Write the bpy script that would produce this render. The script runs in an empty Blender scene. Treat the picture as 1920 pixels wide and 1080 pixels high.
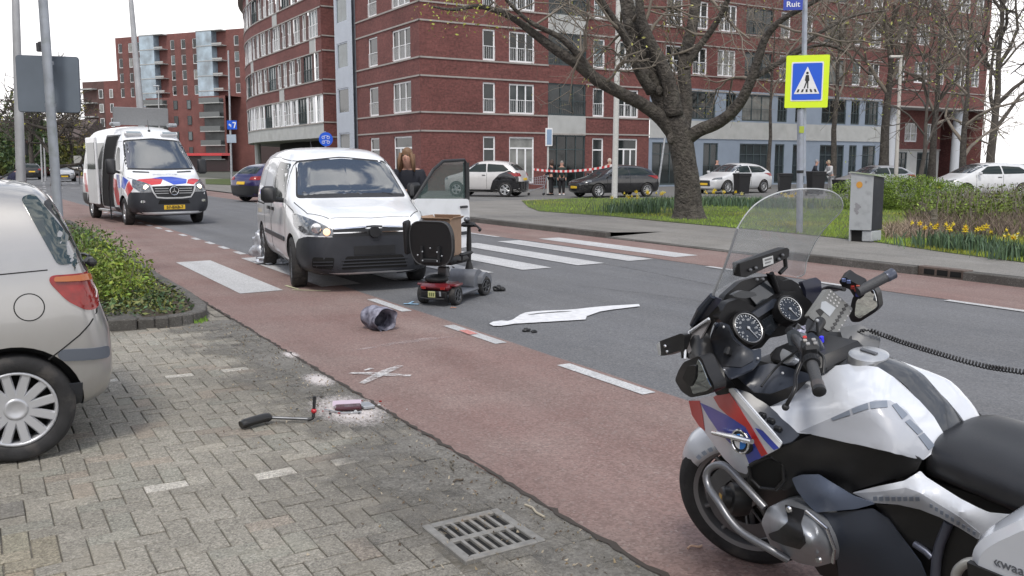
import bpy, bmesh, math, random
import numpy as np
from mathutils import Vector, Matrix, noise
from mathutils.bvhtree import BVHTree
R = math.radians; PI = math.pi
random.seed(7)
scn = bpy.context.scene
# ------------------------------------------------------------------ camera
F_PX = 1650.0; EYE = 1.60; HORIZON = 305.0
PITCH = math.atan((540 - HORIZON) / F_PX)
cd = bpy.data.cameras.new('camera'); cam = bpy.data.objects.new('camera', cd)
scn.collection.objects.link(cam); scn.camera = cam
cd.sensor_width = 36; cd.lens = 36 * F_PX / 1920; cd.clip_start = .05; cd.clip_end = 3000
cam.location = (0, 0, EYE); cam.rotation_euler = (PI / 2 - PITCH, 0, 0)
# ------------------------------------------------------------------ sky and sun
SUN_EL, SUN_AZ = R(58), R(188)      # azimuth clockwise from +Y: behind and left of the camera
w = bpy.data.worlds.new('World'); scn.world = w; w.use_nodes = True
nt = w.node_tree; nt.nodes.clear()
N = nt.nodes.new; Lk = nt.links.new
out = N('ShaderNodeOutputWorld'); bg = N('ShaderNodeBackground'); bg.inputs[1].default_value = .12
sky = N('ShaderNodeTexSky'); sky.sky_type = 'NISHITA'; sky.sun_disc = False
sky.sun_elevation = SUN_EL; sky.sun_rotation = SUN_AZ; sky.dust_density = 2.5; sky.air_density = 1.0
tc = N('ShaderNodeTexCoord'); sep = N('ShaderNodeSeparateXYZ'); Lk(tc.outputs['Generated'], sep.inputs[0])
mp = N('ShaderNodeMapping'); mp.inputs['Scale'].default_value = (1.6, 1.6, 4.0); Lk(tc.outputs['Generated'], mp.inputs[0])
nz = N('ShaderNodeTexNoise'); nz.inputs['Scale'].default_value = 3.2; nz.inputs['Detail'].default_value = 9; nz.inputs['Roughness'].default_value = .58
Lk(mp.outputs[0], nz.inputs['Vector'])
ramp = N('ShaderNodeValToRGB'); ramp.color_ramp.elements[0].position = .47; ramp.color_ramp.elements[1].position = .56
Lk(nz.outputs[0], ramp.inputs[0])
# the low sky is a solid white veil, broken cloud higher up
mr = N('ShaderNodeMapRange'); mr.inputs[1].default_value = .22; mr.inputs[2].default_value = .45; mr.inputs[3].default_value = 1.0; mr.inputs[4].default_value = 0.0
Lk(sep.outputs[2], mr.inputs[0])
mx = N('ShaderNodeMath'); mx.operation = 'MAXIMUM'; Lk(ramp.outputs[0], mx.inputs[0]); Lk(mr.outputs[0], mx.inputs[1])
cl = N('ShaderNodeValToRGB'); cl.color_ramp.elements[0].color = (5.2, 5.5, 6.0, 1); cl.color_ramp.elements[1].color = (9.6, 9.5, 9.5, 1)
nz2 = N('ShaderNodeTexNoise'); nz2.inputs['Scale'].default_value = 2.6; nz2.inputs['Detail'].default_value = 6; Lk(mp.outputs[0], nz2.inputs['Vector'])
cl.color_ramp.elements[0].position = .3; cl.color_ramp.elements[1].position = .62
Lk(nz2.outputs[0], cl.inputs[0])
vm = N('ShaderNodeMix'); vm.data_type = 'RGBA'; vm.inputs[7].default_value = (9.6, 9.4, 9.45, 1); Lk(mr.outputs[0], vm.inputs[0]); Lk(cl.outputs[0], vm.inputs[6])
mix = N('ShaderNodeMix'); mix.data_type = 'RGBA'
Lk(mx.outputs[0], mix.inputs[0]); Lk(sky.outputs[0], mix.inputs[6]); Lk(vm.outputs[2], mix.inputs[7])
Lk(mix.outputs[2], bg.inputs[0]); Lk(bg.outputs[0], out.inputs[0])
sd = bpy.data.lights.new('sun', 'SUN'); sd.energy = 1.45; sd.angle = R(11); sd.color = (1, .96, .9)
sun = bpy.data.objects.new('sun', sd); scn.collection.objects.link(sun)
sv = Vector((math.sin(SUN_AZ) * math.cos(SUN_EL), math.cos(SUN_AZ) * math.cos(SUN_EL), math.sin(SUN_EL)))
sun.rotation_euler = sv.to_track_quat('Z', 'Y').to_euler()
scn.view_settings.view_transform = 'Standard'; scn.view_settings.look = 'None'
scn.view_settings.exposure = 0.42; scn.view_settings.gamma = 1

# ------------------------------------------------------------------ measuring helpers
def ray(x, y):
    a = x - 960; b = 540 - y
    return Vector((a, F_PX * math.cos(PITCH) + b * math.sin(PITCH), -F_PX * math.sin(PITCH) + b * math.cos(PITCH)))
def G(x, y, z=0.0):
    r = ray(x, y); return Vector((0, 0, EYE)) + r * ((z - EYE) / r.z)
def D(x, y, Y):
    r = ray(x, y); return Vector((0, 0, EYE)) + r * (Y / r.y)
TH = R(-31.34)
U = Vector((math.sin(TH), math.cos(TH), 0)); V = Vector((math.cos(TH), -math.sin(TH), 0))   # along / across the road
def ST(s, t, z=0.0): return U * s + V * t + Vector((0, 0, z))
YAW_U = math.atan2(U.y, U.x); YAW_V = math.atan2(V.y, V.x)

# ------------------------------------------------------------------ materials
MATS = {}
def mat(name, col, rough=.6, metal=0, spec=.5, coat=0, noise_amt=0, noise_scale=20, bump=0, bump_scale=60, alpha=None,
        trans=0, emit=None, attr=False, var=None, flake=0, dirt=None, sheen=0):
    if name in MATS: return MATS[name]
    m = bpy.data.materials.new(name); m.use_nodes = True; MATS[name] = m
    t = m.node_tree; n = t.nodes; l = t.links; b = n['Principled BSDF']
    b.inputs['Roughness'].default_value = rough; b.inputs['Metallic'].default_value = metal
    b.inputs['Specular IOR Level'].default_value = spec; b.inputs['Coat Weight'].default_value = coat
    b.inputs['Coat Roughness'].default_value = .04
    b.inputs['Transmission Weight'].default_value = trans
    if alpha is not None: b.inputs['Alpha'].default_value = alpha
    if emit: b.inputs['Emission Color'].default_value = (*emit[0], 1); b.inputs['Emission Strength'].default_value = emit[1]
    c = (*col, 1); b.inputs['Base Color'].default_value = c
    src = None
    tcn = n.new('ShaderNodeTexCoord')
    def nzn(scale, det=4, vec='Object'):
        q = n.new('ShaderNodeTexNoise'); q.inputs['Scale'].default_value = scale; q.inputs['Detail'].default_value = det
        l.new(tcn.outputs[vec], q.inputs['Vector']); return q
    if attr:
        a = n.new('ShaderNodeVertexColor'); a.layer_name = 'Col'
        mm = n.new('ShaderNodeMix'); mm.data_type = 'RGBA'; mm.blend_type = 'MULTIPLY'; mm.inputs[0].default_value = 1
        mm.inputs[6].default_value = c; l.new(a.outputs[0], mm.inputs[7]); src = mm.outputs[2]
    if noise_amt or var:
        q = nzn(noise_scale)
        mm = n.new('ShaderNodeMix'); mm.data_type = 'RGBA'
        rp = n.new('ShaderNodeMapRange'); rp.inputs[1].default_value = .3; rp.inputs[2].default_value = .7; l.new(q.outputs[0], rp.inputs[0])
        l.new(rp.outputs[0], mm.inputs[0])
        if var:
            mm.inputs[6].default_value = c; mm.inputs[7].default_value = (*var, 1); src0 = mm.outputs[2]
        else:
            mm.inputs[6].default_value = (1 - noise_amt,) * 3 + (1,); mm.inputs[7].default_value = (1 + noise_amt,) * 3 + (1,); src0 = mm.outputs[2]
            m2 = n.new('ShaderNodeMix'); m2.data_type = 'RGBA'; m2.blend_type = 'MULTIPLY'; m2.inputs[0].default_value = 1
            if src: l.new(src, m2.inputs[6])
            else: m2.inputs[6].default_value = c
            l.new(src0, m2.inputs[7]); src0 = m2.outputs[2]
        src = src0
    if dirt:   # (colour, amount, scale)
        q = nzn(dirt[2], 8); rp = n.new('ShaderNodeMapRange'); rp.inputs[1].default_value = .52; rp.inputs[2].default_value = .72; rp.inputs[4].default_value = dirt[1]
        l.new(q.outputs[0], rp.inputs[0]); m3 = n.new('ShaderNodeMix'); m3.data_type = 'RGBA'; l.new(rp.outputs[0], m3.inputs[0])
        if src: l.new(src, m3.inputs[6])
        else: m3.inputs[6].default_value = c
        m3.inputs[7].default_value = (*dirt[0], 1); src = m3.outputs[2]
    if src: l.new(src, b.inputs['Base Color'])
    if bump:
        q = nzn(bump_scale, 5); bp = n.new('ShaderNodeBump'); bp.inputs['Strength'].default_value = bump; bp.inputs['Distance'].default_value = .01
        l.new(q.outputs[0], bp.inputs['Height']); l.new(bp.outputs[0], b.inputs['Normal'])
    if flake:
        q = nzn(900, 1); rp = n.new('ShaderNodeMapRange'); rp.inputs[3].default_value = rough - flake; rp.inputs[4].default_value = rough + flake
        l.new(q.outputs[0], rp.inputs[0]); l.new(rp.outputs[0], b.inputs['Roughness'])
    return m
def paint(name, col, metal=0., rough=.32): return mat(name, col, rough, metal, .5, .8, noise_amt=.03, noise_scale=3, dirt=((.2, .19, .17), .12, 5))
M_BLACK = mat('black_plastic', (.018, .019, .021), .45, noise_amt=.15, noise_scale=8, bump=.08, bump_scale=400)
M_DGREY = mat('dark_grey_plastic', (.028, .031, .038), .48, noise_amt=.1, noise_scale=8, bump=.05, bump_scale=300)
M_RUB = mat('tyre_rubber', (.022, .022, .023), .8, noise_amt=.3, noise_scale=14, dirt=((.11, .1, .09), .5, 9), bump=.2, bump_scale=90)
M_STEEL = mat('galvanised_steel', (.42, .44, .46), .45, .55, noise_amt=.18, noise_scale=9, dirt=((.22, .22, .21), .5, 4))
M_ALU = mat('silver_metal', (.58, .59, .6), .3, .8, noise_amt=.08, noise_scale=10)
M_DALU = mat('dark_metal', (.16, .165, .175), .38, .7, noise_amt=.2, noise_scale=10)
M_CHROME = mat('chrome', (.75, .76, .78), .12, 1.)
M_GLASS = mat('dark_window_glass', (.02, .026, .028), .04, 0, .9, .6)
M_WHITE = mat('white_paint', (.74, .75, .76), .45, noise_amt=.05, noise_scale=6)
M_WVAN = paint('white_van_paint', (.80, .82, .84))
M_BLUE = mat('blue_paint', (.03, .08, .50), .35, coat=.4)
M_RED = mat('red_paint', (.55, .02, .025), .35, coat=.4)
M_SIGNBLUE = mat('sign_blue', (.012, .10, .62), .4)
M_LAMPW = mat('headlight_lens', (.13, .14, .15), .06, .2, .8, .8, noise_amt=.6, noise_scale=25)
M_LAMPON = mat('lit_lamp', (1, .9, .75), .3, emit=((1, .82, .6), 3.0))
M_TAIL = mat('tail_lamp_red', (.26, .012, .010), .15, 0, .5, .3, noise_amt=.25, noise_scale=18)
M_PLATE = mat('yellow_plate', (.75, .48, .03), .5)

# ------------------------------------------------------------------ object helpers
C = scn.collection
def thing(name, label, cat, loc=(0, 0, 0), yaw=0, group=None, rot=None):
    o = bpy.data.objects.new(name, None); C.objects.link(o); o.location = loc
    o.rotation_euler = rot or (0, 0, yaw); o.empty_display_size = .2
    o['label'] = label; o['category'] = cat
    if group: o['group'] = group
    return o
def tag(o, label, cat, group=None, kind=None):
    o['label'] = label; o['category'] = cat
    if group: o['group'] = group
    if kind: o['kind'] = kind
    return o
class MB:
    def __init__(s): s.v = []; s.f = []; s.mi = []; s.m = 0; s.cols = []; s.c = None; s.sm = []; s.smooth = False; s.uv = {}
    def face(s, idx, uv=None):
        s.f.append(idx); s.mi.append(s.m); s.cols.append(s.c); s.sm.append(s.smooth)
        if uv: s.uv[len(s.f) - 1] = uv
    def add(s, vs, fs, M=None):
        b = len(s.v)
        s.v += [tuple(M @ Vector(p)) if M else tuple(p) for p in vs]
        for f in fs: s.face([b + i for i in f])
    def quad(s, a, b, c, d, uv=None):
        n = len(s.v); s.v += [tuple(a), tuple(b), tuple(c), tuple(d)]; s.face([n, n + 1, n + 2, n + 3], uv)
    def poly(s, pts):
        n = len(s.v); s.v += [tuple(p) for p in pts]; s.face(list(range(n, n + len(pts))))
    def box(s, x0, x1, y0, y1, z0, z1, M=None, bev=0):
        if bev:
            b = bev; X = (x0, x0 + b, x1 - b, x1); Y = (y0, y0 + b, y1 - b, y1); Z = (z0, z0 + b, z1 - b, z1)
            vs = []; fs = []
            def P(i, j, k): vs.append((X[i], Y[j], Z[k])); return len(vs) - 1
            ids = {}
            for (i, j, k) in [(i, j, k) for i in range(4) for j in range(4) for k in range(4)]:
                if sum(1 for q in (i, j, k) if q in (0, 3)) == 1: ids[(i, j, k)] = P(i, j, k)
            g = lambda *q: ids[q]
            for a in (0, 3):
                o = (a == 3)
                for ax in range(3):
                    q = []
                    for (p, r) in ((1, 1), (2, 1), (2, 2), (1, 2)):
                        t = [p, r]; t.insert(ax, a); q.append(ids[tuple(t)])
                    if (ax == 1) ^ (not o): q.reverse()
                    fs.append(q)
            for ax in range(3):          # edges
                o1, o2 = [q for q in range(3) if q != ax]
                for a in (0, 3):
                    for c in (0, 3):
                        ia = 1 if a == 0 else 2; ic = 1 if c == 0 else 2
                        def I(u, p, r): t = [0, 0, 0]; t[ax] = u; t[o1] = p; t[o2] = r; return ids[tuple(t)]
                        fs.append([I(1, a, ic), I(2, a, ic), I(2, ia, c), I(1, ia, c)])
            for a in (0, 3):
                for c in (0, 3):
                    for d in (0, 3):
                        ia, ic, idd = [1 if q == 0 else 2 for q in (a, c, d)]
                        fs.append([ids[(a, ic, idd)], ids[(ia, c, idd)], ids[(ia, ic, d)]])
            s.add(vs, fs, M); return
        vs = [(x, y, z) for x in (x0, x1) for y in (y0, y1) for z in (z0, z1)]
        s.add(vs, [(0, 1, 3, 2), (4, 6, 7, 5), (0, 4, 5, 1), (2, 3, 7, 6), (0, 2, 6, 4), (1, 5, 7, 3)], M)
    def tube(s, pts, r, n=10, cap=True, M=None, closed=False, flat=1.0):
        pts = [Vector(p) for p in pts]; k = len(pts)
        rs = r if isinstance(r, (list, tuple)) else [r] * k
        vs = []; nrm = None
        for i, p in enumerate(pts):
            a = pts[(i - 1) % k] if (i or closed) else p; b = pts[(i + 1) % k] if (i < k - 1 or closed) else p
            t = (b - a).normalized() if (b - a).length > 1e-9 else Vector((0, 0, 1))
            if nrm is None:
                nrm = t.orthogonal().normalized()
                if abs(t.z) < .95: nrm = (Vector((0, 0, 1)) - t * t.z).normalized()
            else:
                nrm = (nrm - t * nrm.dot(t)); nrm = nrm.normalized() if nrm.length > 1e-6 else t.orthogonal().normalized()
            bn = t.cross(nrm)
            for j in range(n):
                an = 2 * PI * j / n; vs.append(p + (nrm * math.cos(an) * flat + bn * math.sin(an)) * rs[i])
        fs = [(i * n + j, i * n + (j + 1) % n, ((i + 1) % k) * n + (j + 1) % n, ((i + 1) % k) * n + j) for i in range(k if closed else k - 1) for j in range(n)]
        if cap and not closed: fs += [tuple(range(n))[::-1], tuple((k - 1) * n + j for j in range(n))]
        s.add(vs, fs, M)
    def lathe(s, prof, n=32, M=None, closed=False):
        """prof: (radius, height) pairs, turned round local Z"""
        k = len(prof); vs = []
        for r, h in prof:
            for j in range(n): vs.append((r * math.cos(2 * PI * j / n), r * math.sin(2 * PI * j / n), h))
        fs = [(i * n + j, i * n + (j + 1) % n, ((i + 1) % k) * n + (j + 1) % n, ((i + 1) % k) * n + j) for i in range(k if closed else k - 1) for j in range(n)]
        if not closed: fs += [tuple(range(n))[::-1], tuple((k - 1) * n + j for j in range(n))]
        s.add(vs, fs, M)
    def prism(s, poly, h0, h1, M=None):
        """poly in local XY, extruded along Z"""
        k = len(poly); vs = [(x, y, h0) for x, y in poly] + [(x, y, h1) for x, y in poly]
        s.add(vs, [tuple(range(k))[::-1], tuple(range(k, 2 * k))] + [(i, (i + 1) % k, k + (i + 1) % k, k + i) for i in range(k)], M)
    def ball(s, c, r, n=12, m=8, sc=(1, 1, 1), M=None):
        vs = []; 
        for i in range(m + 1):
            a = PI * i / m
            for j in range(n): vs.append((c[0] + sc[0] * r * math.sin(a) * math.cos(2 * PI * j / n), c[1] + sc[1] * r * math.sin(a) * math.sin(2 * PI * j / n), c[2] + sc[2] * r * math.cos(a)))
        s.add(vs, [(i * n + j, (i + 1) * n + j, (i + 1) * n + (j + 1) % n, i * n + (j + 1) % n) for i in range(m) for j in range(n)], M)
    def build(s, name, mats, parent=None, smooth=None, sub=0, auto=None):
        me = bpy.data.meshes.new(name); me.from_pydata(s.v, [], s.f)
        if not isinstance(mats, (list, tuple)): mats = [mats]
        for m in mats: me.materials.append(m)
        me.polygons.foreach_set('material_index', s.mi)
        if any(c is not None for c in s.cols):
            ca = me.color_attributes.new('Col', 'FLOAT_COLOR', 'CORNER'); arr = []
            for p in me.polygons:
                c = s.cols[p.index] or (1, 1, 1); arr += [c[0], c[1], c[2], 1.0] * p.loop_total
            ca.data.foreach_set('color', arr)
        if s.uv:
            ul = me.uv_layers.new(name='UVMap')
            for i, u in s.uv.items():
                for k, li in enumerate(me.polygons[i].loop_indices): ul.data[li].uv = u[k]
        if smooth is None: me.polygons.foreach_set('use_smooth', s.sm)
        return finish(name, me, parent, smooth, auto, sub)
def finish(name, me, parent, smooth=None, auto=None, sub=0):
    if smooth is not None:
        bm = bmesh.new(); bm.from_mesh(me)
        if auto: 
            bmesh.ops.remove_doubles(bm, verts=bm.verts, dist=1e-5)
            for f in bm.faces: f.smooth = True
            for e in bm.edges:
                if len(e.link_faces) != 2 or e.calc_face_angle(0) > R(auto): e.smooth = False
        else:
            for f in bm.faces: f.smooth = bool(smooth)
        if sub:
            bmesh.ops.remove_doubles(bm, verts=bm.verts, dist=1e-5)
        bm.to_mesh(me); bm.free()
    o = bpy.data.objects.new(name, me); C.objects.link(o)
    if parent: o.parent = parent
    if sub:
        md = o.modifiers.new('s', 'SUBSURF'); md.levels = sub; md.render_levels = sub
    return o
def kids(o): return [c for c in bpy.data.objects if c.parent is o]
def copy_tree(o, parent=None):
    c = o.copy(); C.objects.link(c); c.parent = parent
    for ch in KID.get(o.name) or kids(o): copy_tree(ch, c)
    return c
KID = {}
def struct(o): o['kind'] = 'structure'; return o
def rnd(poly, r=.03, n=4, closed=True):
    """round the corners of a 2D/3D polygon"""
    P = [Vector(p) for p in poly]; k = len(P); o = []
    for i in range(k):
        a, b, c = P[i - 1], P[i], P[(i + 1) % k]
        if not closed and i in (0, k - 1): o.append(tuple(b)); continue
        rr = r[i] if isinstance(r, (list, tuple)) else r
        d1 = min(rr, (a - b).length * .48); d2 = min(rr, (c - b).length * .48)
        if rr <= 0: o.append(tuple(b)); continue
        p, q = b + (a - b).normalized() * d1, b + (c - b).normalized() * d2
        for j in range(n + 1):
            t = j / n; o.append(tuple(p * (1 - t) ** 2 + b * 2 * t * (1 - t) + q * t * t))
    return o
def catmull(pts, n=6, closed=False):
    P = [Vector(p) for p in pts]; k = len(P); o = []
    rng = range(k) if closed else range(k - 1)
    for i in rng:
        if closed: a, b, c, d = P[i - 1], P[i], P[(i + 1) % k], P[(i + 2) % k]
        else: a, b, c, d = P[max(i - 1, 0)], P[i], P[i + 1], P[min(i + 2, k - 1)]
        for j in range(n):
            t = j / n; o.append(.5 * ((2 * b) + (c - a) * t + (2 * a - 5 * b + 4 * c - d) * t * t + (3 * b - a - 3 * c + d) * t ** 3))
    if not closed: o.append(P[-1])
    return o
def gridfill(poly, step):
    """2D polygon -> (verts2d, faces) cut by a grid so that it can follow a curved surface"""
    bm = bmesh.new(); vs = [bm.verts.new((p[0], p[1], 0)) for p in poly]
    f = bm.faces.new(vs); bmesh.ops.triangulate(bm, faces=[f])
    for ax in (0, 1):
        lo = min(p[ax] for p in poly); hi = max(p[ax] for p in poly)
        k = max(1, int((hi - lo) / step)); 
        if k > 60: k = 60
        for i in range(1, k + 1):
            co = [0, 0, 0]; no = [0, 0, 0]; co[ax] = lo + (hi - lo) * i / (k + 1) + 1e-5; no[ax] = 1
            bmesh.ops.bisect_plane(bm, geom=bm.verts[:] + bm.edges[:] + bm.faces[:], plane_co=co, plane_no=no, dist=1e-7)
    bmesh.ops.dissolve_limit(bm, angle_limit=.001, verts=[], edges=[e for e in bm.edges if False])
    bm.verts.ensure_lookup_table(); bm.verts.index_update()
    V2 = [(v.co.x, v.co.y) for v in bm.verts]; Fs = [[v.index for v in f.verts] for f in bm.faces]
    bm.free(); return V2, Fs
def boundary(F):
    e = {}
    for f in F:
        for i in range(len(f)):
            a, b = f[i], f[(i + 1) % len(f)]
            if (b, a) in e: del e[(b, a)]
            else: e[(a, b)] = 1
    return list(e)
def conform(mb, bvh, poly, axis, off=.004, thick=.006, step=.08, flip=False, fallback=None):
    """lay a thin panel with outline poly on the surface in bvh. axis: 'L','R' side (x,z), 'F','B' front/back (y,z), 'T' top (x,y)"""
    V2, Fs = gridfill(poly, step)
    dirs = {'L': (0, -1, 0), 'R': (0, 1, 0), 'F': (-1, 0, 0), 'B': (1, 0, 0), 'T': (0, 0, -1)}[axis]
    d = Vector(dirs); P = []; Nn = []; last = None
    for a, b in V2:
        if axis in 'LR': o = Vector((a, 0, b))
        elif axis in 'FB': o = Vector((0, a, b))
        else: o = Vector((a, b, 0))
        h = bvh.ray_cast(o - d * 8, d)
        if h[0] is None:
            nr = bvh.find_nearest(o - d * .9); h = (nr[0], nr[1]) if nr[0] else (o, -d)
            pt = Vector(h[0]); nn = h[1]
        else: pt, nn = h[0], h[1]
        if nn.dot(d) > 0: nn = -nn
        P.append(pt); Nn.append(nn)
    b = len(mb.v); mb.v += [tuple(p + n * off) for p, n in zip(P, Nn)]
    def orient(f):
        n = Vector(mb.v[b + f[0]]), Vector(mb.v[b + f[1]]), Vector(mb.v[b + f[2]])
        return (n[1] - n[0]).cross(n[2] - n[0]).dot(Nn[f[0]]) < 0
    fl = sum(orient(f) for f in Fs) > len(Fs) / 2
    for f in Fs: mb.face([b + i for i in (f[::-1] if fl else f)])
    if thick:
        b2 = len(mb.v); bd = boundary(Fs); mp_ = {}
        for (i, j) in bd:
            for q in (i, j):
                if q not in mp_: mp_[q] = len(mb.v); mb.v.append(tuple(P[q] - Nn[q] * (thick - off)))
            f = [b + j, b + i, mp_[i], mp_[j]]; mb.face(f[::-1] if fl else f)
def strip(pts, w):
    """2D polyline -> polygon of width w"""
    P = [Vector(p[:2]) for p in pts]; L = []; Rr = []
    for i, p in enumerate(P):
        t = (P[min(i + 1, len(P) - 1)] - P[max(i - 1, 0)]).normalized(); n = Vector((-t.y, t.x)) * w / 2
        L.append(tuple(p + n)); Rr.append(tuple(p - n))
    return L + Rr[::-1]
def textmb(mb, s, size, M, depth=.002, bold=0, align='CENTER', sx=1.0):
    cu = bpy.data.curves.new('txt', 'FONT'); cu.body = s; cu.size = size; cu.extrude = depth; cu.offset = bold; cu.align_x = align; cu.align_y = 'CENTER'
    cu.resolution_u = 3
    o = bpy.data.objects.new('txt', cu); C.objects.link(o)
    dg = bpy.context.evaluated_depsgraph_get(); me = o.evaluated_get(dg).to_mesh()
    mb.add([(v.co.x * sx, v.co.y, v.co.z) for v in me.vertices], [tuple(p.vertices) for p in me.polygons], M)
    o.evaluated_get(dg).to_mesh_clear(); bpy.data.objects.remove(o); bpy.data.curves.remove(cu)
def TR(x=0, y=0, z=0, rx=0, ry=0, rz=0): return Matrix.Translation((x, y, z)) @ Matrix.Rotation(rz, 4, 'Z') @ Matrix.Rotation(ry, 4, 'Y') @ Matrix.Rotation(rx, 4, 'X')
def rod(mb, a, b, r, n=8, r2=None): mb.tube([a, b], [r, r if r2 is None else r2], n)
# ================================================================== GROUND
def groundmat(name, c1, c2, speck, sp_scale=260, rough=.85, patch=((0, 0, 0), 0, 1), bump=.25, crack=0, bscale=300, streak=.45):
    m = bpy.data.materials.new(name); m.use_nodes = True; t = m.node_tree; n = t.nodes; l = t.links; b = n['Principled BSDF']
    b.inputs['Roughness'].default_value = rough; b.inputs['Specular IOR Level'].default_value = .3
    tc = n.new('ShaderNodeTexCoord'); O = tc.outputs['Object']
    def nz(s, d=5, r=.5):
        q = n.new('ShaderNodeTexNoise'); q.inputs['Scale'].default_value = s; q.inputs['Detail'].default_value = d; q.inputs['Roughness'].default_value = r
        l.new(O, q.inputs['Vector']); return q.outputs[0]
    def rng(s, a, bb, c, d):
        q = n.new('ShaderNodeMapRange'); q.inputs[1].default_value = a; q.inputs[2].default_value = bb; q.inputs[3].default_value = c; q.inputs[4].default_value = d
        l.new(s, q.inputs[0]); return q.outputs[0]
    def mixc(f, a, bb, bt='MIX'):
        q = n.new('ShaderNodeMix'); q.data_type = 'RGBA'; q.blend_type = bt
        if isinstance(f, (int, float)): q.inputs[0].default_value = f
        else: l.new(f, q.inputs[0])
        for i, s in ((6, a), (7, bb)):
            if isinstance(s, tuple): q.inputs[i].default_value = (*s, 1)
            else: l.new(s, q.inputs[i])
        return q.outputs[2]
    base = mixc(rng(nz(.8, 8, .65), .35, .65, 0, 1), c1, c2)
    base = mixc(rng(nz(sp_scale, 2, .8), .3, .7, 0, 1), base, speck, 'MULTIPLY') if speck else base
    sp = n.new('ShaderNodeTexVoronoi'); sp.inputs['Scale'].default_value = 85; l.new(O, sp.inputs['Vector'])
    sx = n.new('ShaderNodeSeparateColor'); l.new(sp.outputs['Color'], sx.inputs[0])
    base = mixc(rng(sx.outputs[0], .0, 1, 0, .75), base, (.50, .50, .50), 'MULTIPLY')
    base = mixc(rng(sx.outputs[1], .92, .97, 0, .16), base, (.55, .54, .52))
    mpn = n.new('ShaderNodeMapping'); mpn.vector_type = 'TEXTURE'; mpn.inputs['Rotation'].default_value = (0, 0, YAW_U); mpn.inputs['Scale'].default_value = (9, .55, 1); l.new(O, mpn.inputs[0])
    stn = n.new('ShaderNodeTexNoise'); stn.inputs['Scale'].default_value = 1.0; stn.inputs['Detail'].default_value = 6; stn.inputs['Roughness'].default_value = .6; l.new(mpn.outputs[0], stn.inputs['Vector'])
    base = mixc(rng(stn.outputs[0], .35, .68, 0, streak), base, (.55, .54, .53), 'MULTIPLY')
    if patch[1]: base = mixc(rng(nz(patch[2], 7, .6), .5, .72, 0, patch[1]), base, patch[0])
    l.new(base, b.inputs['Base Color'])
    bp = n.new('ShaderNodeBump'); bp.inputs['Strength'].default_value = bump; bp.inputs['Distance'].default_value = .004
    l.new(nz(bscale, 4, .7), bp.inputs['Height']); l.new(bp.outputs[0], b.inputs['Normal'])
    MATS[name] = m; return m
GM_ASPH = groundmat('asphalt', (.205, .212, .225), (.235, .240, .250), (.72, .72, .72), patch=((.15, .153, .162), .5, .5))
GM_RED = groundmat('red_asphalt', (.300, .196, .176), (.35, .265, .240), (.78, .76, .76), patch=((.24, .165, .15), .45, .7))
GM_FARASPH = groundmat('pale_asphalt', (.20, .20, .195), (.25, .25, .245), (.85, .85, .85), patch=((.16, .16, .158), .5, .25))
GM_WALK = groundmat('worn_pavement', (.27, .262, .245), (.35, .338, .315), (.8, .8, .8), patch=((.20, .19, .17), .6, .6))
GM_GROUND = groundmat('distant_ground', (.10, .11, .085), (.13, .13, .11), (.9, .9, .9))
GM_SAND = groundmat('joint_sand', (.20, .185, .155), (.26, .24, .20), (.7, .7, .7))
GM_LINE = groundmat('road_marking_white', (.72, .73, .74), (.62, .63, .64), (.9, .9, .9), patch=((.38, .38, .38), .5, 5), bump=.1)
GM_KERB = groundmat('kerb_concrete', (.125, .12, .11), (.18, .172, .16), (.8, .8, .8), patch=((.06, .056, .05), .65, 2.2))
GM_GRASSB = groundmat('lawn_soil', (.085, .125, .03), (.12, .165, .045), (.8, .85, .75), patch=((.12, .09, .055), .6, .7), bump=.6, bscale=80)

def sheet(name, pts, z, m, parent=None, cuts=0):
    b = MB(); b.poly([(p[0], p[1], z) for p in pts]); return struct(b.build(name, m))
def stp(*a): return [ST(s, t) for s, t in a]
# ground sheet to the horizon
sheet('ground', [(-900, -60), (900, -60), (900, 1500), (-900, 1500)], -.09, GM_GROUND)
sheet('road', stp((-8, 2.18), (160, 2.18), (160, 11.52), (-8, 11.52)), 0, GM_ASPH)
# near red cycle lane; its inner edge wavers a little
def redlane(name, a, bfun, c, dfun):
    S = [-8 + .7 * i for i in range(60)] + [36 + 6 * i for i in range(20)]
    b = MB()
    for i in range(len(S) - 1):
        b.quad(ST(S[i], a(S[i]), .004), ST(S[i], bfun(S[i]), .004), ST(S[i + 1], bfun(S[i + 1]), .004), ST(S[i + 1], a(S[i + 1]), .004))
    return struct(b.build(name, GM_RED))
wob = lambda s: noise.noise(Vector((s * .9, 3.3, 0))) * .035
redlane('cycle_lane', lambda s: 2.18, lambda s: 4.03 + wob(s) - max(0, s - 24) * .035 if s < 60 else 2.8, 0, 0)
redlane('far_cycle_lane', lambda s: 9.72 + wob(s + 40), lambda s: 11.5, 0, 0)
# side road and yard in front of the flats
sheet('side_road', stp((22.6, 11.5), (160, 11.5), (160, 17), (60, 17), (60, 110), (-20, 110), (-20, 29), (14, 30), (27, 30), (29.5, 21.5), (28.6, 18.2), (25.6, 16.0), (22.6, 16.0)), -.004, GM_FARASPH)
sheet('far_pavement_west', stp((40, 11.52), (160, 11.52), (160, 20.5), (62, 21), (46, 17)), .05, GM_WALK)
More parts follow.
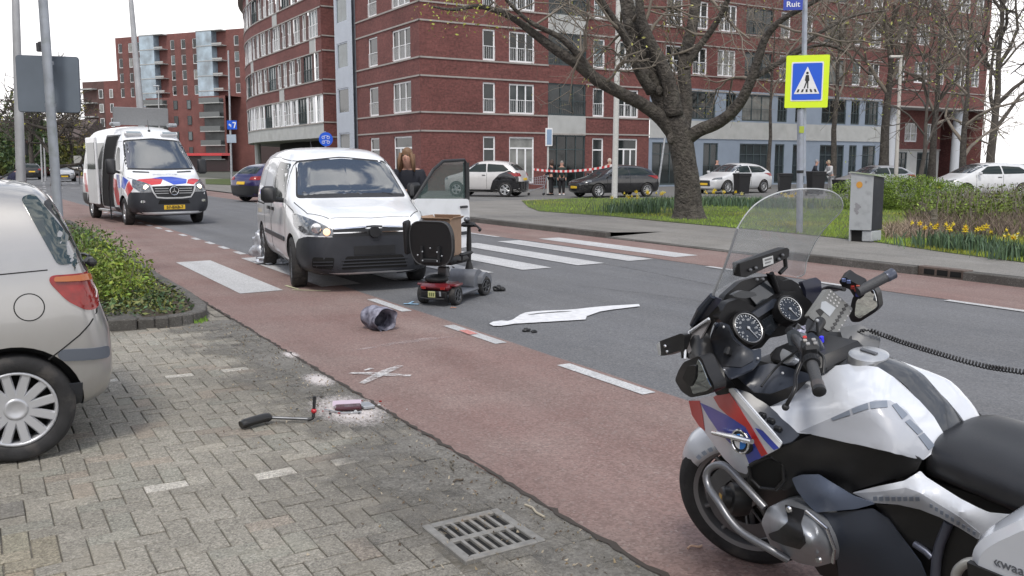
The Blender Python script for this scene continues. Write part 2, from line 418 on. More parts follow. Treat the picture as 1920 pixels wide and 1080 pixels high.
# ---- markings
mk = MB()
def mark(s0, s1, t0, t1, sk=0, z=.009): mk.quad(ST(s0, t0, z), ST(s0 + sk, t1, z), ST(s1 + sk, t1, z), ST(s1, t0, z))
for s0, s1 in ((-1.2, .3), (1.7, 3.2), (4.6, 5.65), (6.62, 7.64), (8.62, 9.62)): mark(s0, s1, 3.86, 3.98)
for i in range(14):
    s = 15.6 + 1.15 * i + (.25 if i > 4 else 0); tt = 3.92 - max(0, s - 18) * .03; mark(s, s + .55, tt, tt + .11)
for s0, s1 in ((2.2, 3.9), (5.05, 6.05), (7.0, 8.05), (9.1, 10.0), (16.4, 17.9), (19.3, 20.8), (22.3, 23.8), (26, 27.5), (30, 31.5), (34, 35.5)): mark(s0, s1, 9.58, 9.70)
for k in range(8):
    t1 = 3.25 + 1.06 * k; mark(10.87 + .06 * k, 14.87 + .1 * k, t1 - .54, t1, .02)
for i in range(16): mark(40 + 7 * i, 43 + 7 * i, 6.6, 6.72)
for i in range(8): mark(56 + 5 * i, 57.5 + 5 * i, 3.4 + .3 * i, 3.55 + .3 * i)
for i in range(7): mark(62, 62.6, 3.4 + .95 * i, 3.9 + .95 * i)
struct(mk.build('road_markings', GM_LINE))
# sprayed cross, victim outline, tick marks
SPR = mat('chalk_spray', (.62, .62, .62), .9, noise_amt=.25, noise_scale=30)
def worn(m, lo, hi, sc=22):
    t = m.node_tree; q = t.nodes.new('ShaderNodeTexNoise'); q.inputs['Scale'].default_value = sc; q.inputs['Detail'].default_value = 8; q.inputs['Roughness'].default_value = .8
    tc = t.nodes.new('ShaderNodeTexCoord'); t.links.new(tc.outputs['Object'], q.inputs[0]); r = t.nodes.new('ShaderNodeMapRange'); r.inputs[1].default_value = lo; r.inputs[2].default_value = hi; t.links.new(q.outputs[0], r.inputs[0]); t.links.new(r.outputs[0], t.nodes['Principled BSDF'].inputs['Alpha'])
worn(SPR, .36, .66, 14)
SPR2 = mat('faded_chalk', (.43, .36, .35), .9, noise_amt=.2, noise_scale=20); worn(SPR2, .42, .7, 9)
b = MB()
def gs(mb, pts, w, z=.012):
    P = [G(x, y) for x, y in pts]; n = len(mb.v)
    for i, p in enumerate(P):
        t = (P[min(i + 1, len(P) - 1)] - P[max(i - 1, 0)]).normalized(); q = Vector((-t.y, t.x, 0)) * (w[i] if isinstance(w, list) else w) / 2
        mb.v += [(p.x + q.x, p.y + q.y, z), (p.x - q.x, p.y - q.y, z)]
    for i in range(len(P) - 1): mb.face([n + 2 * i, n + 2 * i + 1, n + 2 * i + 3, n + 2 * i + 2])
gs(b, [(655, 702), (690, 702.5), (730, 705), (770, 707)], [.04, .08, .085, .05])
gs(b, [(678, 722), (700, 711), (726, 698), (752, 688)], [.05, .08, .09, .05], .0135)
gs(b, [(683, 697), (698, 693)], [.02, .05])
struct(b.build('sprayed_cross', SPR))
b = MB(); gs(b, [(670, 657), (740, 645), (800, 637), (850, 632)], [.03, .10, .12, .02], .006); struct(b.build('chalk_smear', SPR2))
b = MB()
fig = [(917, 609), (925, 605), (940, 603), (952, 604), (962, 601), (975, 592), (985, 588), (1000, 586), (1030, 584), (1060, 583), (1085, 581), (1110, 578), (1145, 575), (1198, 572), (1200, 576), (1150, 582), (1125, 586),
       (1100, 595), (1098, 601), (1050, 604), (1000, 607), (965, 609), (940, 613), (925, 613)]
P = [G(x, y) for x, y in fig]; V2, Fs = gridfill([(p.x, p.y) for p in P], .4)
b.add([(x, y, .0125) for x, y in V2], Fs)
struct(b.build('white_figure_outline', mat('white_spray', (.66, .67, .69), .9, noise_amt=.12, noise_scale=12)))
b = MB(); gs(b, [(990, 593), (1010, 590), (1050, 587), (1072, 586)], [.01, .04, .05, .01], .0165); struct(b.build('road_gap_in_outline', GM_ASPH))
b = MB(); BL = mat('pale_blue_chalk', (.25, .42, .58), .9)
gs(b, [(757, 571), (785, 572)], .05); gs(b, [(842, 571), (856, 572)], .05); gs(b, [(892, 552), (907, 553)], .04); gs(b, [(775, 567), (765, 572)], .03, .0135)
struct(b.build('blue_wheel_marks', BL))
b = MB(); gs(b, [(548, 545), (620, 547)], [.03, .03]); gs(b, [(536, 537), (560, 544)], [.04, .02], .0135); struct(b.build('yellow_wheel_mark', mat('yellow_chalk', (.58, .6, .38), .9)))
b = MB(); gs(b, [(868, 621), (888, 629)], [.09, .09], .0135); struct(b.build('red_paint_patch', mat('pink_worn_paint', (.5, .22, .2), .9, noise_amt=.3, noise_scale=60)))
# crack line along the gutter
b = MB(); random.seed(5)
def crack(s0, s1, tf, w, z=.011, st=.06):
    s = s0; L = []
    while s < s1:
        t = tf(s) + random.uniform(-.012, .012); ww = w * random.uniform(.25, 1.4); L.append((s, t, ww)); s += st * random.uniform(.5, 1.4)
    n = len(b.v)
    for s, t, ww in L: b.v.extend([tuple(ST(s, t - ww / 2, z)), tuple(ST(s, t + ww / 2, z))])
    for i in range(len(L) - 1): b.face([n + 2 * i, n + 2 * i + 1, n + 2 * i + 3, n + 2 * i + 2])
crack(-2, 16, lambda s: 2.185, .028)
struct(b.build('gutter_dirt_line', mat('dark_dirt', (.05, .042, .036), .95)))
# ---- near block paving: herringbone clinkers, each one a slightly uneven block
b = MB(); random.seed(11)
W = .1035
whites = {}
for s, t in ((7.0, .8), (6.93, 1.2), (6.8, 1.58), (4.51, .79), (4.44, 1.2), (4.38, 1.57), (4.30, 1.98)): whites[(round((s) / W), )] = 1
GRS, GRT = G(905, 1003).dot(U), G(905, 1003).dot(V)
wl = [(7.03, .42), (6.98, .80), (6.93, 1.2), (6.85, 1.58), (4.56, .40), (4.51, .79), (4.44, 1.2), (4.38, 1.57), (4.56, -.02), (4.6, -.45)]
cand = []
def blk(i0, j0, i1, j1):      # cells: i across (t), j along (s)
    t0 = 1.96 - (i0) * W; t1 = 1.96 - (i1) * W; s0 = j0 * W; s1 = j1 * W
    lo, hi = sorted((t0, t1)); 
    cand.append([lo, hi, s0, s1])
for i in range(0, 112):
    for j in range(-24, 100):
        d = (i - j) % 4
        if d == 0: blk(i, j, i + 2, j + 1)
        elif d == 3: blk(i, j, i + 1, j + 2)
for c in cand:
    lo, hi, s0, s1 = c; cs = (s0 + s1) / 2; ct = (lo + hi) / 2
    if ct < -1.5 - 0 and cs < -1: continue
    if ct < -9.5: continue
    if cs > 9.05 and ct > -1.9: continue
    if abs(cs - GRS) < .20 and abs(ct - GRT) < .20: continue
    g = .0018 + random.uniform(0, .0022)
    dz = random.uniform(-.0025, .002) + .003 * noise.noise(Vector((cs * .8, ct * .8, 0)))
    tx = random.uniform(-.003, .003); ty = random.uniform(-.003, .003)
    col = random.uniform(.90, 1.09); n1 = noise.noise(Vector((cs * .55, ct * .55, 2))); n2 = noise.noise(Vector((cs * 1.6, ct * 1.6, 9)))
    col *= 1 + .16 * n1 + .1 * n2
    r = g_ = bl = col; warm = random.random()
    if warm < .08: r *= 1.05; g_ *= .98; bl *= .92
    elif warm < .16: r *= .98; bl *= .96
    else: r *= 1.01; bl *= .96
    if ct > .9:                       # sooty area by the gutter
        k = min(1, (ct - .9) / .7) * (.26 + .22 * noise.noise(Vector((cs * 1.3, ct * 1.3, 5))))
        if cs < 4.6: r *= 1 - k; g_ *= 1 - k; bl *= 1 - k * .95
    if cs < 4.2 and ct < .2: r *= 1.04; bl *= .9
    horiz = (hi - lo) > (s1 - s0)
    white = horiz and any(abs(cs - a) < W * .55 and abs(ct - q) < W * 1.05 for a, q in wl)
    if white:
        wl = [q for q in wl if not (abs(cs - q[0]) < W * .55 and abs(ct - q[1]) < W * 1.05)]
        r = g_ = bl = random.uniform(1.7, 1.85)
    elif horiz and abs(cs - 4.62) < .05 and abs(ct + .2) < .12: r = g_ = bl = .62
    elif (not horiz) and abs(cs - 4.5) < .11 and abs(ct - .02) < .06: r = g_ = bl = .7
    b.c = (r, g_, bl)
    bv = .0035; X0, X1, Y0, Y1 = s0 + g, s1 - g, lo + g, hi - g
    def q(x, y, z): return tuple(ST(x, y, z + dz + tx * (x - cs) / .1 + ty * (y - ct) / .1))
    n = len(b.v)
    b.v += [q(X0 + bv, Y0 + bv, 0), q(X1 - bv, Y0 + bv, 0), q(X1 - bv, Y1 - bv, 0), q(X0 + bv, Y1 - bv, 0), q(X0, Y0, -.003), q(X1, Y0, -.003), q(X1, Y1, -.003), q(X0, Y1, -.003),
            q(X0, Y0, -.03), q(X1, Y0, -.03), q(X1, Y1, -.03), q(X0, Y1, -.03)]
    for f in ((0, 3, 2, 1), (0, 1, 5, 4), (1, 2, 6, 5), (2, 3, 7, 6), (3, 0, 4, 7), (4, 5, 9, 8), (5, 6, 10, 9), (6, 7, 11, 10), (7, 4, 8, 11)): b.face([n + k for k in f])
b.c = None
M_CLINK = groundmat('clinker_paving', (.385, .365, .325), (.45, .43, .385), (.42, .42, .42), sp_scale=110, streak=.12, patch=((.31, .285, .24), .45, 2.5), bump=.5, bscale=220)
def addattr(m):
    t = m.node_tree; bs = t.nodes['Principled BSDF']; src = bs.inputs['Base Color'].links[0].from_socket
    a = t.nodes.new('ShaderNodeVertexColor'); a.layer_name = 'Col'; q = t.nodes.new('ShaderNodeMix'); q.data_type = 'RGBA'; q.blend_type = 'MULTIPLY'; q.inputs[0].default_value = 1
    t.links.new(src, q.inputs[6]); t.links.new(a.outputs[0], q.inputs[7]); t.links.new(q.outputs[2], bs.inputs['Base Color'])
addattr(M_CLINK)
struct(b.build('paving', M_CLINK))
sheet('paving_bed', stp((-8, -30), (-8, 2.18), (160, 2.18), (160, -30)), -.0085, GM_SAND)
# gutter strip of long blocks beside the cycle lane
b = MB(); s = -3.0
while s < 30:
    L_ = .21 + random.uniform(-.01, .01)
    for (a, c) in ((1.965, 2.07), (2.07, 2.176)):
        k = random.uniform(.72, 1.08); b.c = (k, k * .98, k * .94); z = random.uniform(-.004, .002)
        n = len(b.v)
        g = .003
        b.v += [tuple(ST(s + g, a + g, z)), tuple(ST(s + L_ - g, a + g, z)), tuple(ST(s + L_ - g, c - g, z)), tuple(ST(s + g, c - g, z))]; b.face([n, n + 3, n + 2, n + 1])
    s += L_
struct(b.build('gutter', M_CLINK))
sheet('gutter_bed', stp((-3, 1.80), (-3, 2.1), (9, 2.1), (9, 1.80)), -.007, MATS['kerb_concrete'])
# gritty dirt that hides the joints beside the cycle lane
GR = groundmat('gutter_grit', (.26, .25, .225), (.36, .345, .315), (.6, .6, .6), sp_scale=90, streak=.3, patch=((.12, .115, .105), .75, 1.6), bump=.7, bscale=120)
t = GR.node_tree; tc = t.nodes.new('ShaderNodeTexCoord'); sp = t.nodes.new('ShaderNodeSeparateXYZ'); t.links.new(tc.outputs['Object'], sp.inputs[0]); q = t.nodes.new('ShaderNodeTexNoise'); q.inputs['Scale'].default_value = 2.2; q.inputs['Detail'].default_value = 9; q.inputs['Roughness'].default_value = .72; t.links.new(tc.outputs['Object'], q.inputs[0])
a1 = t.nodes.new('ShaderNodeMapRange'); a1.inputs[1].default_value = .3; a1.inputs[2].default_value = 2.0; a1.inputs[4].default_value = .62; t.links.new(sp.outputs[1], a1.inputs[0]); a2 = t.nodes.new('ShaderNodeMath'); a2.operation = 'ADD'; t.links.new(a1.outputs[0], a2.inputs[0]); t.links.new(q.outputs[0], a2.inputs[1])
a3 = t.nodes.new('ShaderNodeMapRange'); a3.inputs[1].default_value = .93; a3.inputs[2].default_value = 1.16; a3.inputs[4].default_value = .88; t.links.new(a2.outputs[0], a3.inputs[0]); t.links.new(a3.outputs[0], t.nodes['Principled BSDF'].inputs['Alpha'])
b = MB(); gc = G(905, 1003); gS, gT = gc.dot(U), gc.dot(V)
for (sa, sb, ta_, tb_) in ((-3, gS - .21, .3, 2.175), (gS + .21, 9.1, .3, 2.175), (gS - .21, gS + .21, .3, gT - .2), (gS - .21, gS + .21, gT + .2, 2.175)): b.quad((sa, -ta_, .0065), (sb, -ta_, .0065), (sb, -tb_, .0065), (sa, -tb_, .0065))
o = struct(b.build('gutter_grit', GR)); o.rotation_euler = (0, 0, YAW_U); sp.outputs[1]
a1.inputs[1].default_value = -.3; a1.inputs[2].default_value = -2.0
# pale salt and broken glass stain near the gutter
# ---- far pavement, kerbs, lawn
sheet('far_pavement', stp((-8, 11.70), (10.2, 11.70), (10.8, 12.8), (14.6, 12.8), (15.0, 11.70), (22.2, 11.70), (25.8, 12.5), (29.5, 15), (30.3, 18), (30, 23), (25, 17.5), (24.6, 16.6), (-8, 17.0)), .115, GM_WALK)
KB = MB(); random.seed(4)
def kerb(P, z0, z1, w, mb=None, L_=1.0):
    mb = mb or KB; P = [Vector(p) for p in P]
    for a, c in zip(P[:-1], P[1:]):
        d = c - a; ln = d.length; k = max(1, round(ln / L_)); d.normalize(); nn = Vector((-d.y, d.x, 0))
        for i in range(k):
            p = a + d * (ln * i / k); q = a + d * (ln * (i + 1) / k); zz = z1 + random.uniform(-.006, .006)
            M = Matrix(((d.x, nn.x, 0, p.x), (d.y, nn.y, 0, p.y), (0, 0, 1, 0), (0, 0, 0, 1)))
            mb.box(.004, ln / k - .004, 0 + random.uniform(-.006, .006), w, z0, zz, M, bev=.012)
kerb([ST(-8, 11.62), ST(6.0, 11.62)], -.05, .122, .14); kerb([ST(6.0, 11.62), ST(7.0, 11.62)], -.05, .122, .14)
kerb([ST(7.75, 11.62), ST(10.2, 11.62)], -.05, .122, .14); kerb([ST(15.0, 11.62), ST(22.2, 11.62)], -.05, .122, .14)
kerb([ST(10.2, 11.62), ST(15.0, 11.62)], -.05, .03, .14)
arc = [ST(22.2, 11.62), ST(23.8, 11.8), ST(25.6, 12.45), ST(27.6, 13.5), ST(29.2, 14.9)]
kerb(arc, -.05, .122, .14, L_=.6)
struct(KB.build('kerb', GM_KERB))
# ramp of the dropped kerb
b = MB(); b.quad(ST(10.2, 11.62, .03), ST(15.0, 11.62, .03), ST(14.6, 12.8, .119), ST(10.8, 12.8, .119)); struct(b.build('pavement_ramp', GM_WALK))
# gully inlet in the far kerb
t_ = thing('kerb_gully', 'cast iron gully inlet with three dark slots set into the far kerb', 'drain', ST(7.38, 11.62), YAW_U)
b = MB(); b.box(-.37, .37, -.14, .02, -.05, .128, bev=.01); b.build('inlet_frame', mat('rusty_iron', (.13, .10, .085), .7, .3, noise_amt=.25, noise_scale=30), t_)
for i in range(3):
    b = MB(); b.box(-.29 + i * .2, -.13 + i * .2, .018, .026, .02, .095); b.build('slot', mat('void_black', (.006, .006, .006), .9), t_)
b = MB(); b.v = []; b.box(-.12, .12, -.5, -.14, .115, .124, bev=.006)
# lawn outline (ground points), gently domed, grass blades on it
lawn = [(990, 388), (1010, 396), (1080, 401), (1150, 406), (1240, 415), (1330, 423), (1450, 434), (1560, 445), (1650, 455), (1780, 474), (1920, 492), (2060, 512), (2300, 548)]
Lf = [G(x, y, .12) for x, y in lawn]
Lb = [ST(-10, 30), ST(10, 31), ST(24, 30.5), ST(28.5, 25.5), ST(30.2, 21.5), ST(29.5, 18.4)]
LP = [(p.x, p.y) for p in Lf] + [(p.x, p.y) for p in Lb]
V2, Fs = gridfill(LP, .6)
def lawn_z(x, y): return .118 + .008 * (1 + noise.noise(Vector((x * .25, y * .25, 0))))
b = MB(); b.smooth = True; b.add([(x, y, lawn_z(x, y)) for x, y in V2], Fs); struct(b.build('lawn', GM_GRASSB))
def inpoly(x, y, P=LP):
    c = False; j = len(P) - 1
    for i in range(len(P)):
        if (P[i][1] > y) != (P[j][1] > y) and x < (P[j][0] - P[i][0]) * (y - P[i][1]) / (P[j][1] - P[i][1]) + P[i][0]: c = not c
        j = i
    return c
M_BLADE = mat('grass_blades', (.25, .36, .065), .75, attr=True)
def blades(name, n, region, h, wd, colf, zf, label, lean=.5, m=None):
    b = MB(); k = 0; tries = 0
    while k < n and tries < n * 12:
        tries += 1; x, y = region()
        if x is None: continue
        hh = h * random.uniform(.4, 1.2); a = random.uniform(0, 2 * PI); w_ = wd * random.uniform(.6, 1.3); la = random.uniform(0, lean) * hh; lb = random.uniform(0, 2 * PI)
        z = zf(x, y) - .004; b.c = colf(x, y); i = len(b.v); dx, dy = math.cos(a) * w_, math.sin(a) * w_; ex, ey = math.cos(lb) * la, math.sin(lb) * la
        b.v += [(x - dx, y - dy, z), (x + dx, y + dy, z), (x + ex * .4 + dx * .7, y + ey * .4 + dy * .7, z + hh * .55), (x + ex * .4 - dx * .7, y + ey * .4 - dy * .7, z + hh * .55), (x + ex, y + ey, z + hh)]
        b.face([i, i + 1, i + 2, i + 3]); b.face([i + 3, i + 2, i + 4]); k += 1
    o = b.build(name, m or M_BLADE); tag(o, label, 'grass', kind='stuff'); return o
random.seed(3)
def reg_lawn():
    px = random.uniform(975, 1990); py = random.uniform(362, 520); p = G(px, py, .14)
    return (p.x, p.y) if inpoly(p.x, p.y) and p.length < 60 else (None, None)
def grasscol(x, y):
    k = 1 + .35 * noise.noise(Vector((x * .7, y * .7, 0))) + random.uniform(-.25, .25); br = noise.noise(Vector((x * .5, y * .5, 7)))
    return (k * (1.0 + max(0, br) * .8), k, k * .8)
blades('grass', 42000, reg_lawn, .07, .006, grasscol, lawn_z, 'short spring grass of the verge between the far pavement and the parked cars')
# small green strip far left and a weed tuft
b = MB(); P = [G(385, 337), G(470, 336), G(470, 350), G(420, 348), G(386, 347)]; b.poly([(p.x, p.y, .07) for p in P]); struct(b.build('lawn_strip', GM_GRASSB))
def reg_w():
    p = G(372 + random.gauss(0, 7), 601 + random.gauss(0, 3)); return (p.x, p.y)
blades('weed_tuft', 260, reg_w, .05, .004, lambda x, y: (.9, 1.1, .8), lambda x, y: 0, 'bright green weed tuft growing at the corner of the planter kerb', .9)
random.seed(77)
def reg_gr(): p = ST(random.uniform(2.2, 9), 2.17 - abs(random.gauss(0, .38))); return (p.x, p.y)
blades('gutter_litter', 900, reg_gr, .012, .006, lambda x, y: random.choice([(.5, .42, .35), (1.3, 1.25, 1.1), (.35, .3, .26), (.8, .7, .5)]), lambda x, y: .013, 'fine grit and dry plant scraps scattered along the gutter', 2.0, mat('grit_scraps', (.30, .27, .23), .9, attr=True))
b = MB(); crack(4.8, 9.5, lambda s: 6.9 + .25 * math.sin(s * 1.1), .008, .0045, .1); crack(6, 16, lambda s: 8.3 + .2 * math.sin(s * .7), .010, .0045, .1); struct(b.build('road_crack', MATS['dark_dirt']))
# ---- grate
g0 = G(905, 1003); t_ = thing('drain_grate', 'square cast iron drain grate with two rows of slots set in the block paving', 'grate', (g0.x, g0.y, 0), YAW_U)
IR = mat('cast_iron', (.25, .245, .23), .6, .3, noise_amt=.2, noise_scale=25, dirt=((.24, .2, .15), .5, 9), bump=.15, bump_scale=200)
b = MB(); hx, hy = .205, .195
for (x0, x1, y0, y1) in ((-hx, hx, -hy, -hy + .04), (-hx, hx, hy - .04, hy), (-hx, -hx + .04, -hy + .04, hy - .04), (hx - .04, hx, -hy + .04, hy - .04), (-.017, .017, -hy + .04, hy - .04)):
    b.box(x0, x1, y0, y1, -.03, .012, bev=.004)
k = 7
for i in range(1, k):
    y = -hy + .04 + (2 * hy - .08) * i / k
    b.box(-hx + .04, -.017, y - .008, y + .008, -.03, .010, bev=.002); b.box(.017, hx - .04, y - .008, y + .008, -.03, .010, bev=.002)
b.build('grate_frame', IR, t_)
b = MB(); b.box(-hx + .01, hx - .01, -hy + .01, hy - .01, -.034, -.002); b.build('sump', mat('void_black', (.006, .006, .006), .9), t_)
# ---- planter island kerb + soil
PK = [G(205, 618), G(262, 618), G(330, 612), G(372, 601), G(388, 588), G(380, 570), G(352, 545)]
pl = [ST(9.22, -.6), ST(9.12, 1.0), ST(9.02, 1.55), ST(9.2, 1.9), ST(9.7, 2.06), ST(10.6, 2.10), ST(26, 2.14)]
b = MB(); kerb(catmull(pl[:5], 3) + pl[5:], -.05, .10, .13, b, .8); struct(b.build('planter_kerb', GM_KERB))
b = MB(); b.poly([tuple(ST(9.34, -.6, .06)), tuple(ST(9.24, 1.0, .06)), tuple(ST(9.16, 1.5, .06)), tuple(ST(9.4, 1.85, .06)), tuple(ST(10.6, 2.0, .06)), tuple(ST(25.9, 2.0, .06)), tuple(ST(26, -.6, .06))])
struct(b.build('planter_soil', mat('soil', (.07, .055, .04), .95, noise_amt=.3, noise_scale=30)))
b = MB(); b.box(0, .8, 0, .55, .02, .085, Matrix.Translation(ST(9.25, .55)) @ Matrix.Rotation(YAW_U - PI / 2, 4, 'Z') , bev=.01)
struct(b.build('planter_slab', GM_KERB))
# ================================================================== BUILDINGS
def brickmat(name, c1, c2, mortar, sc=1.0):
    m = bpy.data.materials.new(name); m.use_nodes = True; t = m.node_tree; n = t.nodes; l = t.links; b = n['Principled BSDF']; b.inputs['Roughness'].default_value = .85
    uv = n.new('ShaderNodeUVMap'); uv.uv_map = 'UVMap'
    br = n.new('ShaderNodeTexBrick'); br.inputs['Scale'].default_value = 1; br.inputs['Brick Width'].default_value = .22 * sc; br.inputs['Row Height'].default_value = .065 * sc; br.inputs['Mortar Size'].default_value = .008 * sc
    br.inputs['Color1'].default_value = (*c1, 1); br.inputs['Color2'].default_value = (*c2, 1); br.inputs['Mortar'].default_value = (*mortar, 1)
    l.new(uv.outputs[0], br.inputs['Vector'])
    q = n.new('ShaderNodeTexNoise'); q.inputs['Scale'].default_value = .35; q.inputs['Detail'].default_value = 8; q.inputs['Roughness'].default_value = .7; l.new(uv.outputs[0], q.inputs['Vector'])
    q2 = n.new('ShaderNodeTexNoise'); q2.inputs['Scale'].default_value = 7; q2.inputs['Detail'].default_value = 6; l.new(uv.outputs[0], q2.inputs['Vector'])
    ad = n.new('ShaderNodeMath'); ad.operation = 'ADD'; l.new(q.outputs[0], ad.inputs[0]); l.new(q2.outputs[0], ad.inputs[1])
    r = n.new('ShaderNodeMapRange'); r.inputs[1].default_value = .7; r.inputs[2].default_value = 1.3; r.inputs[3].default_value = .58; r.inputs[4].default_value = 1.34; l.new(ad.outputs[0], r.inputs[0])
    mx = n.new('ShaderNodeMix'); mx.data_type = 'RGBA'; mx.blend_type = 'MULTIPLY'; mx.inputs[0].default_value = 1; l.new(br.outputs[0], mx.inputs[6]); l.new(r.outputs[0], mx.inputs[7])
    l.new(mx.outputs[2], b.inputs['Base Color']); MATS[name] = m; return m
M_BRICK = brickmat('red_brick', (.140, .045, .040), (.195, .065, .057), (.125, .068, .062))
M_BRICKF = brickmat('far_red_brick', (.16, .058, .052), (.21, .080, .070), (.15, .08, .07))
M_BRICKD = brickmat('dark_brick', (.10, .055, .05), (.13, .07, .06), (.09, .06, .055))
M_CONC = mat('pale_concrete', (.42, .43, .42), .8, noise_amt=.08, noise_scale=1.5, dirt=((.3, .3, .28), .35, 1.2))
M_STRING = mat('string_course_stone', (.33, .31, .29), .8, noise_amt=.1, noise_scale=2)
M_BG = mat('blue_grey_cladding', (.24, .29, .36), .6, noise_amt=.06, noise_scale=1.2)
M_LG = mat('light_grey_cladding', (.40, .44, .50), .5, noise_amt=.05, noise_scale=1.2)
M_WFR = mat('white_window_frame', (.84, .85, .86), .5)
M_DFR = mat('dark_green_frame', (.045, .065, .07), .5)
M_ROOF = mat('roof_grey', (.2, .2, .2), .8, noise_amt=.1)
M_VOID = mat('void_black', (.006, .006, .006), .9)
def panemat(name, base, rough=.06, dark=.5):
    m = bpy.data.materials.new(name); m.use_nodes = True; t = m.node_tree; n = t.nodes; l = t.links; b = n['Principled BSDF']; b.inputs['Roughness'].default_value = rough
    b.inputs['Specular IOR Level'].default_value = .5; b.inputs['IOR'].default_value = 1.55
    oi = n.new('ShaderNodeObjectInfo'); tc = n.new('ShaderNodeTexCoord')
    sx = n.new('ShaderNodeSeparateXYZ'); l.new(tc.outputs['Object'], sx.inputs[0])
    r = n.new('ShaderNodeValToRGB'); r.color_ramp.interpolation = 'CONSTANT'; e = r.color_ramp.elements; e[0].color = (*base, 1); e[1].position = .38; e[1].color = (.015, .02, .02, 1)
    x = e.new(.60); x.color = (.05, .065, .068, 1); x = e.new(.76); x.color = (.16, .21, .22, 1); x = e.new(.88); x.color = (.34, .35, .33, 1)
    l.new(oi.outputs['Random'], r.inputs[0])
    q = n.new('ShaderNodeTexNoise'); q.inputs['Scale'].default_value = 1.6; q.inputs['Detail'].default_value = 3; l.new(tc.outputs['Object'], q.inputs['Vector'])
    mx = n.new('ShaderNodeMix'); mx.data_type = 'RGBA'; mx.blend_type = 'MULTIPLY'; mx.inputs[0].default_value = .8; l.new(r.outputs[0], mx.inputs[6]); l.new(q.outputs[0], mx.inputs[7])
    l.new(mx.outputs[2], b.inputs['Base Color'])
    bp = n.new('ShaderNodeBump'); bp.inputs['Strength'].default_value = .04; bp.inputs['Distance'].default_value = .05; q3 = n.new('ShaderNodeTexNoise'); q3.inputs['Scale'].default_value = .9; l.new(tc.outputs['Object'], q3.inputs['Vector']); l.new(q3.outputs[0], bp.inputs['Height']); l.new(bp.outputs[0], b.inputs['Normal'])
    MATS[name] = m; return m
M_PANE = panemat('window_pane', (.03, .04, .042))
WC = {}
def winmesh(w, h, style, fr):
    """frame mesh and pane mesh for a window w x h; local x along the wall, z up, outside towards -y"""
    key = (round(w, 2), round(h, 2), style, fr.name)
    if key in WC: return WC[key]
    f = MB(); t = .095; d0, d1 = -.03, .05
    def bar(x0, x1, z0, z1, e=0): f.box(x0, x1, d0 - e, d1, z0, z1)
    bar(0, t, 0, h); bar(w - t, w, 0, h); bar(t, w - t, h - t, h); bar(t, w - t, 0, t * 1.1)
    if style == 'wide':
        for k in (1, 2): bar(w * k / 3 - .04, w * k / 3 + .04, t, h - t, .002)
    if style == 'two': bar(w / 2 - .045, w / 2 + .045, t, h - t, .002)
    if style == 'door':
        bar(t, w - t, h * .74, h * .74 + .09, .002)
        for k in (1, 2): bar(w * k / 3 - .05, w * k / 3 + .05, t, h * .74, .001)
    if style == 'ndoor': bar(t, w - t, h * .72, h * .72 + .08, .002)
    if style == 'glaz':
        k = max(2, round(w / .75))
        for i in range(1, k): bar(w * i / k - .025, w * i / k + .025, t, h - t, .001)
        bar(t, w - t, h * .72, h * .72 + .06, .002)
    if style in ('wide', 'one', 'two', 'bay'):      # french balcony rail
        for z in (h * .46,): f.box(-.01, w + .01, -.085, -.065, z - .015, z + .015)
        k = max(2, int(w / .14))
        for i in range(k + 1): f.box(w * i / k - .006, w * i / k + .006, -.08, -.07, .06, h * .46)
    if style == 'bay':
        for k in (1, 2): bar(w * k / 3 - .035, w * k / 3 + .035, t, h - t, .002)
    p = MB(); p.box(t * .6, w - t * .6, .012, .03, t * .6, h - t * .6)
    a = f.build('tmp', fr); c = p.build('tmp', M_PANE); WC[key] = (a.data, c.data); bpy.data.objects.remove(a); bpy.data.objects.remove(c); return WC[key]
NWIN = {}
def window(parent, P, yaw, w, h, style, fr, set_in=.10, pname='window'):
    a, c = winmesh(w, h, style, fr)
    o = bpy.data.objects.new(pname, a); C.objects.link(o); o.parent = parent
    inn = Vector((-math.sin(yaw), math.cos(yaw), 0))
    o.location = P + inn * set_in; o.rotation_euler = (0, 0, yaw)
    q = bpy.data.objects.new('pane', c); C.objects.link(q); q.parent = o
    return o
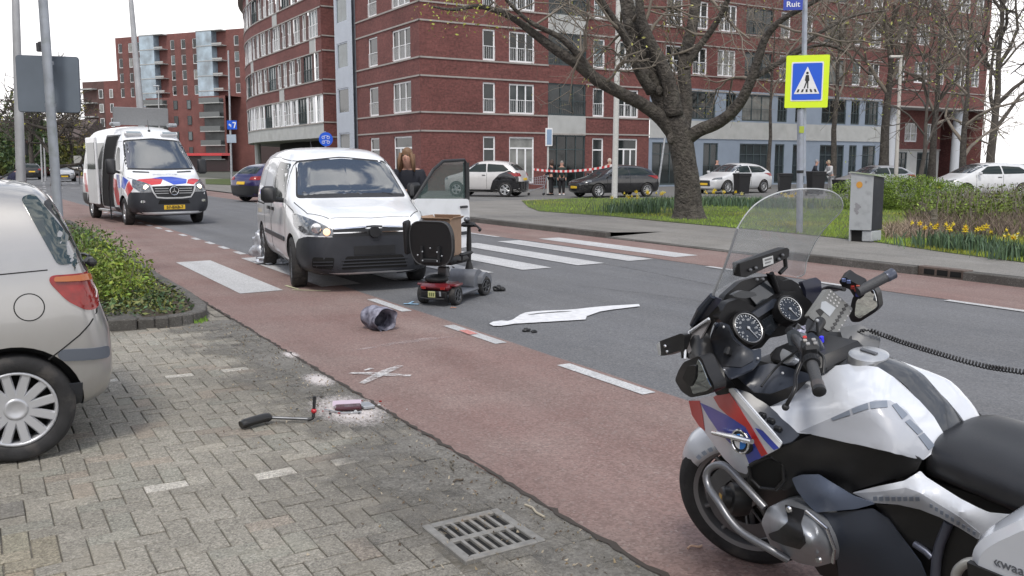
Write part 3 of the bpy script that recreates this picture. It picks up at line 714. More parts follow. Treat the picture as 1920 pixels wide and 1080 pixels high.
class Facade:
    """a wall running from u=0 along direction yaw (outside on its right-hand side, -y local)"""
    def __init__(s, root, P0, yaw, mats): s.root = root; s.P0 = Vector(P0); s.yaw = yaw; s.d = Vector((math.cos(yaw), math.sin(yaw), 0)); s.n = Vector((math.sin(yaw), -math.cos(yaw), 0)); s.w = MB(); s.trim = MB(); s.mats = mats
    def p(s, u, z, o=0): return s.P0 + s.d * u + s.n * o + Vector((0, 0, z))
    def q(s, u0, u1, z0, z1, m=0, o=0):
        if u1 - u0 < .001 or z1 - z0 < .001: return
        s.w.m = m; s.w.quad(s.p(u0, z0, o), s.p(u1, z0, o), s.p(u1, z1, o), s.p(u0, z1, o), [(u0, z0), (u1, z0), (u1, z1), (u0, z1)])
    def reveal(s, u0, u1, z0, z1, m=0, dp=.16):
        s.w.m = m; D_ = -dp
        for (a, b_) in (((u0, z0), (u1, z0)), ((u1, z0), (u1, z1)), ((u1, z1), (u0, z1)), ((u0, z1), (u0, z0))):
            s.w.quad(s.p(*a), s.p(*b_), s.p(b_[0], b_[1], D_), s.p(a[0], a[1], D_), [a, b_, b_, a])
    def win(s, u0, u1, z0, z1, style, fr, m=0, set_in=.10):
        s.reveal(u0, u1, z0, z1, m); window(s.root, s.p(u0, z0), s.yaw, u1 - u0, z1 - z0, style, fr, set_in)
    def band(s, u0, u1, z, h=.09, o=.05):
        M = Matrix(((s.d.x, -s.n.x, 0, s.P0.x), (s.d.y, -s.n.y, 0, s.P0.y), (0, 0, 1, 0), (0, 0, 0, 1)))
        s.trim.box(u0, u1, -o, .02, z - h / 2, z + h / 2, M)
    def done(s, name='wall'):
        s.w.build(name, s.mats, s.root)
        if s.trim.v: s.trim.build('string_course', M_STRING, s.root)
    def columns(s, u_start, u_end, cols, rows, m=0):
        """cols: (u0,u1,style[,frame]); rows: (z0,z1); wall filled round the openings from rows' z range"""
        zlo, zhi = s.zr; prev = u_start
        for c in cols:
            u0, u1 = c[0], c[1]; s.q(prev, u0, zlo, zhi, m); z = zlo
            for i, (a, b_) in enumerate(rows):
                s.q(u0, u1, z, a, m); st = c[2]
                if i == 0 and c[2] in ('wide',) and s.g0: st = 'door'
                if i == 0 and c[2] in ('one',) and s.g0: st = 'ndoor'
                s.win(u0, u1, a, b_, st, c[3] if len(c) > 3 else M_WFR, m); z = b_
            s.q(u0, u1, z, zhi, m); prev = u1
        s.q(prev, u_end, zlo, zhi, m)
TOP = 19.6
rows_all = [(.35, 3.15)] + [(4.5 + 3.03 * k, 6.28 + 3.03 * k) for k in range(5)]
bands = [3.4] + [z for k in range(5) for z in (4.45 + 3.03 * k, 6.47 + 3.03 * k)]
# --- corner block
B = thing('apartment_building', 'red brick apartment block on the corner with white framed windows and stone bands', 'building', ST(45.9, 21.9))
B.rotation_euler = (0, 0, 0); O_ = ST(45.9, 21.9)
fr_ = Facade(B, (0, 0, 0), YAW_V, [M_BRICK, M_CONC, M_BG, M_VOID])       # u = t-21.9
fr_.zr = (0, TOP); fr_.g0 = True
cols = [(4.05, 4.9, 'one'), (5.85, 7.65, 'wide')]
fr_.columns(0, 8.65, cols, rows_all)
# bay with pale panels 8.65..11.5
def bay(f, u0, u1, panels, brickm=0, pm=1):
    z = 0
    f.win(u0, u1, .05, 3.3, 'glaz', M_DFR, brickm, .08); z = 3.3
    for k in range(5):
        zs = 4.5 + 3.03 * k
        mm = pm if k in panels else brickm
        f.q(u0, u1, z, zs, mm, .02 if mm == pm else 0)
        f.win(u0, u1, zs, zs + 1.95, 'bay', M_DFR, brickm, .08); z = zs + 1.95
    f.q(u0, u1, z, TOP, brickm)
bay(fr_, 8.65, 11.5, (0, 2, 4))
fr_.columns(11.5, 16.7, [(12.05, 12.95, 'one'), (14.1, 15.75, 'wide')], rows_all)
for z in bands:
    for (a, c) in ((-.05, 8.65), (11.5, 16.7)): fr_.band(a, c, z)
fr_.band(8.65, 11.5, 3.36)
# lower two storeys blue-grey from u 16.7 to 40.8, brick above
g1 = [(17.0, 20.2, 'glaz'), (21.6, 23.0, 'g'), (25.1, 28.0, 'glaz'), (28.7, 29.7, 'g'), (30.6, 32.0, 'g'), (33.6, 36.4, 'glaz'), (37.0, 37.9, 'g'), (38.6, 40.2, 'glaz')]
def rowfill(f, u0, u1, cols, zlo, zhi, a, c, m, fr=M_DFR, st=None):
    prev = u0
    for k in cols:
        f.q(prev, k[0], zlo, zhi, m); f.q(k[0], k[1], zlo, a, m); f.win(k[0], k[1], a, c, st or ('glaz' if k[2] == 'glaz' else 'two'), fr, m, .08); f.q(k[0], k[1], c, zhi, m); prev = k[1]
    f.q(prev, u1, zlo, zhi, m)
rowfill(fr_, 16.7, 40.8, g1, 0, 3.25, .1, 2.95, 2)
fr_.q(16.7, 40.8, 3.25, 4.45, 1, .06)
g2 = [(17.2, 19.2, 'g'), (20.2, 22.6, 'g'), (23.6, 24.6, 'g'), (25.2, 28.2, 'glaz'), (28.8, 29.8, 'g'), (30.7, 31.9, 'g'), (33.6, 36.4, 'glaz'), (37.0, 38.0, 'g'), (38.7, 40.3, 'g')]
rowfill(fr_, 16.7, 40.8, g2, 4.45, 6.6, 4.55, 6.4, 2, st='bay')
fr_.zr = (6.6, TOP); fr_.g0 = False; rr = [(7.55 + 3.03 * k, 9.35 + 3.03 * k) for k in range(4)]
fr_.columns(16.7, 40.8, [(18.0, 19.4, 'two'), (20.4, 21.7, 'two'), (22.7, 24.4, 'wide'), (25.3, 28.0, 'bay', M_DFR), (28.8, 29.8, 'one'), (31.0, 32.2, 'two'), (33.5, 36.0, 'bay', M_DFR), (36.9, 37.9, 'one'), (38.8, 40.2, 'two')], rr)
for z in bands[2:]: fr_.band(16.7, 40.8, z, .07)
# block over the passage
fr_.w.m = 0; fr_.zr = (6.1, TOP); fr_.columns(40.8, 54.85, [(42.2, 43.4, 'two'), (44.6, 46.4, 'wide'), (47.5, 48.7, 'two'), (50.0, 51.8, 'wide'), (52.6, 53.8, 'two')], [(8.1 + 3.03 * k, 9.8 + 3.03 * k) for k in range(4)])
fr_.band(40.8, 54.9, 6.15, .12); fr_.band(40.8, 54.9, 7.5, .07)
# soffit + recessed lower front
fr_.w.m = 1; fr_.w.quad(fr_.p(40.8, 6.1), fr_.p(54.85, 6.1), fr_.p(54.85, 6.1, -6), fr_.p(40.8, 6.1, -6))
fr_.w.m = 0; fr_.w.quad(fr_.p(40.8, 0), fr_.p(40.8, 0, -9), fr_.p(40.8, 6.1, -9), fr_.p(40.8, 6.1), [(0, 0), (9, 0), (9, 6.1), (0, 6.1)])
fr_.q(40.8, 45.0, 0, 6.1, 0, -7)
fr_.w.m = 0; fr_.w.quad(fr_.p(45.0, 0, -2.4), fr_.p(45, 0, -7), fr_.p(45, 6.1, -7), fr_.p(45, 6.1, -2.4), [(0, 0), (5, 0), (5, 6.1), (0, 6.1)])
fr_.done()
f2 = Facade(B, fr_.p(45.0, 0, -2.4), YAW_V, [M_BRICK, M_CONC, M_BG]); 
rowfill(f2, 0, 7.4, [(.9, 2.8, 'glaz'), (4.2, 6.6, 'glaz')], 0, 2.7, .1, 2.5, 1)
rowfill(f2, 0, 7.4, [(.5, 1.3, 'g'), (2.3, 4.0, 'g'), (5.0, 6.8, 'g')], 2.7, 6.1, 3.4, 5.0, 0, M_WFR, 'two'); f2.band(-.1, 7.4, 2.72, .1, .12); f2.done('entrance_wall')
f3 = Facade(B, fr_.p(52.4, 0, -4.2), YAW_V, [M_BG, M_LG]); rowfill(f3, 0, 2.5, [(.7, 2.1, 'g')], 0, 6.1, 2.9, 5.2, 0); f3.done('side_wall')
for u in (43.05, 52.3):
    b = MB(); b.lathe([(.42, 0), (.42, 6.1)], 20, Matrix.Translation(fr_.p(u, 0, -.75))); b.smooth = True
    b.build('column', mat('pale_column', (.5, .53, .57), .6, noise_amt=.05), B, smooth=True, auto=40)
# right end wall, road-side wall
fe = Facade(B, fr_.p(54.85, 0), YAW_U, [M_BRICK]); fe.q(0, 14, 0, TOP); fe.done('end_wall')
fl_ = Facade(B, V * 0 + U * 9.55, YAW_U + PI, [M_BRICK]); fl_.zr = (0, TOP); fl_.g0 = True     # u from s=55.45 back to 45.9
fl_.columns(0, 9.55, [(2.05, 3.55, 'one'), (5.75, 8.35, 'wide')], rows_all)
for z in bands: fl_.band(0, 9.6, z)
fl_.done('side_wall')
# stair tower of pale cladding and glass between the two brick blocks
ft = Facade(B, U * 12.75 - V * .25, YAW_U + PI, [M_LG, M_BG, M_BRICK])
ft.q(0, .35, 0, TOP + 1, 0); ft.q(2.35, 3.2, 0, TOP + 1, 0)
z = 0
for k in range(7):
    a = 1.9 + 2.95 * k; ft.q(.35, 2.35, z, a, 0); ft.reveal(.35, 2.35, a, a + 1.7, 0); window(B, ft.p(.35, a), ft.yaw, 2.0, 1.7, 'plain', M_LG, .06); z = a + 1.7
ft.q(.35, 2.35, z, TOP + 1, 0); ft.done('stair_tower')
b = MB(); M = Matrix(((V.x, U.x, 0, 0), (V.y, U.y, 0, 0), (0, 0, 1, 0), (0, 0, 0, 1)))
b.box(.12, 6, 9.58, 12.72, 0, TOP + .9, M); b.build('tower_core', M_LG, B)
b = MB(); b.box(.2, 54.7, .25, 12, TOP - .3, TOP - .05, M); b.box(3.0, 6, 12.7, 17, 0, TOP - .5, M); b.build('roof', M_ROOF, B)
# --- curved wing
Wg = thing('curved_apartment_wing', 'curved red brick apartment wing with ribbon windows and pale concrete first floor beam', 'building', ST(62, 21.9))
path = []          # points in ST going from s=62 outwards, then round the curve
def wp(u):
    if u <= 15: return (62 + u, 21.9, 0)
    a = (u - 15) / 42.0; return (77 + 42 * math.sin(a), 21.9 + 42 * (1 - math.cos(a)), a)
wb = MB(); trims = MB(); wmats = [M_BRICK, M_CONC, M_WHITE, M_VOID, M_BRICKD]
def wpt(u, z, o=0):
    s, t, a = wp(u); s += o * math.sin(a) * 1; t -= o * math.cos(a); return ST(s - 62, t - 21.9, z)
def wq(u0, u1, z0, z1, m, o=0, n=1):
    for i in range(n):
        a, c = u0 + (u1 - u0) * i / n, u0 + (u1 - u0) * (i + 1) / n; wb.m = m
        wb.quad(wpt(c, z0, o), wpt(a, z0, o), wpt(a, z1, o), wpt(c, z1, o), [(-c, z0), (-a, z0), (-a, z1), (-c, z1)])
pat = [(.9, 'two'), (.6, None), (.95, 'one'), (.5, None), (2.1, 'bay'), (.5, None), (.9, 'one'), (.55, None), (1.5, 'two'), (.55, None)]
U_END = 52
nseg = int(U_END / 1.3)
for lev in range(5):
    z0 = 4.5 + 3.03 * lev; z1 = z0 + 1.95
    for i in range(nseg):
        u0 = U_END * i / nseg; u1 = U_END * (i + 1) / nseg
        zb = 3.4 if lev == 0 else z0 - 1.08
        mm = 1 if lev == 0 else 0
        if lev >= 1 and ((i * 7 + lev * 3) % 13 == 0): mm = 1
        wq(u0, u1, zb, z0, mm, .015 if mm == 1 and lev else 0)
    u = .7; k = lev * 3 % len(pat); wq(0, u, z0, z1, 2 if lev == 0 else 0); k = [0, 2, 4, 6, 8][lev % 5]; 
    while u < U_END - 3:
        wd, st = pat[k % len(pat)]; k += 1
        if st is None: wq(u, u + wd, z0, z1, 2 if lev == 0 else 4); 
        else:
            s, t, a = wp(u + wd); yaw = YAW_U + PI - a
            fr = M_DFR if st == 'bay' and lev != 2 else M_WFR
            P0 = wpt(u + wd, z0); P1 = wpt(u, z0); dd = P1 - P0
            window(Wg, P0, math.atan2(dd.y, dd.x), wd, z1 - z0, st, fr, .10)
        u += wd
    wq(u, U_END, z0, z1, 0, n=3)
wq(0, U_END, 4.5 + 15.15 - 1.08, TOP, 0, n=nseg)
wb.m = 1
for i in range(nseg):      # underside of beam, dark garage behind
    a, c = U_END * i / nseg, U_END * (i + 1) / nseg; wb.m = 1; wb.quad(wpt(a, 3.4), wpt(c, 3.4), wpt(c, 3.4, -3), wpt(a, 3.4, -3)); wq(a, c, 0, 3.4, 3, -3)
    for z in bands[1:]:
        n = len(trims.v); 
        trims.add([wpt(a, z - .045, .05), wpt(c, z - .045, .05), wpt(c, z + .045, .05), wpt(a, z + .045, .05), wpt(a, z - .045, -.02), wpt(c, z - .045, -.02), wpt(c, z + .045, -.02), wpt(a, z + .045, -.02)], [(0, 3, 2, 1), (3, 7, 6, 2), (0, 1, 5, 4)])
    wb.m = 0
    zz = 16.6
    trims.add([wpt(a, zz, .45), wpt(c, zz, .45), wpt(c, zz + .3, .45), wpt(a, zz + .3, .45), wpt(a, zz, -.02), wpt(c, zz, -.02), wpt(c, zz + .35, -.02), wpt(a, zz + .35, -.02)], [(0, 3, 2, 1), (3, 7, 6, 2), (0, 1, 5, 4)]) if a > 20 else None
e1 = wpt(0, 0); e2 = e1 + V * 9
wb.m = 0
for (za, zc) in ((0, TOP),): wb.quad(e1, e2, e2 + Vector((0, 0, zc)), e1 + Vector((0, 0, zc)), [(0, 0), (9, 0), (9, zc), (0, zc)])
for z in bands: 
    a = e1 + Vector((0, 0, z)) ; n_ = -U * .05; trims.add([a + n_, a + V * 9 + n_, a + V * 9 + n_ + Vector((0, 0, .09)), a + n_ + Vector((0, 0, .09)), a + Vector((0, 0, .09)), a + V * 9 + Vector((0, 0, .09))], [(0, 1, 2, 3), (3, 2, 5, 4)])
wb.build('wall', wmats, Wg); trims.build('string_course', M_STRING, Wg)
for u in (.3, 24):
    b = MB(); b.lathe([(.3, 0), (.3, 3.4)], 10, Matrix.Translation(wpt(u, 0, -.8))); b.build('pillar', M_CONC, Wg)
# --- distant apartment block behind the police van
FAo = Vector((-80.6, 184, 0)); FAe = Vector((-50.0, 170.5, 0)); dv = (FAe - FAo).normalized(); yF = math.atan2(dv.y, dv.x)
FB = thing('distant_apartment_building', 'tall distant red apartment block with glass corner bays and balconies behind the police van', 'building', FAo)
f = Facade(FB, (0, 0, 0), yF, [M_BRICKF, M_BRICKD, M_LG])
M_GBAY = mat('glass_bay', (.22, .30, .36), .08, 0, 1, .8, noise_amt=.5, noise_scale=.5)
LEN = 40.0; HT = 27.6; SH = 3.05
def tiny(parent, f, u, z, w=1.1, h=1.9):
    f.reveal(u, u + w, z, z + h, 1); window(parent, f.p(u, z), f.yaw, w, h, 'plain', M_WFR, .12)
colsF = [(.8, 1.2), (3.9, 1.2), (6.4, 1.2), (16.6, 1.2), (19.7, 1.3), (23.0, 1.3), (34.6, 1.3), (37.6, 1.2)]
prev = 0; zl = 14.6
for u, w_ in colsF:
    f.q(prev, u, 0, HT, 0); z = 0
    for k in range(4): 
        zz = 15.3 + SH * k; f.q(u, u + w_, z, zz, 1 if z else 0); tiny(FB, f, u, zz, w_); z = zz + 1.9
    f.q(u, u + w_, z, HT, 0); prev = u + w_
f.q(prev, LEN, 0, HT, 0)
fw = f.w; 
for (u0, u1) in ((9.0, 15.8), (25.6, 32.6)):      # projecting glass bays with balconies
    M = Matrix(((f.d.x, -f.n.x, 0, 0), (f.d.y, -f.n.y, 0, 0), (0, 0, 1, 0), (0, 0, 0, 1)))
    for k in range(5 if u0 < 20 else 5):
        z = 13.0 + 2.9 * k
        b = MB(); b.box(u0, u0 + 4.3, -1.6, .3, z, z + 2.75, M); b.build('glass_bay', M_GBAY, FB)
        b = MB(); b.box(u0 - .05, u1, -1.7, .3, z + 2.75, z + 2.9, M); b.box(u0 + 4.3, u1, -1.65, -1.6, z + .1, z + .4, M); b.build('balcony', M_CONC, FB)
    b = MB(); b.box(u0 - .1, u1 + .1, .02, .06, 13, HT - .4, M); b.build('balcony_wall', M_BRICKD, FB)
f.done()
FB.scale = (.88, .88, .965)
# lower wing in front, right
fo = Facade(FB, f.p(13.5, 0, 5), yF, [M_BRICKF, M_BRICKD, M_CONC])
fo.q(0, 22.5, 1.0, 14.5, 0, 0)
for (u, w_) in ((8.2, 1.1), (12.0, 1.1)):
    for k in range(4): window(FB, fo.p(u, 3.0 + SH * k, .15), yF, w_, 1.7, 'plain', M_DFR, 0)
M = Matrix(((f.d.x, -f.n.x, 0, fo.P0.x), (f.d.y, -f.n.y, 0, fo.P0.y), (0, 0, 1, 0), (0, 0, 0, 1)))
for (u0, u1) in ((0, 6.3), (16.5, 22.0)):
    for k in range(5):
        b = MB(); b.box(u0, u1, -1.4, 0, 2.2 + 2.7 * k, 2.4 + 2.7 * k, M); b.build('balcony', M_CONC, FB)
        b = MB(); b.box(u0, u1, -1.42, -1.38, 2.4 + 2.7 * k, 3.3 + 2.7 * k, M); b.build('balcony_rail', mat('smoked_glass', (.09, .10, .10), .2, 0, .8), FB)
    b = MB(); b.box(u0 + .1, u1 - .1, -.03, .1, 1, 14, M); b.build('balcony_wall', mat('dark_glazing', (.05, .055, .055), .3, noise_amt=.5, noise_scale=.8), FB)
fo.w.m = 0; fo.w.quad(fo.p(0, 14.5), fo.p(22.5, 14.5), fo.p(22.5, 14.5, -5), fo.p(0, 14.5, -5)); fo.done('lower_wing')
b = MB(); b.box(8, 23, -2.4, .4, 3.0, 3.5, M); b.build('canopy', M_RED, FB)
b = MB(); b.box(8.2, 22.8, -.2, .1, 0, 3.0, M); b.build('shop_front', mat('dark_shopfront', (.05, .02, .022), .3), FB)
b = MB(); M = Matrix(((f.d.x, -f.n.x, 0, 0), (f.d.y, -f.n.y, 0, 0), (0, 0, 1, 0), (0, 0, 0, 1))); b.box(.1, LEN - .1, .3, 14, 0, HT - .1, M); b.build('roof', M_BRICKD, FB)
# left lower block
L1 = thing('low_apartment_building', 'lower brick apartment block with pale balconies at the left end of the distant row', 'building', (-95.5, 200, 0))
f = Facade(L1, (0, 0, 0), yF, [M_BRICKD, M_BRICKF]); f.q(0, 6.5, 0, 19.3, 0); f.q(6.5, 14, 0, 19.3, 1)
for u, w_ in ((5.0, 1.2), (8.2, 1.0), (11.2, 1.0)):
    for k in range(5): window(L1, f.p(u, 3.2 + 3.1 * k, .12), yF, w_, 1.9, 'plain', M_WFR, 0)
M = Matrix(((f.d.x, -f.n.x, 0, 0), (f.d.y, -f.n.y, 0, 0), (0, 0, 1, 0), (0, 0, 0, 1)))
for k in range(6):
    b = MB(); b.box(-.3, 4.4, -1.4, 0, 2.5 + 3 * k, 2.75 + 3 * k, M); b.build('balcony', M_CONC, L1)
b = MB(); b.box(.1, 13.9, .1, 12, 0, 19.2, M); b.build('core', M_BRICKD, L1)
f.done()
# blocks at the far right edge
L2 = thing('terrace_building', 'grey brown terraced block with white window bands at the right edge behind bare trees', 'building', ST(20, 96))
f = Facade(L2, (0, 0, 0), R(-52), [mat('brown_brick', (.16, .12, .11), .85, noise_amt=.1), M_BG]); f.q(0, 30, 0, 3.0, 1); f.q(0, 30, 3.0, 12.5, 0)
for k in range(3):
    for j in range(9): window(L2, f.p(1.2 + 3.1 * j, 3.7 + 2.9 * k, .1), R(-52), 1.7, 1.6, 'two', M_WFR, 0)
f.w.m = 0; f.w.quad(f.p(0, 12.5, .5), f.p(30, 12.5, .5), f.p(30, 15.5, -5), f.p(0, 15.5, -5)); f.done()
# ================================================================== VEHICLES
M_GLASSM = mat('dark_window_glass', (0, 0, 0))
M_SEAM = mat('panel_gap', (.012, .012, .012), .9)
M_SPLGLASS = mat('smoked_side_glass', (.02, .028, .026), .05, 0, .4, 0)
def evalmesh(o):
    dg = bpy.context.evaluated_depsgraph_get(); dg.update()
    return bpy.data.meshes.new_from_object(o.evaluated_get(dg), depsgraph=dg)
def loft_body(name, st, mats, parent, arches=(), arch_r=.36, width=1.0, sub=2, archmat=1, crease=()):
    """st: stations (x, zb, wb, zm, wm, zbelt, wbelt, zr, wr, zt); returns (object, bvh)"""
    b = MB(); k = 8; vs = []
    for (x, zb, wb, zm, wm, zl, wl, zr, wr, zt) in st:
        half = [(0, zb), (wb * .82, zb), (wb, zb + .09), (wm, zm), (wl, zl), (wr, zr), (wr * .62, zt - (zt - zr) * .12), (0, zt)]
        vs += [(x, y, z) for y, z in half]; vs += [(x, -y, z) for y, z in half[1:-1]]
    def idx(i, j, side):
        if side > 0 or j in (0, k - 1): return i * 14 + j
        return i * 14 + k + j - 1
    fs = []
    for i in range(len(st) - 1):
        for j in range(k - 1):
            fs.append((idx(i, j, 1), idx(i, j + 1, 1), idx(i + 1, j + 1, 1), idx(i + 1, j, 1))); fs.append((idx(i, j, -1), idx(i + 1, j, -1), idx(i + 1, j + 1, -1), idx(i, j + 1, -1)))
    for i, r in ((0, 1), (len(st) - 1, -1)):
        for j in range(k - 1):
            q = [idx(i, j, 1), idx(i, j, -1), idx(i, j + 1, -1), idx(i, j + 1, 1)]; q = list(dict.fromkeys(q)); fs.append(tuple(q[::r]))
    b.add(vs, fs); o = b.build(name, mats)
    bm = bmesh.new(); bm.from_mesh(o.data); bmesh.ops.recalc_face_normals(bm, faces=bm.faces); bm.to_mesh(o.data); bm.free()
    md = o.modifiers.new('s', 'SUBSURF'); md.levels = sub; md.render_levels = sub
    me0 = evalmesh(o); bvh = BVHTree.FromPolygons([v.co for v in me0.vertices], [p.vertices[:] for p in me0.polygons])
    cuts = []
    for (ax, az) in arches:
        cb = MB(); 
        for s in (1, -1): cb.lathe([(arch_r, 0), (arch_r, .36)], 40, Matrix.Translation((ax, s * (width / 2 - .30) + (0 if s > 0 else 0), az)) @ Matrix.Rotation(-s * PI / 2, 4, 'X'))
        co = cb.build('cut', mats[0])
        bm = bmesh.new(); bm.from_mesh(co.data); bmesh.ops.recalc_face_normals(bm, faces=bm.faces); bm.to_mesh(co.data); bm.free()
        m = o.modifiers.new('b', 'BOOLEAN'); m.object = co; m.operation = 'DIFFERENCE'; m.solver = 'EXACT'; m.use_self = True; cuts.append(co)
    me = evalmesh(o); bpy.data.objects.remove(o)
    for c in cuts: bpy.data.objects.remove(c)
    for p in me.polygons:
        c = p.center
        for (ax, az) in arches:
            if math.hypot(c.x - ax, c.z - az) < arch_r * 1.01 + .002 and (abs(p.normal.y) > .95 and abs(abs(c.y) - (width / 2 - .30)) < .02 or abs((c.x - ax) * p.normal.x + (c.z - az) * p.normal.z) > arch_r * .85 and math.hypot(c.x - ax, c.z - az) > arch_r * .9): p.material_index = archmat
    me.name = name
    o = finish(name, me, parent, True, 32)
    return o, bvh
def wheel(parent, x, y, r, w=.2, spokes=10, rimmat=None, style='thin', side=1, steer=0, name='wheel', rimr=.68):
    """y positive side: outside faces +y when side=1"""
    rimmat = rimmat or M_ALU
    M = Matrix.Translation((x, y, r)) @ Matrix.Rotation(steer, 4, 'Z') @ Matrix.Rotation(-side * PI / 2, 4, 'X')
    ri = r * rimr; h = w / 2
    t = MB(); t.smooth = True
    t.lathe([(ri, -h * .8), (ri + .012, -h * .95), (r * .9, -h), (r * .97, -h * .86), (r, -h * .55), (r, h * .55), (r * .97, h * .86), (r * .9, h), (ri + .012, h * .95), (ri, h * .8), (ri * .98, h * .3), (ri * .98, -h * .3)], 48, None, True)
    me_o = t.build(name, M_RUB, parent); me_o.matrix_local = M
    for p in me_o.data.polygons: p.use_smooth = True
    b = MB(); b.smooth = True
    b.m = 0; b.lathe([(ri * 1.0, h * .55), (ri * 1.0, h * .86), (ri * .93, h * .9), (ri * .90, h * .6), (ri * .88, -h * .2), (ri * .99, -h * .2)], 44, None, True)
    b.m = 1; b.lathe([(ri * .9, -h * .1), (.02, -h * .1), (.02, -h * .2), (ri * .9, -h * .2)], 30, None, True)
    b.lathe([(.0, h * .0), (ri * .60, h * .0), (ri * .62, -h * .05)], 26)
    b.smooth = False; b.m = 0
    for k in range(spokes):
        a = 2 * PI * k / spokes + .2; w0, w1 = {'thin': (.035, .028), 'fat': (.07, .10), 'cover': (.05, .052), 'hub': (.0, .0)}[style]
        if style == 'hub': continue
        w0 *= ri / .2; w1 *= ri / .2
        M2 = Matrix.Rotation(a, 4, 'Z'); z0, z1 = h * .62, h * .84
        q = [(ri * .12, -w0 / 2), (ri * .95, -w1 / 2), (ri * .95, w1 / 2), (ri * .12, w0 / 2)]
        n = len(b.v); pts = [(q[0][0], q[0][1], z0), (q[1][0], q[1][1], h * .70), (q[2][0], q[2][1], h * .70), (q[3][0], q[3][1], z0)]
        pts += [(p[0], p[1] * .72, p[2] + .012) for p in pts]
        b.add(pts, [(4, 5, 6, 7), (0, 1, 5, 4), (1, 2, 6, 5), (2, 3, 7, 6), (3, 0, 4, 7)], M2)
    b.smooth = True
    b.lathe([(ri * .30, h * .5), (ri * .29, h * .80), (ri * .23, h * .86), (ri * .19, h * .80), (0.001, h * .82)], 30)
    o = b.build('rim', [rimmat, M_VOID], me_o)
    return me_o
def panels(bvh, parent, specs):
    """specs: (name, material, [(axis, poly)...], off, thick, step)"""
    specs = [q for sp in specs for q in ([(sp[0], sp[1], [l]) + tuple(sp[3:]) for l in sp[2]] if sp[0] in ('cladding', 'side_chevron', 'side_stripe', 'hood_stripe', 'fog_light', 'rubbing_strip', 'side_window', 'bonnet_vent', 'door_handle', 'mud_flap') else [sp])]
    for sp in specs:
        name, m, L = sp[0], sp[1], sp[2]; off = sp[3] if len(sp) > 3 else .004; th = sp[4] if len(sp) > 4 else .008; step = sp[5] if len(sp) > 5 else .08
        b = MB()
        for ax, poly in L: conform(b, bvh, poly, ax, off, th, step)
        b.build(name, m, parent, smooth=True, auto=35)
def mir(poly): return [(-a, c) for a, c in poly][::-1]
def sym(poly): return poly + mir(poly)

# ------------------------------------------------------------------ white delivery van
Cx = thing('white_van', 'white delivery van with dark front bumper and driver door open at the crossing', 'van', (-1.71, 10.90, 0), R(-66.7))
S = [(0.01, .26, .50, .42, .58, .62, .56, .76, .46, .80), (-.06, .22, .66, .42, .74, .68, .70, .86, .58, .89), (-.22, .2, .80, .45, .84, .78, .80, .94, .66, .97), (-.60, .2, .85, .5, .89, .92, .86, 1.02, .72, 1.05), (-1.08, .2, .86, .55, .895, 1.02, .875, 1.11, .78, 1.15),
     (-1.22, .2, .86, .55, .895, 1.04, .885, 1.20, .83, 1.24), (-1.62, .2, .86, .55, .895, 1.07, .885, 1.53, .765, 1.58), (-1.86, .2, .86, .55, .895, 1.08, .885, 1.68, .74, 1.745), (-2.3, .2, .86, .55, .895, 1.08, .89, 1.75, .755, 1.83), (-3.2, .2, .86, .55, .895, 1.08, .89, 1.75, .76, 1.84),
     (-4.1, .22, .86, .55, .89, 1.08, .875, 1.72, .74, 1.80), (-4.34, .25, .82, .55, .86, 1.08, .84, 1.62, .70, 1.70), (-4.41, .32, .74, .55, .80, 1.05, .78, 1.5, .55, 1.58)]
van, bv = loft_body('body', S, [M_WVAN, M_BLACK], Cx, [(-.88, .33), (-3.56, .33)], .37, 1.80)
SCREEN = mat('windscreen_glass', (.03, .038, .045), .03, 0, .5, 0); SCREEN.node_tree.nodes['Principled BSDF'].inputs['IOR'].default_value = 2.9
ws = rnd([(-.725, 1.165), (-.61, 1.60), (0, 1.655), (.61, 1.60), (.725, 1.165), (0, 1.175)], .05)
wt = rnd([(-.75, 1.135), (-.63, 1.625), (0, 1.685), (.63, 1.625), (.75, 1.135), (0, 1.14)], .05)
ltR = rnd([(-.50, .715), (-.50, .79), (-.70, .90), (-.84, .965), (-.86, .80), (-.80, .725)], .03); ltL = mir(ltR)
sideb = [(-.03, .22), (-.03, .70), (-.2, .70), (-.42, .66), (-.50, .60), (-.535, .45), (-.54, .24)]
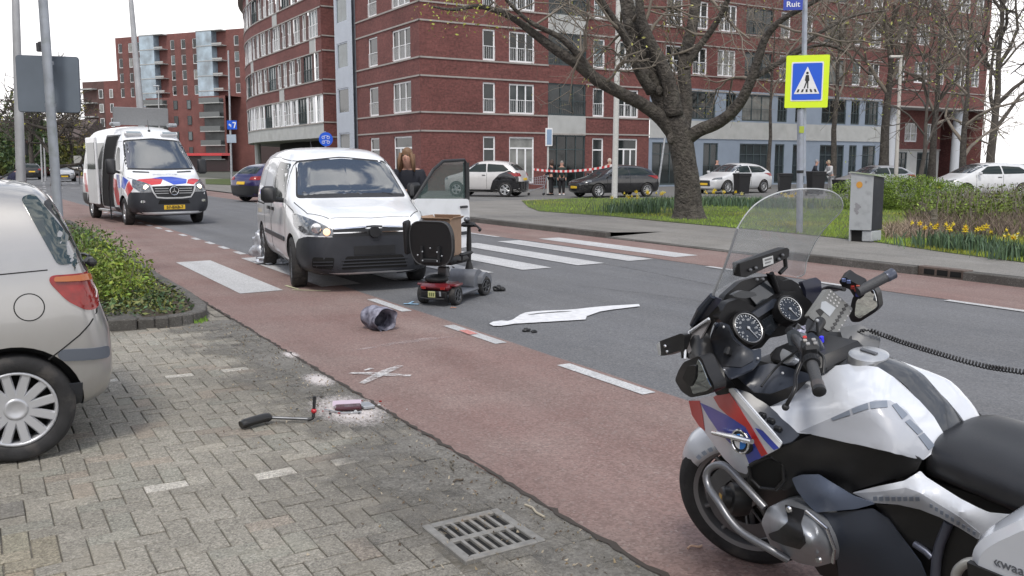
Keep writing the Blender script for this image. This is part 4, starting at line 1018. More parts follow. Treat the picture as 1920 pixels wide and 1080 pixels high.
panels(bv, Cx, [
 ('windscreen_seal', M_BLACK, [('F', wt)], .002, .006), ('windscreen', SCREEN, [('F', ws)], .006, .004),
 ('bumper', M_DGREY, [('F', rnd([(-.80, .20), (-.84, .45), (-.82, .69), (-.50, .70), (.50, .70), (.82, .69), (.84, .45), (.80, .20)], .03)), ('R', sideb), ('L', sideb)], .014, .02, .07),
 ('grille', M_BLACK, [('F', rnd([(-.52, .70), (-.50, .80), (0, .83), (.50, .80), (.52, .70), (0, .70)], .02))], .008, .02),
 ('grille_slat', M_CHROME, [('F', strip([(-.50, .748), (-.25, .752), (-.10, .753)], .014)), ('F', strip([(.10, .753), (.25, .752), (.50, .748)], .014)), ('F', strip([(-.49, .795), (-.1, .812)], .012)), ('F', strip([(.1, .812), (.49, .795)], .012))], .016, .012),
 ('headlight', M_LAMPW, [('F', ltR)], .008, .012, .04), ('headlight', M_LAMPW, [('F', ltL)], .008, .012, .04),
 ('lower_grille', M_VOID, [('F', rnd([(-.42, .30), (-.36, .46), (.36, .46), (.42, .30)], .03)), ('F', rnd([(-.74, .33), (-.74, .46), (-.50, .45), (-.52, .31)], .03)), ('F', rnd([(.52, .31), (.50, .45), (.74, .46), (.74, .33)], .03))], .017, .004),
 ('lower_slat', M_DGREY, [('F', strip([(-.42, z), (.42, z)], .014)) for z in (.335, .375, .415)] + [('F', strip([(s * .52, z), (s * .73, z)], .012)) for z in (.36, .40) for s in (1, -1)], .024, .008),
 ('number_plate', M_BLACK, [('F', [(-.26, .475), (-.26, .585), (.26, .585), (.26, .475)])], .022, .008),
 ('side_window', M_SPLGLASS, [('R', rnd([(-1.36, 1.13), (-1.78, 1.585), (-2.36, 1.62), (-2.40, 1.10)], .05))], .003, .004),
 ('side_window', M_SPLGLASS, [('L', rnd([(-2.5, 1.13), (-2.5, 1.6), (-3.2, 1.6), (-3.2, 1.13)], .05))], .003, .004),
 ('door_opening', M_VOID, [('L', rnd([(-1.28, .45), (-1.22, 1.1), (-1.80, 1.64), (-2.36, 1.66), (-2.42, .40)], .06))], .003, .004),
 ('rubbing_strip', M_DGREY, [('R', rnd([(-1.32, .56), (-1.32, .62), (-3.12, .62), (-3.12, .56)], .01)), ('L', rnd([(-1.32, .56), (-1.32, .62), (-3.12, .62), (-3.12, .56)], .01))], .014, .014),
 ('sill', M_BLACK, [('R', [(-1.28, .2), (-1.28, .30), (-3.15, .30), (-3.15, .2)])], .008, .01),
 ('tail_lamp', M_TAIL, [('R', rnd([(-4.28, .95), (-4.28, 1.6), (-4.36, 1.6), (-4.38, .95)], .01))], .006, .01),
 ('panel_gap', M_SEAM, [('R', strip([(-1.27, .36), (-1.24, .9), (-1.30, 1.10), (-1.76, 1.62), (-2.38, 1.66), (-2.46, 1.1), (-2.46, .36)], .010)), ('R', strip([(-2.50, .36), (-2.50, 1.68), (-3.3, 1.68), (-3.3, 1.1), (-3.16, .75), (-3.1, .36)], .009)),
   ('R', strip([(-3.2, .98), (-4.2, .98)], .02)), ('R', strip([(-.35, .78), (-.9, .985), (-1.24, 1.06)], .008)), ('L', strip([(-.35, .78), (-.9, .985), (-1.24, 1.06)], .008)), ('T', strip([(-.17, -.50), (-.12, 0), (-.17, .50)], .008)),
   ('T', strip([(-.17, -.52), (-.5, -.72), (-1.05, -.79)], .010)), ('T', strip([(-.17, .52), (-.5, .72), (-1.05, .79)], .010))], .0015, .004, .05),
 ('door_handle', M_BLACK, [('R', rnd([(-2.22, .93), (-2.22, .975), (-2.36, .975), (-2.36, .93)], .01)), ('R', rnd([(-2.56, .93), (-2.56, .975), (-2.70, .975), (-2.70, .93)], .01))], .035, .03)])
b = MB(); b.lathe([(.001, .02), (.068, .02), (.073, .0), (.068, -.02)], 28, Matrix.Translation((.035, 0, .755)) @ Matrix.Rotation(PI / 2, 4, 'Y')); b.build('blank_badge', M_BLACK, Cx, smooth=True, auto=40)
for s in (1, -1):      # lamp units inside the lenses
    b = MB(); b.lathe([(.001, .0), (.055, .0), (.062, .02), (.05, .022)], 20, TR(-.085, s * .70, .81, 0, PI / 2, 0)); b.build('lamp_reflector', M_CHROME, Cx, smooth=True, auto=40)
b = MB(); b.lathe([(.001, .012), (.035, .010), (.045, 0)], 16, TR(-.008, -.585, .765, 0, PI / 2, 0)); b.build('running_light', mat('lit_indicator', (1, .6, .35), .3, emit=((1, .62, .38), .9)), Cx)
for x in (-.88, -3.56):
    for s in (1, -1): wheel(Cx, x, s * .79, .325, .20, 10, M_DALU, 'thin', s, steer=(R(-6) if x > -1 else 0))
def mirror_pod(parent, x, y, z, s, w=.2, h=.26, m=None, name='wing_mirror'):
    b = MB(); b.box(-.07, .07, -w / 2, w / 2, -h / 2, h / 2, TR(x, y, z, 0, 0, s * R(8)), bev=.045); b.tube([(x - .03, y - s * w * .4, z - h * .3), (x - .05, y - s * (w * .5 + .1), z - h * .38)], [.035, .03], 8)
    o = b.build(name, m or M_BLACK, parent, smooth=True, auto=60)
    g = MB(); g.box(-.004, .004, -w * .38, w * .38, -h * .36, h * .36, TR(x - .072, y, z, 0, 0, s * R(8)), bev=.003); g.build('mirror_glass', M_CHROME, o); return o
mirror_pod(Cx, -1.42, -1.06, 1.18, -1, .20, .22)
b = MB(); 
for s, y0 in ((1, .55), (1, -.1)): b.tube([(-1.10, y0, 1.175), (-1.19, y0 - .28, 1.215), (-1.18, y0 - .56, 1.20)], .008, 6)
b.build('wiper', M_BLACK, Cx)
b = MB(); b.tube([(-3.9, 0, 1.8), (-4.05, 0, 1.98)], [.006, .003], 6); b.build('aerial', M_BLACK, Cx)
# open driver's door
dr = MB(); hx, hy = -1.27, .895; ang = R(62); Md = Matrix.Translation((hx, hy, 0)) @ Matrix.Rotation(PI - ang, 4, 'Z') @ Matrix.Rotation(PI / 2, 4, 'X')   # local x along the door, y up, z thickness
low = rnd([(0, .40), (0, 1.06), (.02, 1.10), (1.14, 1.06), (1.16, .9), (1.14, .34), (.1, .32)], .05)
dr.prism(low, -.035, .035, Md); door = dr.build('front_door', M_WVAN, Cx)
fr = MB(); fr_p = [(.02, 1.08, 0), (.42, 1.50, 0), (.62, 1.62, 0), (1.08, 1.64, 0), (1.16, 1.55, 0), (1.16, 1.05, 0)]
fr.tube([Vector(p) for p in fr_p], .024, 8, True, Md); fr.box(1.09, 1.165, 1.05, 1.6, -.03, .03, Md); fr.build('window_frame', M_BLACK, door)
def glassmat(name, col, alpha, rough=.02):
    m = mat(name, col, rough, 0, .8); b_ = m.node_tree.nodes['Principled BSDF']; b_.inputs['Alpha'].default_value = alpha; return m
M_CLEAR = glassmat('clear_tinted_glass', (.10, .15, .14), .42)
g = MB(); g.prism([(.06, 1.08), (.44, 1.49), (.63, 1.605), (1.07, 1.62), (1.10, 1.07)], -.003, .003, Md); g.build('door_glass', M_CLEAR, door)
h_ = MB(); h_.box(.93, 1.09, .93, .965, .035, .075, Md, bev=.012); h_.box(.93, 1.09, .93, .965, -.075, -.035, Md, bev=.012); h_.build('door_handle', M_BLACK, door)
h_ = MB(); h_.box(.12, 1.1, .53, .58, .035, .05, Md); h_.box(.12, 1.1, .53, .58, -.05, -.035, Md); h_.build('rubbing_strip', M_DGREY, door)
h_ = MB(); h_.box(.02, .24, 1.10, 1.32, -.18, -.04, Md, bev=.04); h_.box(.02, .24, 1.10, 1.32, .04, .18, Md, bev=.04) if False else None; h_.build('wing_mirror', M_BLACK, door, smooth=True, auto=60)

# ------------------------------------------------------------------ police van
Pv = thing('police_van', 'white police van with red and blue stripes, open side door and grey roof sign board', 'van', (-8.65, 22.61, 0), R(-52.7))
S = [(.02, .32, .60, .5, .74, .82, .70, .98, .58, 1.02), (-.06, .28, .78, .5, .88, .85, .84, 1.05, .70, 1.09), (-.25, .26, .92, .55, .97, .95, .93, 1.13, .80, 1.17), (-.80, .25, .97, .6, 1.0, 1.15, .97, 1.28, .86, 1.32), (-.96, .25, .97, .6, 1.0, 1.2, .975, 1.42, .93, 1.46),
     (-1.30, .25, .97, .6, 1.0, 1.25, .975, 1.80, .88, 1.86), (-1.60, .25, .97, .6, 1.0, 1.25, .975, 2.12, .84, 2.20), (-1.86, .25, .97, .6, 1.0, 1.25, .975, 2.34, .82, 2.44), (-2.2, .25, .97, .6, 1.0, 1.25, .975, 2.44, .82, 2.58), (-3.0, .25, .97, .6, 1.0, 1.25, .975, 2.46, .83, 2.62),
     (-5.6, .28, .97, .6, 1.0, 1.25, .975, 2.44, .82, 2.60), (-5.86, .32, .93, .6, .96, 1.25, .93, 2.36, .70, 2.50), (-5.93, .4, .88, .6, .9, 1.25, .88, 2.25, .62, 2.4)]
pvb, pb = loft_body('body', S, [M_WVAN, M_BLACK], Pv, [(-1.0, .35), (-4.66, .35)], .42, 2.0)
hR = rnd([(-.52, .87), (-.52, 1.0), (-.60, 1.07), (-.84, 1.17), (-.90, 1.0), (-.80, .88)], .03)
sb = [(-.03, .28), (-.03, .84), (-.35, .86), (-.50, .80), (-.57, .6), (-.60, .30)]
panels(pb, Pv, [
 ('windscreen_seal', M_BLACK, [('F', rnd([(-.88, 1.42), (-.73, 2.19), (0, 2.25), (.73, 2.19), (.88, 1.42), (0, 1.40)], .06))], .002, .006, .1),
 ('windscreen', SCREEN, [('F', rnd([(-.84, 1.46), (-.70, 2.15), (0, 2.21), (.70, 2.15), (.84, 1.46), (0, 1.44)], .06))], .006, .004, .1),
 ('bumper', M_DGREY, [('F', rnd([(-.86, .27), (-.95, .5), (-.93, .86), (-.5, .86), (.5, .86), (.93, .86), (.95, .5), (.86, .27)], .04)), ('R', sb), ('L', sb)], .014, .02, .1),
 ('grille', M_BLACK, [('F', rnd([(-.42, .74), (-.54, 1.00), (0, 1.02), (.54, 1.00), (.42, .74)], .04))], .022, .02),
 ('grille_trim', M_ALU, [('F', strip([(-.55, 1.02), (-.50, .86), (-.42, .73), (-.2, .71), (.2, .71), (.42, .73), (.50, .86), (.55, 1.02)], .035))] + [('F', strip([(-.46, z), (-.13, z)], .012)) for z in (.83, .89, .95)] + [('F', strip([(.13, z), (.46, z)], .012)) for z in (.83, .89, .95)], .032, .02, .05),
 ('lower_grille', M_VOID, [('F', rnd([(-.40, .56), (-.36, .66), (.36, .66), (.40, .56)], .02))], .02, .004),
 ('headlight', M_LAMPW, [('F', hR)], .02, .02, .05), ('headlight', M_LAMPW, [('F', mir(hR))], .02, .02, .05),
 ('number_plate', M_PLATE, [('F', [(-.26, .42), (-.26, .53), (.26, .53), (.26, .42)])], .024, .01),
 ('hood_stripe', M_RED, [('F', [(-.80, 1.15), (-.70, 1.18), (-.40, 1.20), (-.16, 1.185), (-.30, 1.06), (-.52, 1.04), (-.62, 1.09)]), ('F', [(.80, 1.15), (.62, 1.09), (.52, 1.04), (.36, 1.07), (.46, 1.16), (.60, 1.185), (.70, 1.18)])], .004, .004, .04),
 ('hood_chevron', M_BLUE, [('F', [(-.40, 1.20), (-.16, 1.235), (.12, 1.235), (.44, 1.17), (.34, 1.07), (.02, 1.04), (-.10, 1.12), (-.18, 1.18)])], .005, .004, .04),
 ('side_window', M_SPLGLASS, [('R', rnd([(-1.30, 1.42), (-1.66, 1.98), (-1.82, 2.02), (-1.88, 1.38)], .06))], .004, .004), ('side_window', M_SPLGLASS, [('R', rnd([(-3.3, 1.42), (-3.3, 2.15), (-4.4, 2.15), (-4.4, 1.42)], .06)), ('R', rnd([(-4.5, 1.42), (-4.5, 2.15), (-5.75, 2.15), (-5.75, 1.42)], .06))], .004, .004),
 ('side_window', M_SPLGLASS, [('L', rnd([(-1.12, 1.42), (-1.55, 2.08), (-1.80, 2.10), (-1.86, 1.38)], .06))], .004, .004),
 ('door_opening', M_VOID, [('R', rnd([(-1.98, .42), (-1.98, 2.30), (-3.16, 2.30), (-3.16, .42)], .05))], .004, .006),
 ('door_frame', M_BLACK, [('R', strip([(-1.96, .40), (-1.96, 2.32), (-3.18, 2.32)], .05))], .008, .01),
 ('cladding', M_DGREY, [('R', [(-3.25, .30), (-3.25, .72), (-4.2, .72), (-4.2, .30)]), ('R', [(-5.1, .34), (-5.1, .72), (-5.85, .72), (-5.85, .34)]), ('R', [(-1.45, .28), (-1.45, .44), (-1.96, .44), (-1.96, .28)])], .01, .01),
 ('side_stripe', M_RED, [('R', [(-.30, .95), (-.62, 1.14), (-.75, .9), (-.52, .72)]), ('R', [(-1.36, .5), (-1.36, .8), (-1.62, 1.15), (-1.9, 1.2), (-1.9, .95), (-1.62, .5)]), ('R', [(-3.4, .75), (-3.8, 1.3), (-4.1, 1.3), (-3.75, .75)]), ('R', [(-4.9, .75), (-5.3, 1.3), (-5.6, 1.3), (-5.25, .75)])], .005, .004),
 ('side_chevron', M_BLUE, [('R', [(-.66, 1.15), (-1.0, 1.25), (-1.12, .98), (-.8, .92)]), ('R', [(-1.2, .95), (-1.36, 1.28), (-1.62, 1.3), (-1.4, .95)]), ('R', [(-3.8, .75), (-4.2, 1.3), (-4.5, 1.3), (-4.15, .75)])], .005, .004),
 ('bonnet_vent', M_BLACK, [('F', rnd([(-.74, 1.385), (-.74, 1.35), (-.35, 1.335), (-.35, 1.365)], .01)), ('F', rnd([(.35, 1.365), (.35, 1.335), (.74, 1.35), (.74, 1.385)], .01))], .006, .006),
 ('panel_gap', M_SEAM, [('F', strip([(-.60, 1.08), (-.90, 1.22)], .01)), ('R', strip([(-1.15, .5), (-1.05, 1.38), (-1.55, 2.14), (-1.9, 2.16), (-1.92, .45)], .012)), ('R', strip([(-3.25, .35), (-3.25, 2.3)], .012))], .003, .004, .1),
 ('fog_light', M_CHROME, [('F', rnd([(-.80, .60), (-.80, .66), (-.70, .66), (-.70, .60)], .02)), ('F', rnd([(.70, .60), (.70, .66), (.80, .66), (.80, .60)], .02))], .02, .01)])
b = MB(); M = TR(.07, 0, .89, 0, PI / 2, 0)
b.tube([(.075 * math.cos(a * PI / 12), .105 * math.sin(a * PI / 12), 0) for a in range(24)] if False else [(.105 * math.cos(a * PI / 12), .105 * math.sin(a * PI / 12), 0) for a in range(24)], .012, 8, True, M, True)
for a in (PI, PI + 2 * PI / 3, PI - 2 * PI / 3):
    b.prism([(.1 * math.cos(a), .1 * math.sin(a)), (.016 * math.cos(a + 1.05), .016 * math.sin(a + 1.05)), (.016 * math.cos(a - 1.05), .016 * math.sin(a - 1.05))], -.008, .008, M)
b.build('star_badge', M_CHROME, Pv)
for s in (1, -1):
    b = MB(); b.lathe([(.001, .012), (.05, .01), (.06, 0)], 16, TR(-.02, s * .66, .99, 0, PI / 2, 0)); b.build('lit_headlamp', M_LAMPON, Pv)
    b = MB(); b.box(-.06, .06, -.22, .22, -.05, .05, TR(-1.72, s * .46, 2.36, 0, R(-38), 0), bev=.02); o = b.build('roof_beacon', M_WHITE, Pv); b = MB(); b.box(.055, .066, -.18, .18, -.03, .03, TR(-1.72, s * .46, 2.36, 0, R(-38), 0)); b.build('beacon_lens', mat('beacon_grey', (.28, .33, .36), .3), o)
    b = MB(); b.box(-.16, .12, -.12, .12, -.04, .06, TR(-2.35, s * .74, 2.62), bev=.03); b.build('roof_lamp', M_STEEL, Pv)
    mirror_pod(Pv, -1.28, s * 1.17, 1.50, s, .24, .40)
    for x in (-1.0, -4.66): wheel(Pv, x, s * .87, .35, .22, 6, M_ALU if s < 0 else M_DALU, 'fat', s, steer=R(-4) if x > -2 else 0, rimr=.6)
b = MB(); b.box(-.05, .05, -.72, .72, 0, .48, TR(-2.62, 0, 2.62, 0, R(4), 0), bev=.012); mb_ = b.build('sign_board', mat('sign_board_grey', (.22, .225, .23), .6, noise_amt=.06), Pv)
b = MB(); Ml = Matrix.Translation((-2.55, 0, 2.98)) @ Matrix.Rotation(PI / 2, 4, 'Z') @ Matrix.Rotation(PI / 2, 4, 'X'); textmb(b, 'POLITIE ROTTERDAM', .085, Ml @ Matrix.Translation((0, 0, .012)), .002) if False else b.box(-2.56, -2.552, -.45, .45, 2.965, 2.98)
b.build('faint_line', mat('faint_white', (.5, .5, .5), .6), mb_)
MF = lambda x, y, z, tilt=0: Matrix.Translation((x, y, z)) @ Matrix.Rotation(PI / 2, 4, 'Z') @ Matrix.Rotation(PI / 2 - tilt, 4, 'X')
b = MB(); textmb(b, '57-BXB-7', .105, MF(.057, 0, .475), .002, .002); b.build('plate_lettering', M_BLACK, Pv)
hz = pb.ray_cast(Vector((-.62, 0, 4)), Vector((0, 0, -1)))
b = MB(); textmb(b, 'POLITIE', .13, MF(-.66, 0, hz[0].z + .02, R(70)), .002, .001, sx=1.4); b.build('bonnet_lettering', mat('pale_lettering', (.55, .57, .62), .5), Pv)
b = MB(); b.tube([(-1.9, 0, 2.45), (-2.0, 0, 2.75)], [.008, .004], 6); b.ball((-1.9, 0, 2.45), .035, 8, 6); b.build('aerial', M_BLACK, Pv)
b = MB(); b.box(-3.1, -2.0, -1.10, -.99, .30, .36, bev=.01); b.box(-3.1, -2.0, -1.13, -1.10, .31, .35); b.build('side_step', M_ALU, Pv)
b = MB(); b.box(-4.35, -3.2, -1.10, -1.04, .45, 2.3, bev=.02); sd_ = b.build('sliding_door', M_WVAN, Pv)
b = MB(); b.box(-4.22, -3.3, -1.108, -1.10, 1.42, 2.15); b.build('door_glass', M_SPLGLASS, sd_)
b = MB(); b.tube([(-1.98, -1.06, .1), (-2.02, -1.08, .9), (-1.95, -1.05, 1.3)], .02, 6); b.build('hanging_belt', M_BLACK, Pv)

# ------------------------------------------------------------------ silver hatchback (front-left foreground)
M_SILV = paint('silver_beige_paint', (.40, .395, .385), .5, .30)
Y_ = thing('silver_hatchback', 'silver hatchback at the left edge with its rear wheel and red tail lamp showing', 'car', tuple(G(38, 868) - Matrix.Rotation(R(210), 3, 'Z') @ Vector((.50, .82, 0))), R(210))
S = [(-.02, .36, .50, .42, .62, .56, .62, .64, .54, .66), (.02, .26, .68, .42, .77, .62, .75, .74, .66, .78), (.075, .24, .75, .45, .82, .72, .80, .92, .74, .96), (.13, .22, .78, .5, .835, .90, .825, 1.08, .74, 1.11), (.21, .2, .79, .5, .835, .95, .83, 1.30, .70, 1.34), (.28, .2, .79, .5, .835, .95, .83, 1.42, .66, 1.47),
     (.42, .2, .79, .5, .835, .95, .83, 1.44, .64, 1.51), (1.0, .2, .79, .5, .835, .95, .83, 1.45, .62, 1.53), (1.7, .2, .79, .5, .83, .94, .82, 1.45, .60, 1.51), (2.15, .2, .79, .5, .83, .93, .82, 1.30, .64, 1.36), (2.62, .2, .79, .5, .83, .92, .80, 1.04, .70, 1.08),
     (3.2, .22, .76, .5, .82, .84, .76, .90, .62, .94), (3.5, .24, .68, .45, .74, .72, .66, .78, .52, .80), (3.62, .3, .5, .42, .58, .6, .52, .66, .4, .67)]
yb, by = loft_body('body', S, [M_SILV, M_BLACK], Y_, [(.50, .30), (2.88, .30)], .335, 1.66, sub=3)
seam = ('L', strip([(.07, .82), (.075, .78), (.12, .72), (.17, .67), (.26, .60), (.33, .55)], .007))
panels(by, Y_, [
 ('rear_window_seal', M_BLACK, [('B', rnd([(-.71, 1.00), (-.62, 1.39), (0, 1.43), (.62, 1.39), (.71, 1.00), (0, .975)], .07))], .003, .008, .06),
 ('rear_window', mat('green_tinted_glass', (.02, .035, .03), .04, 0, 1, .8), [('B', rnd([(-.68, 1.02), (-.59, 1.37), (0, 1.41), (.59, 1.37), (.68, 1.02), (0, .995)], .06))], .008, .006, .06),
 ('rear_window', MATS['green_tinted_glass'] if 'green_tinted_glass' in MATS else M_SPLGLASS, [('L', rnd([(.25, 1.05), (.40, 1.41), (.33, 1.43), (.10, 1.06)], .03)), ('R', rnd([(.25, 1.05), (.40, 1.41), (.33, 1.43), (.10, 1.06)], .03))], .006, .008, .05),
 ('tail_lamp', M_TAIL, [('L', rnd([(.07, .80), (.05, .90), (.085, 1.0), (.29, 1.0), (.30, .965), (.22, .86), (.13, .80)], .03))], .010, .015, .03),
 ('tail_lamp', M_TAIL, [('R', rnd([(.07, .80), (.05, .90), (.085, 1.0), (.29, 1.0), (.30, .965), (.22, .86), (.13, .80)], .03))], .010, .015, .03),
 ('side_window', M_SPLGLASS, [('L', rnd([(.66, 1.02), (.74, 1.36), (1.2, 1.40), (1.25, .99)], .05)), ('L', rnd([(1.32, .99), (1.28, 1.41), (1.75, 1.40), (2.40, .98)], .05))], .004, .004),
 ('bumper_strip', mat('blue_grey_rubber', (.10, .115, .14), .45), [('L', rnd([(.03, .52), (.03, .585), (.26, .60), (.29, .57), (.26, .535)], .02))], .012, .012, .05),
 ('lamp_amber', mat('lamp_amber', (.42, .12, .03), .2, coat=.4), [('L', rnd([(.10, .955), (.11, .99), (.27, .99), (.275, .965)], .01))], .024, .004, .03),
 ('fuel_cap', M_SILV, [('L', [(.40 + .068 * math.cos(a * PI / 16), .84 + .068 * math.sin(a * PI / 16)) for a in range(32)])], .004, .004, .04),
 ('panel_gap', M_SEAM, [seam, ('L', [(.40 + .074 * math.cos(a * PI / 16), .84 + .074 * math.sin(a * PI / 16)) for a in range(32)]), ('L', strip([(.30, 1.03), (.60, 1.015), (1.3, .99)], .006)), ('L', strip([(1.30, .35), (1.30, .98), (1.27, 1.42)], .006)), ('B', strip([(-.60, .92), (-.6, .70), (0, .66), (.6, .70), (.60, .92)], .006))], .0018, .004, .04),
 ('mud_flap', M_DGREY, [('L', [(.18, .22), (.17, .40), (.24, .40), (.26, .21)])], .004, .01)])
b = MB(); b.box(.10, .34, -.45, .45, .20, .32, bev=.03); b.build('underbody', M_BLACK, Y_)
b = MB(); b.box(.06, .12, -.20, .20, .86, .93, bev=.015); b.build('tailgate_handle', M_SILV, Y_)
for x in (.50, 2.88):
    for s in (1, -1): wheel(Y_, x, s * .735, .292, .18, 12, mat('wheel_cover_silver', (.52, .53, .55), .35, .5), 'cover', s, rimr=.70)
b = MB(); b.tube([(.62, .12, 1.47), (.50, .12, 1.50), (.40, .12, 1.56)], [.008, .006, .004], 6); b.build('aerial', M_BLACK, Y_)
b = MB(); b.tube([(.09, -.05, 1.03), (.07, .2, 1.05), (.06, .34, 1.05)], .010, 6); b.box(.03, .09, .30, .48, 1.00, 1.05, bev=.02); b.build('rear_wiper', M_BLACK, Y_)

# ------------------------------------------------------------------ far cars
def hatch(name, label, loc, yaw, L, Wd, H, col, kind='hatch', group=None, low=None, rear=None, rimstyle='thin', plate=True, cat='car', detail=True, rimm=None):
    root = thing(name, label, cat, loc, yaw, group); w = Wd / 2
    pr = {'hatch': [(0, .42, .62), (.025, .50, .82), (.09, .57, .93), (.26, .67, 1), (.36, .86, 1), (.46, .985, 1), (.58, 1, 1), (.80, .96, 1), (.90, .84, .98), (.965, .70, .93), (1, .48, .70)],
          'suv': [(0, .45, .64), (.025, .55, .85), (.09, .61, .95), (.25, .68, 1), (.35, .87, 1), (.45, .985, 1), (.6, 1, 1), (.84, .96, 1), (.92, .80, .98), (.975, .66, .93), (1, .45, .72)],
          'mpv': [(0, .42, .62), (.025, .50, .84), (.08, .57, .94), (.18, .65, 1), (.30, .86, 1), (.42, .98, 1), (.6, 1, 1), (.88, .97, 1), (.95, .85, .98), (.985, .65, .93), (1, .45, .75)]}[kind]
    S = []
    for f, zt, wf in pr:
        zt *= H; cab = zt > .72 * H; zl = min(.64 * H, zt - .06)
        wr = w * wf * (.72 if cab else .82); S.append((-f * L, .2 if .02 < f < .98 else .3, w * wf * .92, .36 * H, w * wf, zl - .0, w * wf * .975, zt - (.06 if cab else .05), wr, zt))
    rw = .325 if H < 1.6 else .345; ax = (-.185 * L, -.80 * L) if kind != 'suv' else (-.19 * L, -.81 * L)
    bd, bh = loft_body('body', S, [col, M_BLACK], root, [(ax[0], rw), (ax[1], rw)], rw + .045, Wd)
    side = [(-.31 * L, .68 * H), (-.43 * L, .885 * H), (-.56 * L, .90 * H), (-.57 * L, .675 * H)]; side2 = [(-.585 * L, .675 * H), (-.575 * L, .90 * H), (-.77 * L, .87 * H), (-.85 * L, .74 * H), (-.80 * L, .69 * H)]
    P = [('side_window', M_SPLGLASS, [(q, rnd(side, .05)), (q, rnd(side2, .05))], .004, .004) for q in 'LR']
    P += [('windscreen', SCREEN, [('F', rnd([(-w * .80, .70 * H), (-w * .68, .92 * H), (0, .95 * H), (w * .68, .92 * H), (w * .80, .70 * H)], .05))], .004, .004), ('rear_window', M_SPLGLASS, [('B', rnd([(-w * .74, .72 * H), (-w * .62, .90 * H), (w * .62, .90 * H), (w * .74, .72 * H)], .05))], .004, .004)]
    hl = rnd([(w * .5, .44 * H), (w * .55, .50 * H), (w * .86, .53 * H), (w * .90, .47 * H)], .02); tl = rnd([(w * .55, .56 * H), (w * .6, .64 * H), (w * .92, .66 * H), (w * .94, .56 * H)], .02)
    P += [('headlight', M_LAMPW, [('F', hl)], .012, .02, .06), ('headlight', M_LAMPW, [('F', mir(hl))], .012, .02, .06), ('tail_lamp', M_TAIL, [('B', tl)], .012, .02, .06), ('tail_lamp', M_TAIL, [('B', mir(tl))], .012, .02, .06)]
    P += [('grille', M_BLACK, [('F', rnd([(-w * .45, .25 * H), (-w * .42, .43 * H), (w * .42, .43 * H), (w * .45, .25 * H)], .03))], .012, .02)]
    if plate: P += [('number_plate', M_PLATE, [('F', [(-.26, .28 * H), (-.26, .28 * H + .11), (.26, .28 * H + .11), (.26, .28 * H)])], .03, .02), ('number_plate', M_PLATE, [('B', [(-.26, .45 * H), (-.26, .45 * H + .11), (.26, .45 * H + .11), (.26, .45 * H)])], .02, .02)]
    P += [('panel_gap', M_SEAM, [(q, strip([(-.29 * L, .25 * H), (-.29 * L, .65 * H)], .012)) for q in 'LR'] + [(q, strip([(-.578 * L, .22 * H), (-.578 * L, .66 * H)], .012)) for q in 'LR'], .003, .004)]
    P += [('door_handle', M_BLACK, [(q, [(-.52 * L, .58 * H), (-.52 * L, .60 * H), (-.56 * L, .60 * H), (-.56 * L, .58 * H)]) for q in 'LR'], .02, .02)]
    if low: P += [('sill_cladding', low, [(q, [(ax[0] - rw - .05, .19), (ax[0] - rw - .05, .20 * H), (ax[1] + rw + .05, .20 * H), (ax[1] + rw + .05, .19)]) for q in 'LR'], .01, .012), ('bumper', low, [('B', rnd([(-w * .9, .22), (-w * .95, .42 * H), (w * .95, .42 * H), (w * .9, .22)], .05))], .012, .02)]
    if rear: P += [('rear_quarter', rear, [(q, rnd([(-.62 * L, .20 * H), (-.66 * L, .45 * H), (-.74 * L, .62 * H), (-.86 * L, .72 * H), (-.955 * L, .66 * H), (-.975 * L, .5 * H), (-.97 * L, .26 * H), (-.93 * L, .25 * H), (-.905 * L, .45 * H), (-.85 * L, .56 * H), (-.76 * L, .56 * H), (-.71 * L, .47 * H), (-.685 * L, .20 * H)], .03)) for q in 'LR'], .009, .012)]
    panels(bh, root, P)
    for x in ax:
        for s in (1, -1): wheel(root, x, s * (w - .10), rw, .2, 5 if rimstyle == 'fat' else 10, rimm or M_ALU, rimstyle, s)
    for s in (1, -1):
        b = MB(); b.box(-.06, .06, -.09, .09, -.07, .07, TR(-.31 * L, s * (w + .07), .69 * H), bev=.03); b.build('wing_mirror', col if col is not M_SILV else M_BLACK, root, smooth=True, auto=60)
    return root
P_WHITE = paint('white_car_paint', (.62, .63, .64)); P_BLACKC = paint('black_car_paint', (.012, .012, .014), 0, .2); P_PURP = paint('violet_blue_paint', (.025, .02, .10), .3)
P_PEARL = paint('pearl_white_paint', (.60, .585, .575), .1); P_GREY = paint('grey_car_paint', (.12, .125, .13), .3); P_REDC = paint('red_car_paint', (.28, .03, .03)); P_LSIL = paint('light_silver_paint', (.42, .43, .44), .4)
def side_pose(pxa, pya, pxb, pyb, off_front, wheel_w):
    """yaw and front position from the ground points of two wheels: a = front wheel, b = rear wheel (near side)"""
    a, c = G(pxa, pya), G(pxb, pyb); d = (a - c); d.z = 0; return a, c, d.normalized()
def park(fn, pa, pb, left_side_visible, L, Wd, H, *args, ys=None, **kw):
    a = G(*pa); c = G(*pb); d = a - c; d.z = 0; d.normalize(); lft = Vector((-d.y, d.x, 0)); mid = (a + c) / 2
    s = -1 if left_side_visible else 1
    ctr = mid + lft * s * (Wd / 2 - .1); front = ctr + d * (L * (.5 - .0075)); return hatch(args[0], args[1], front, math.atan2(d.y, d.x), L, Wd, H, *args[2:], **kw)
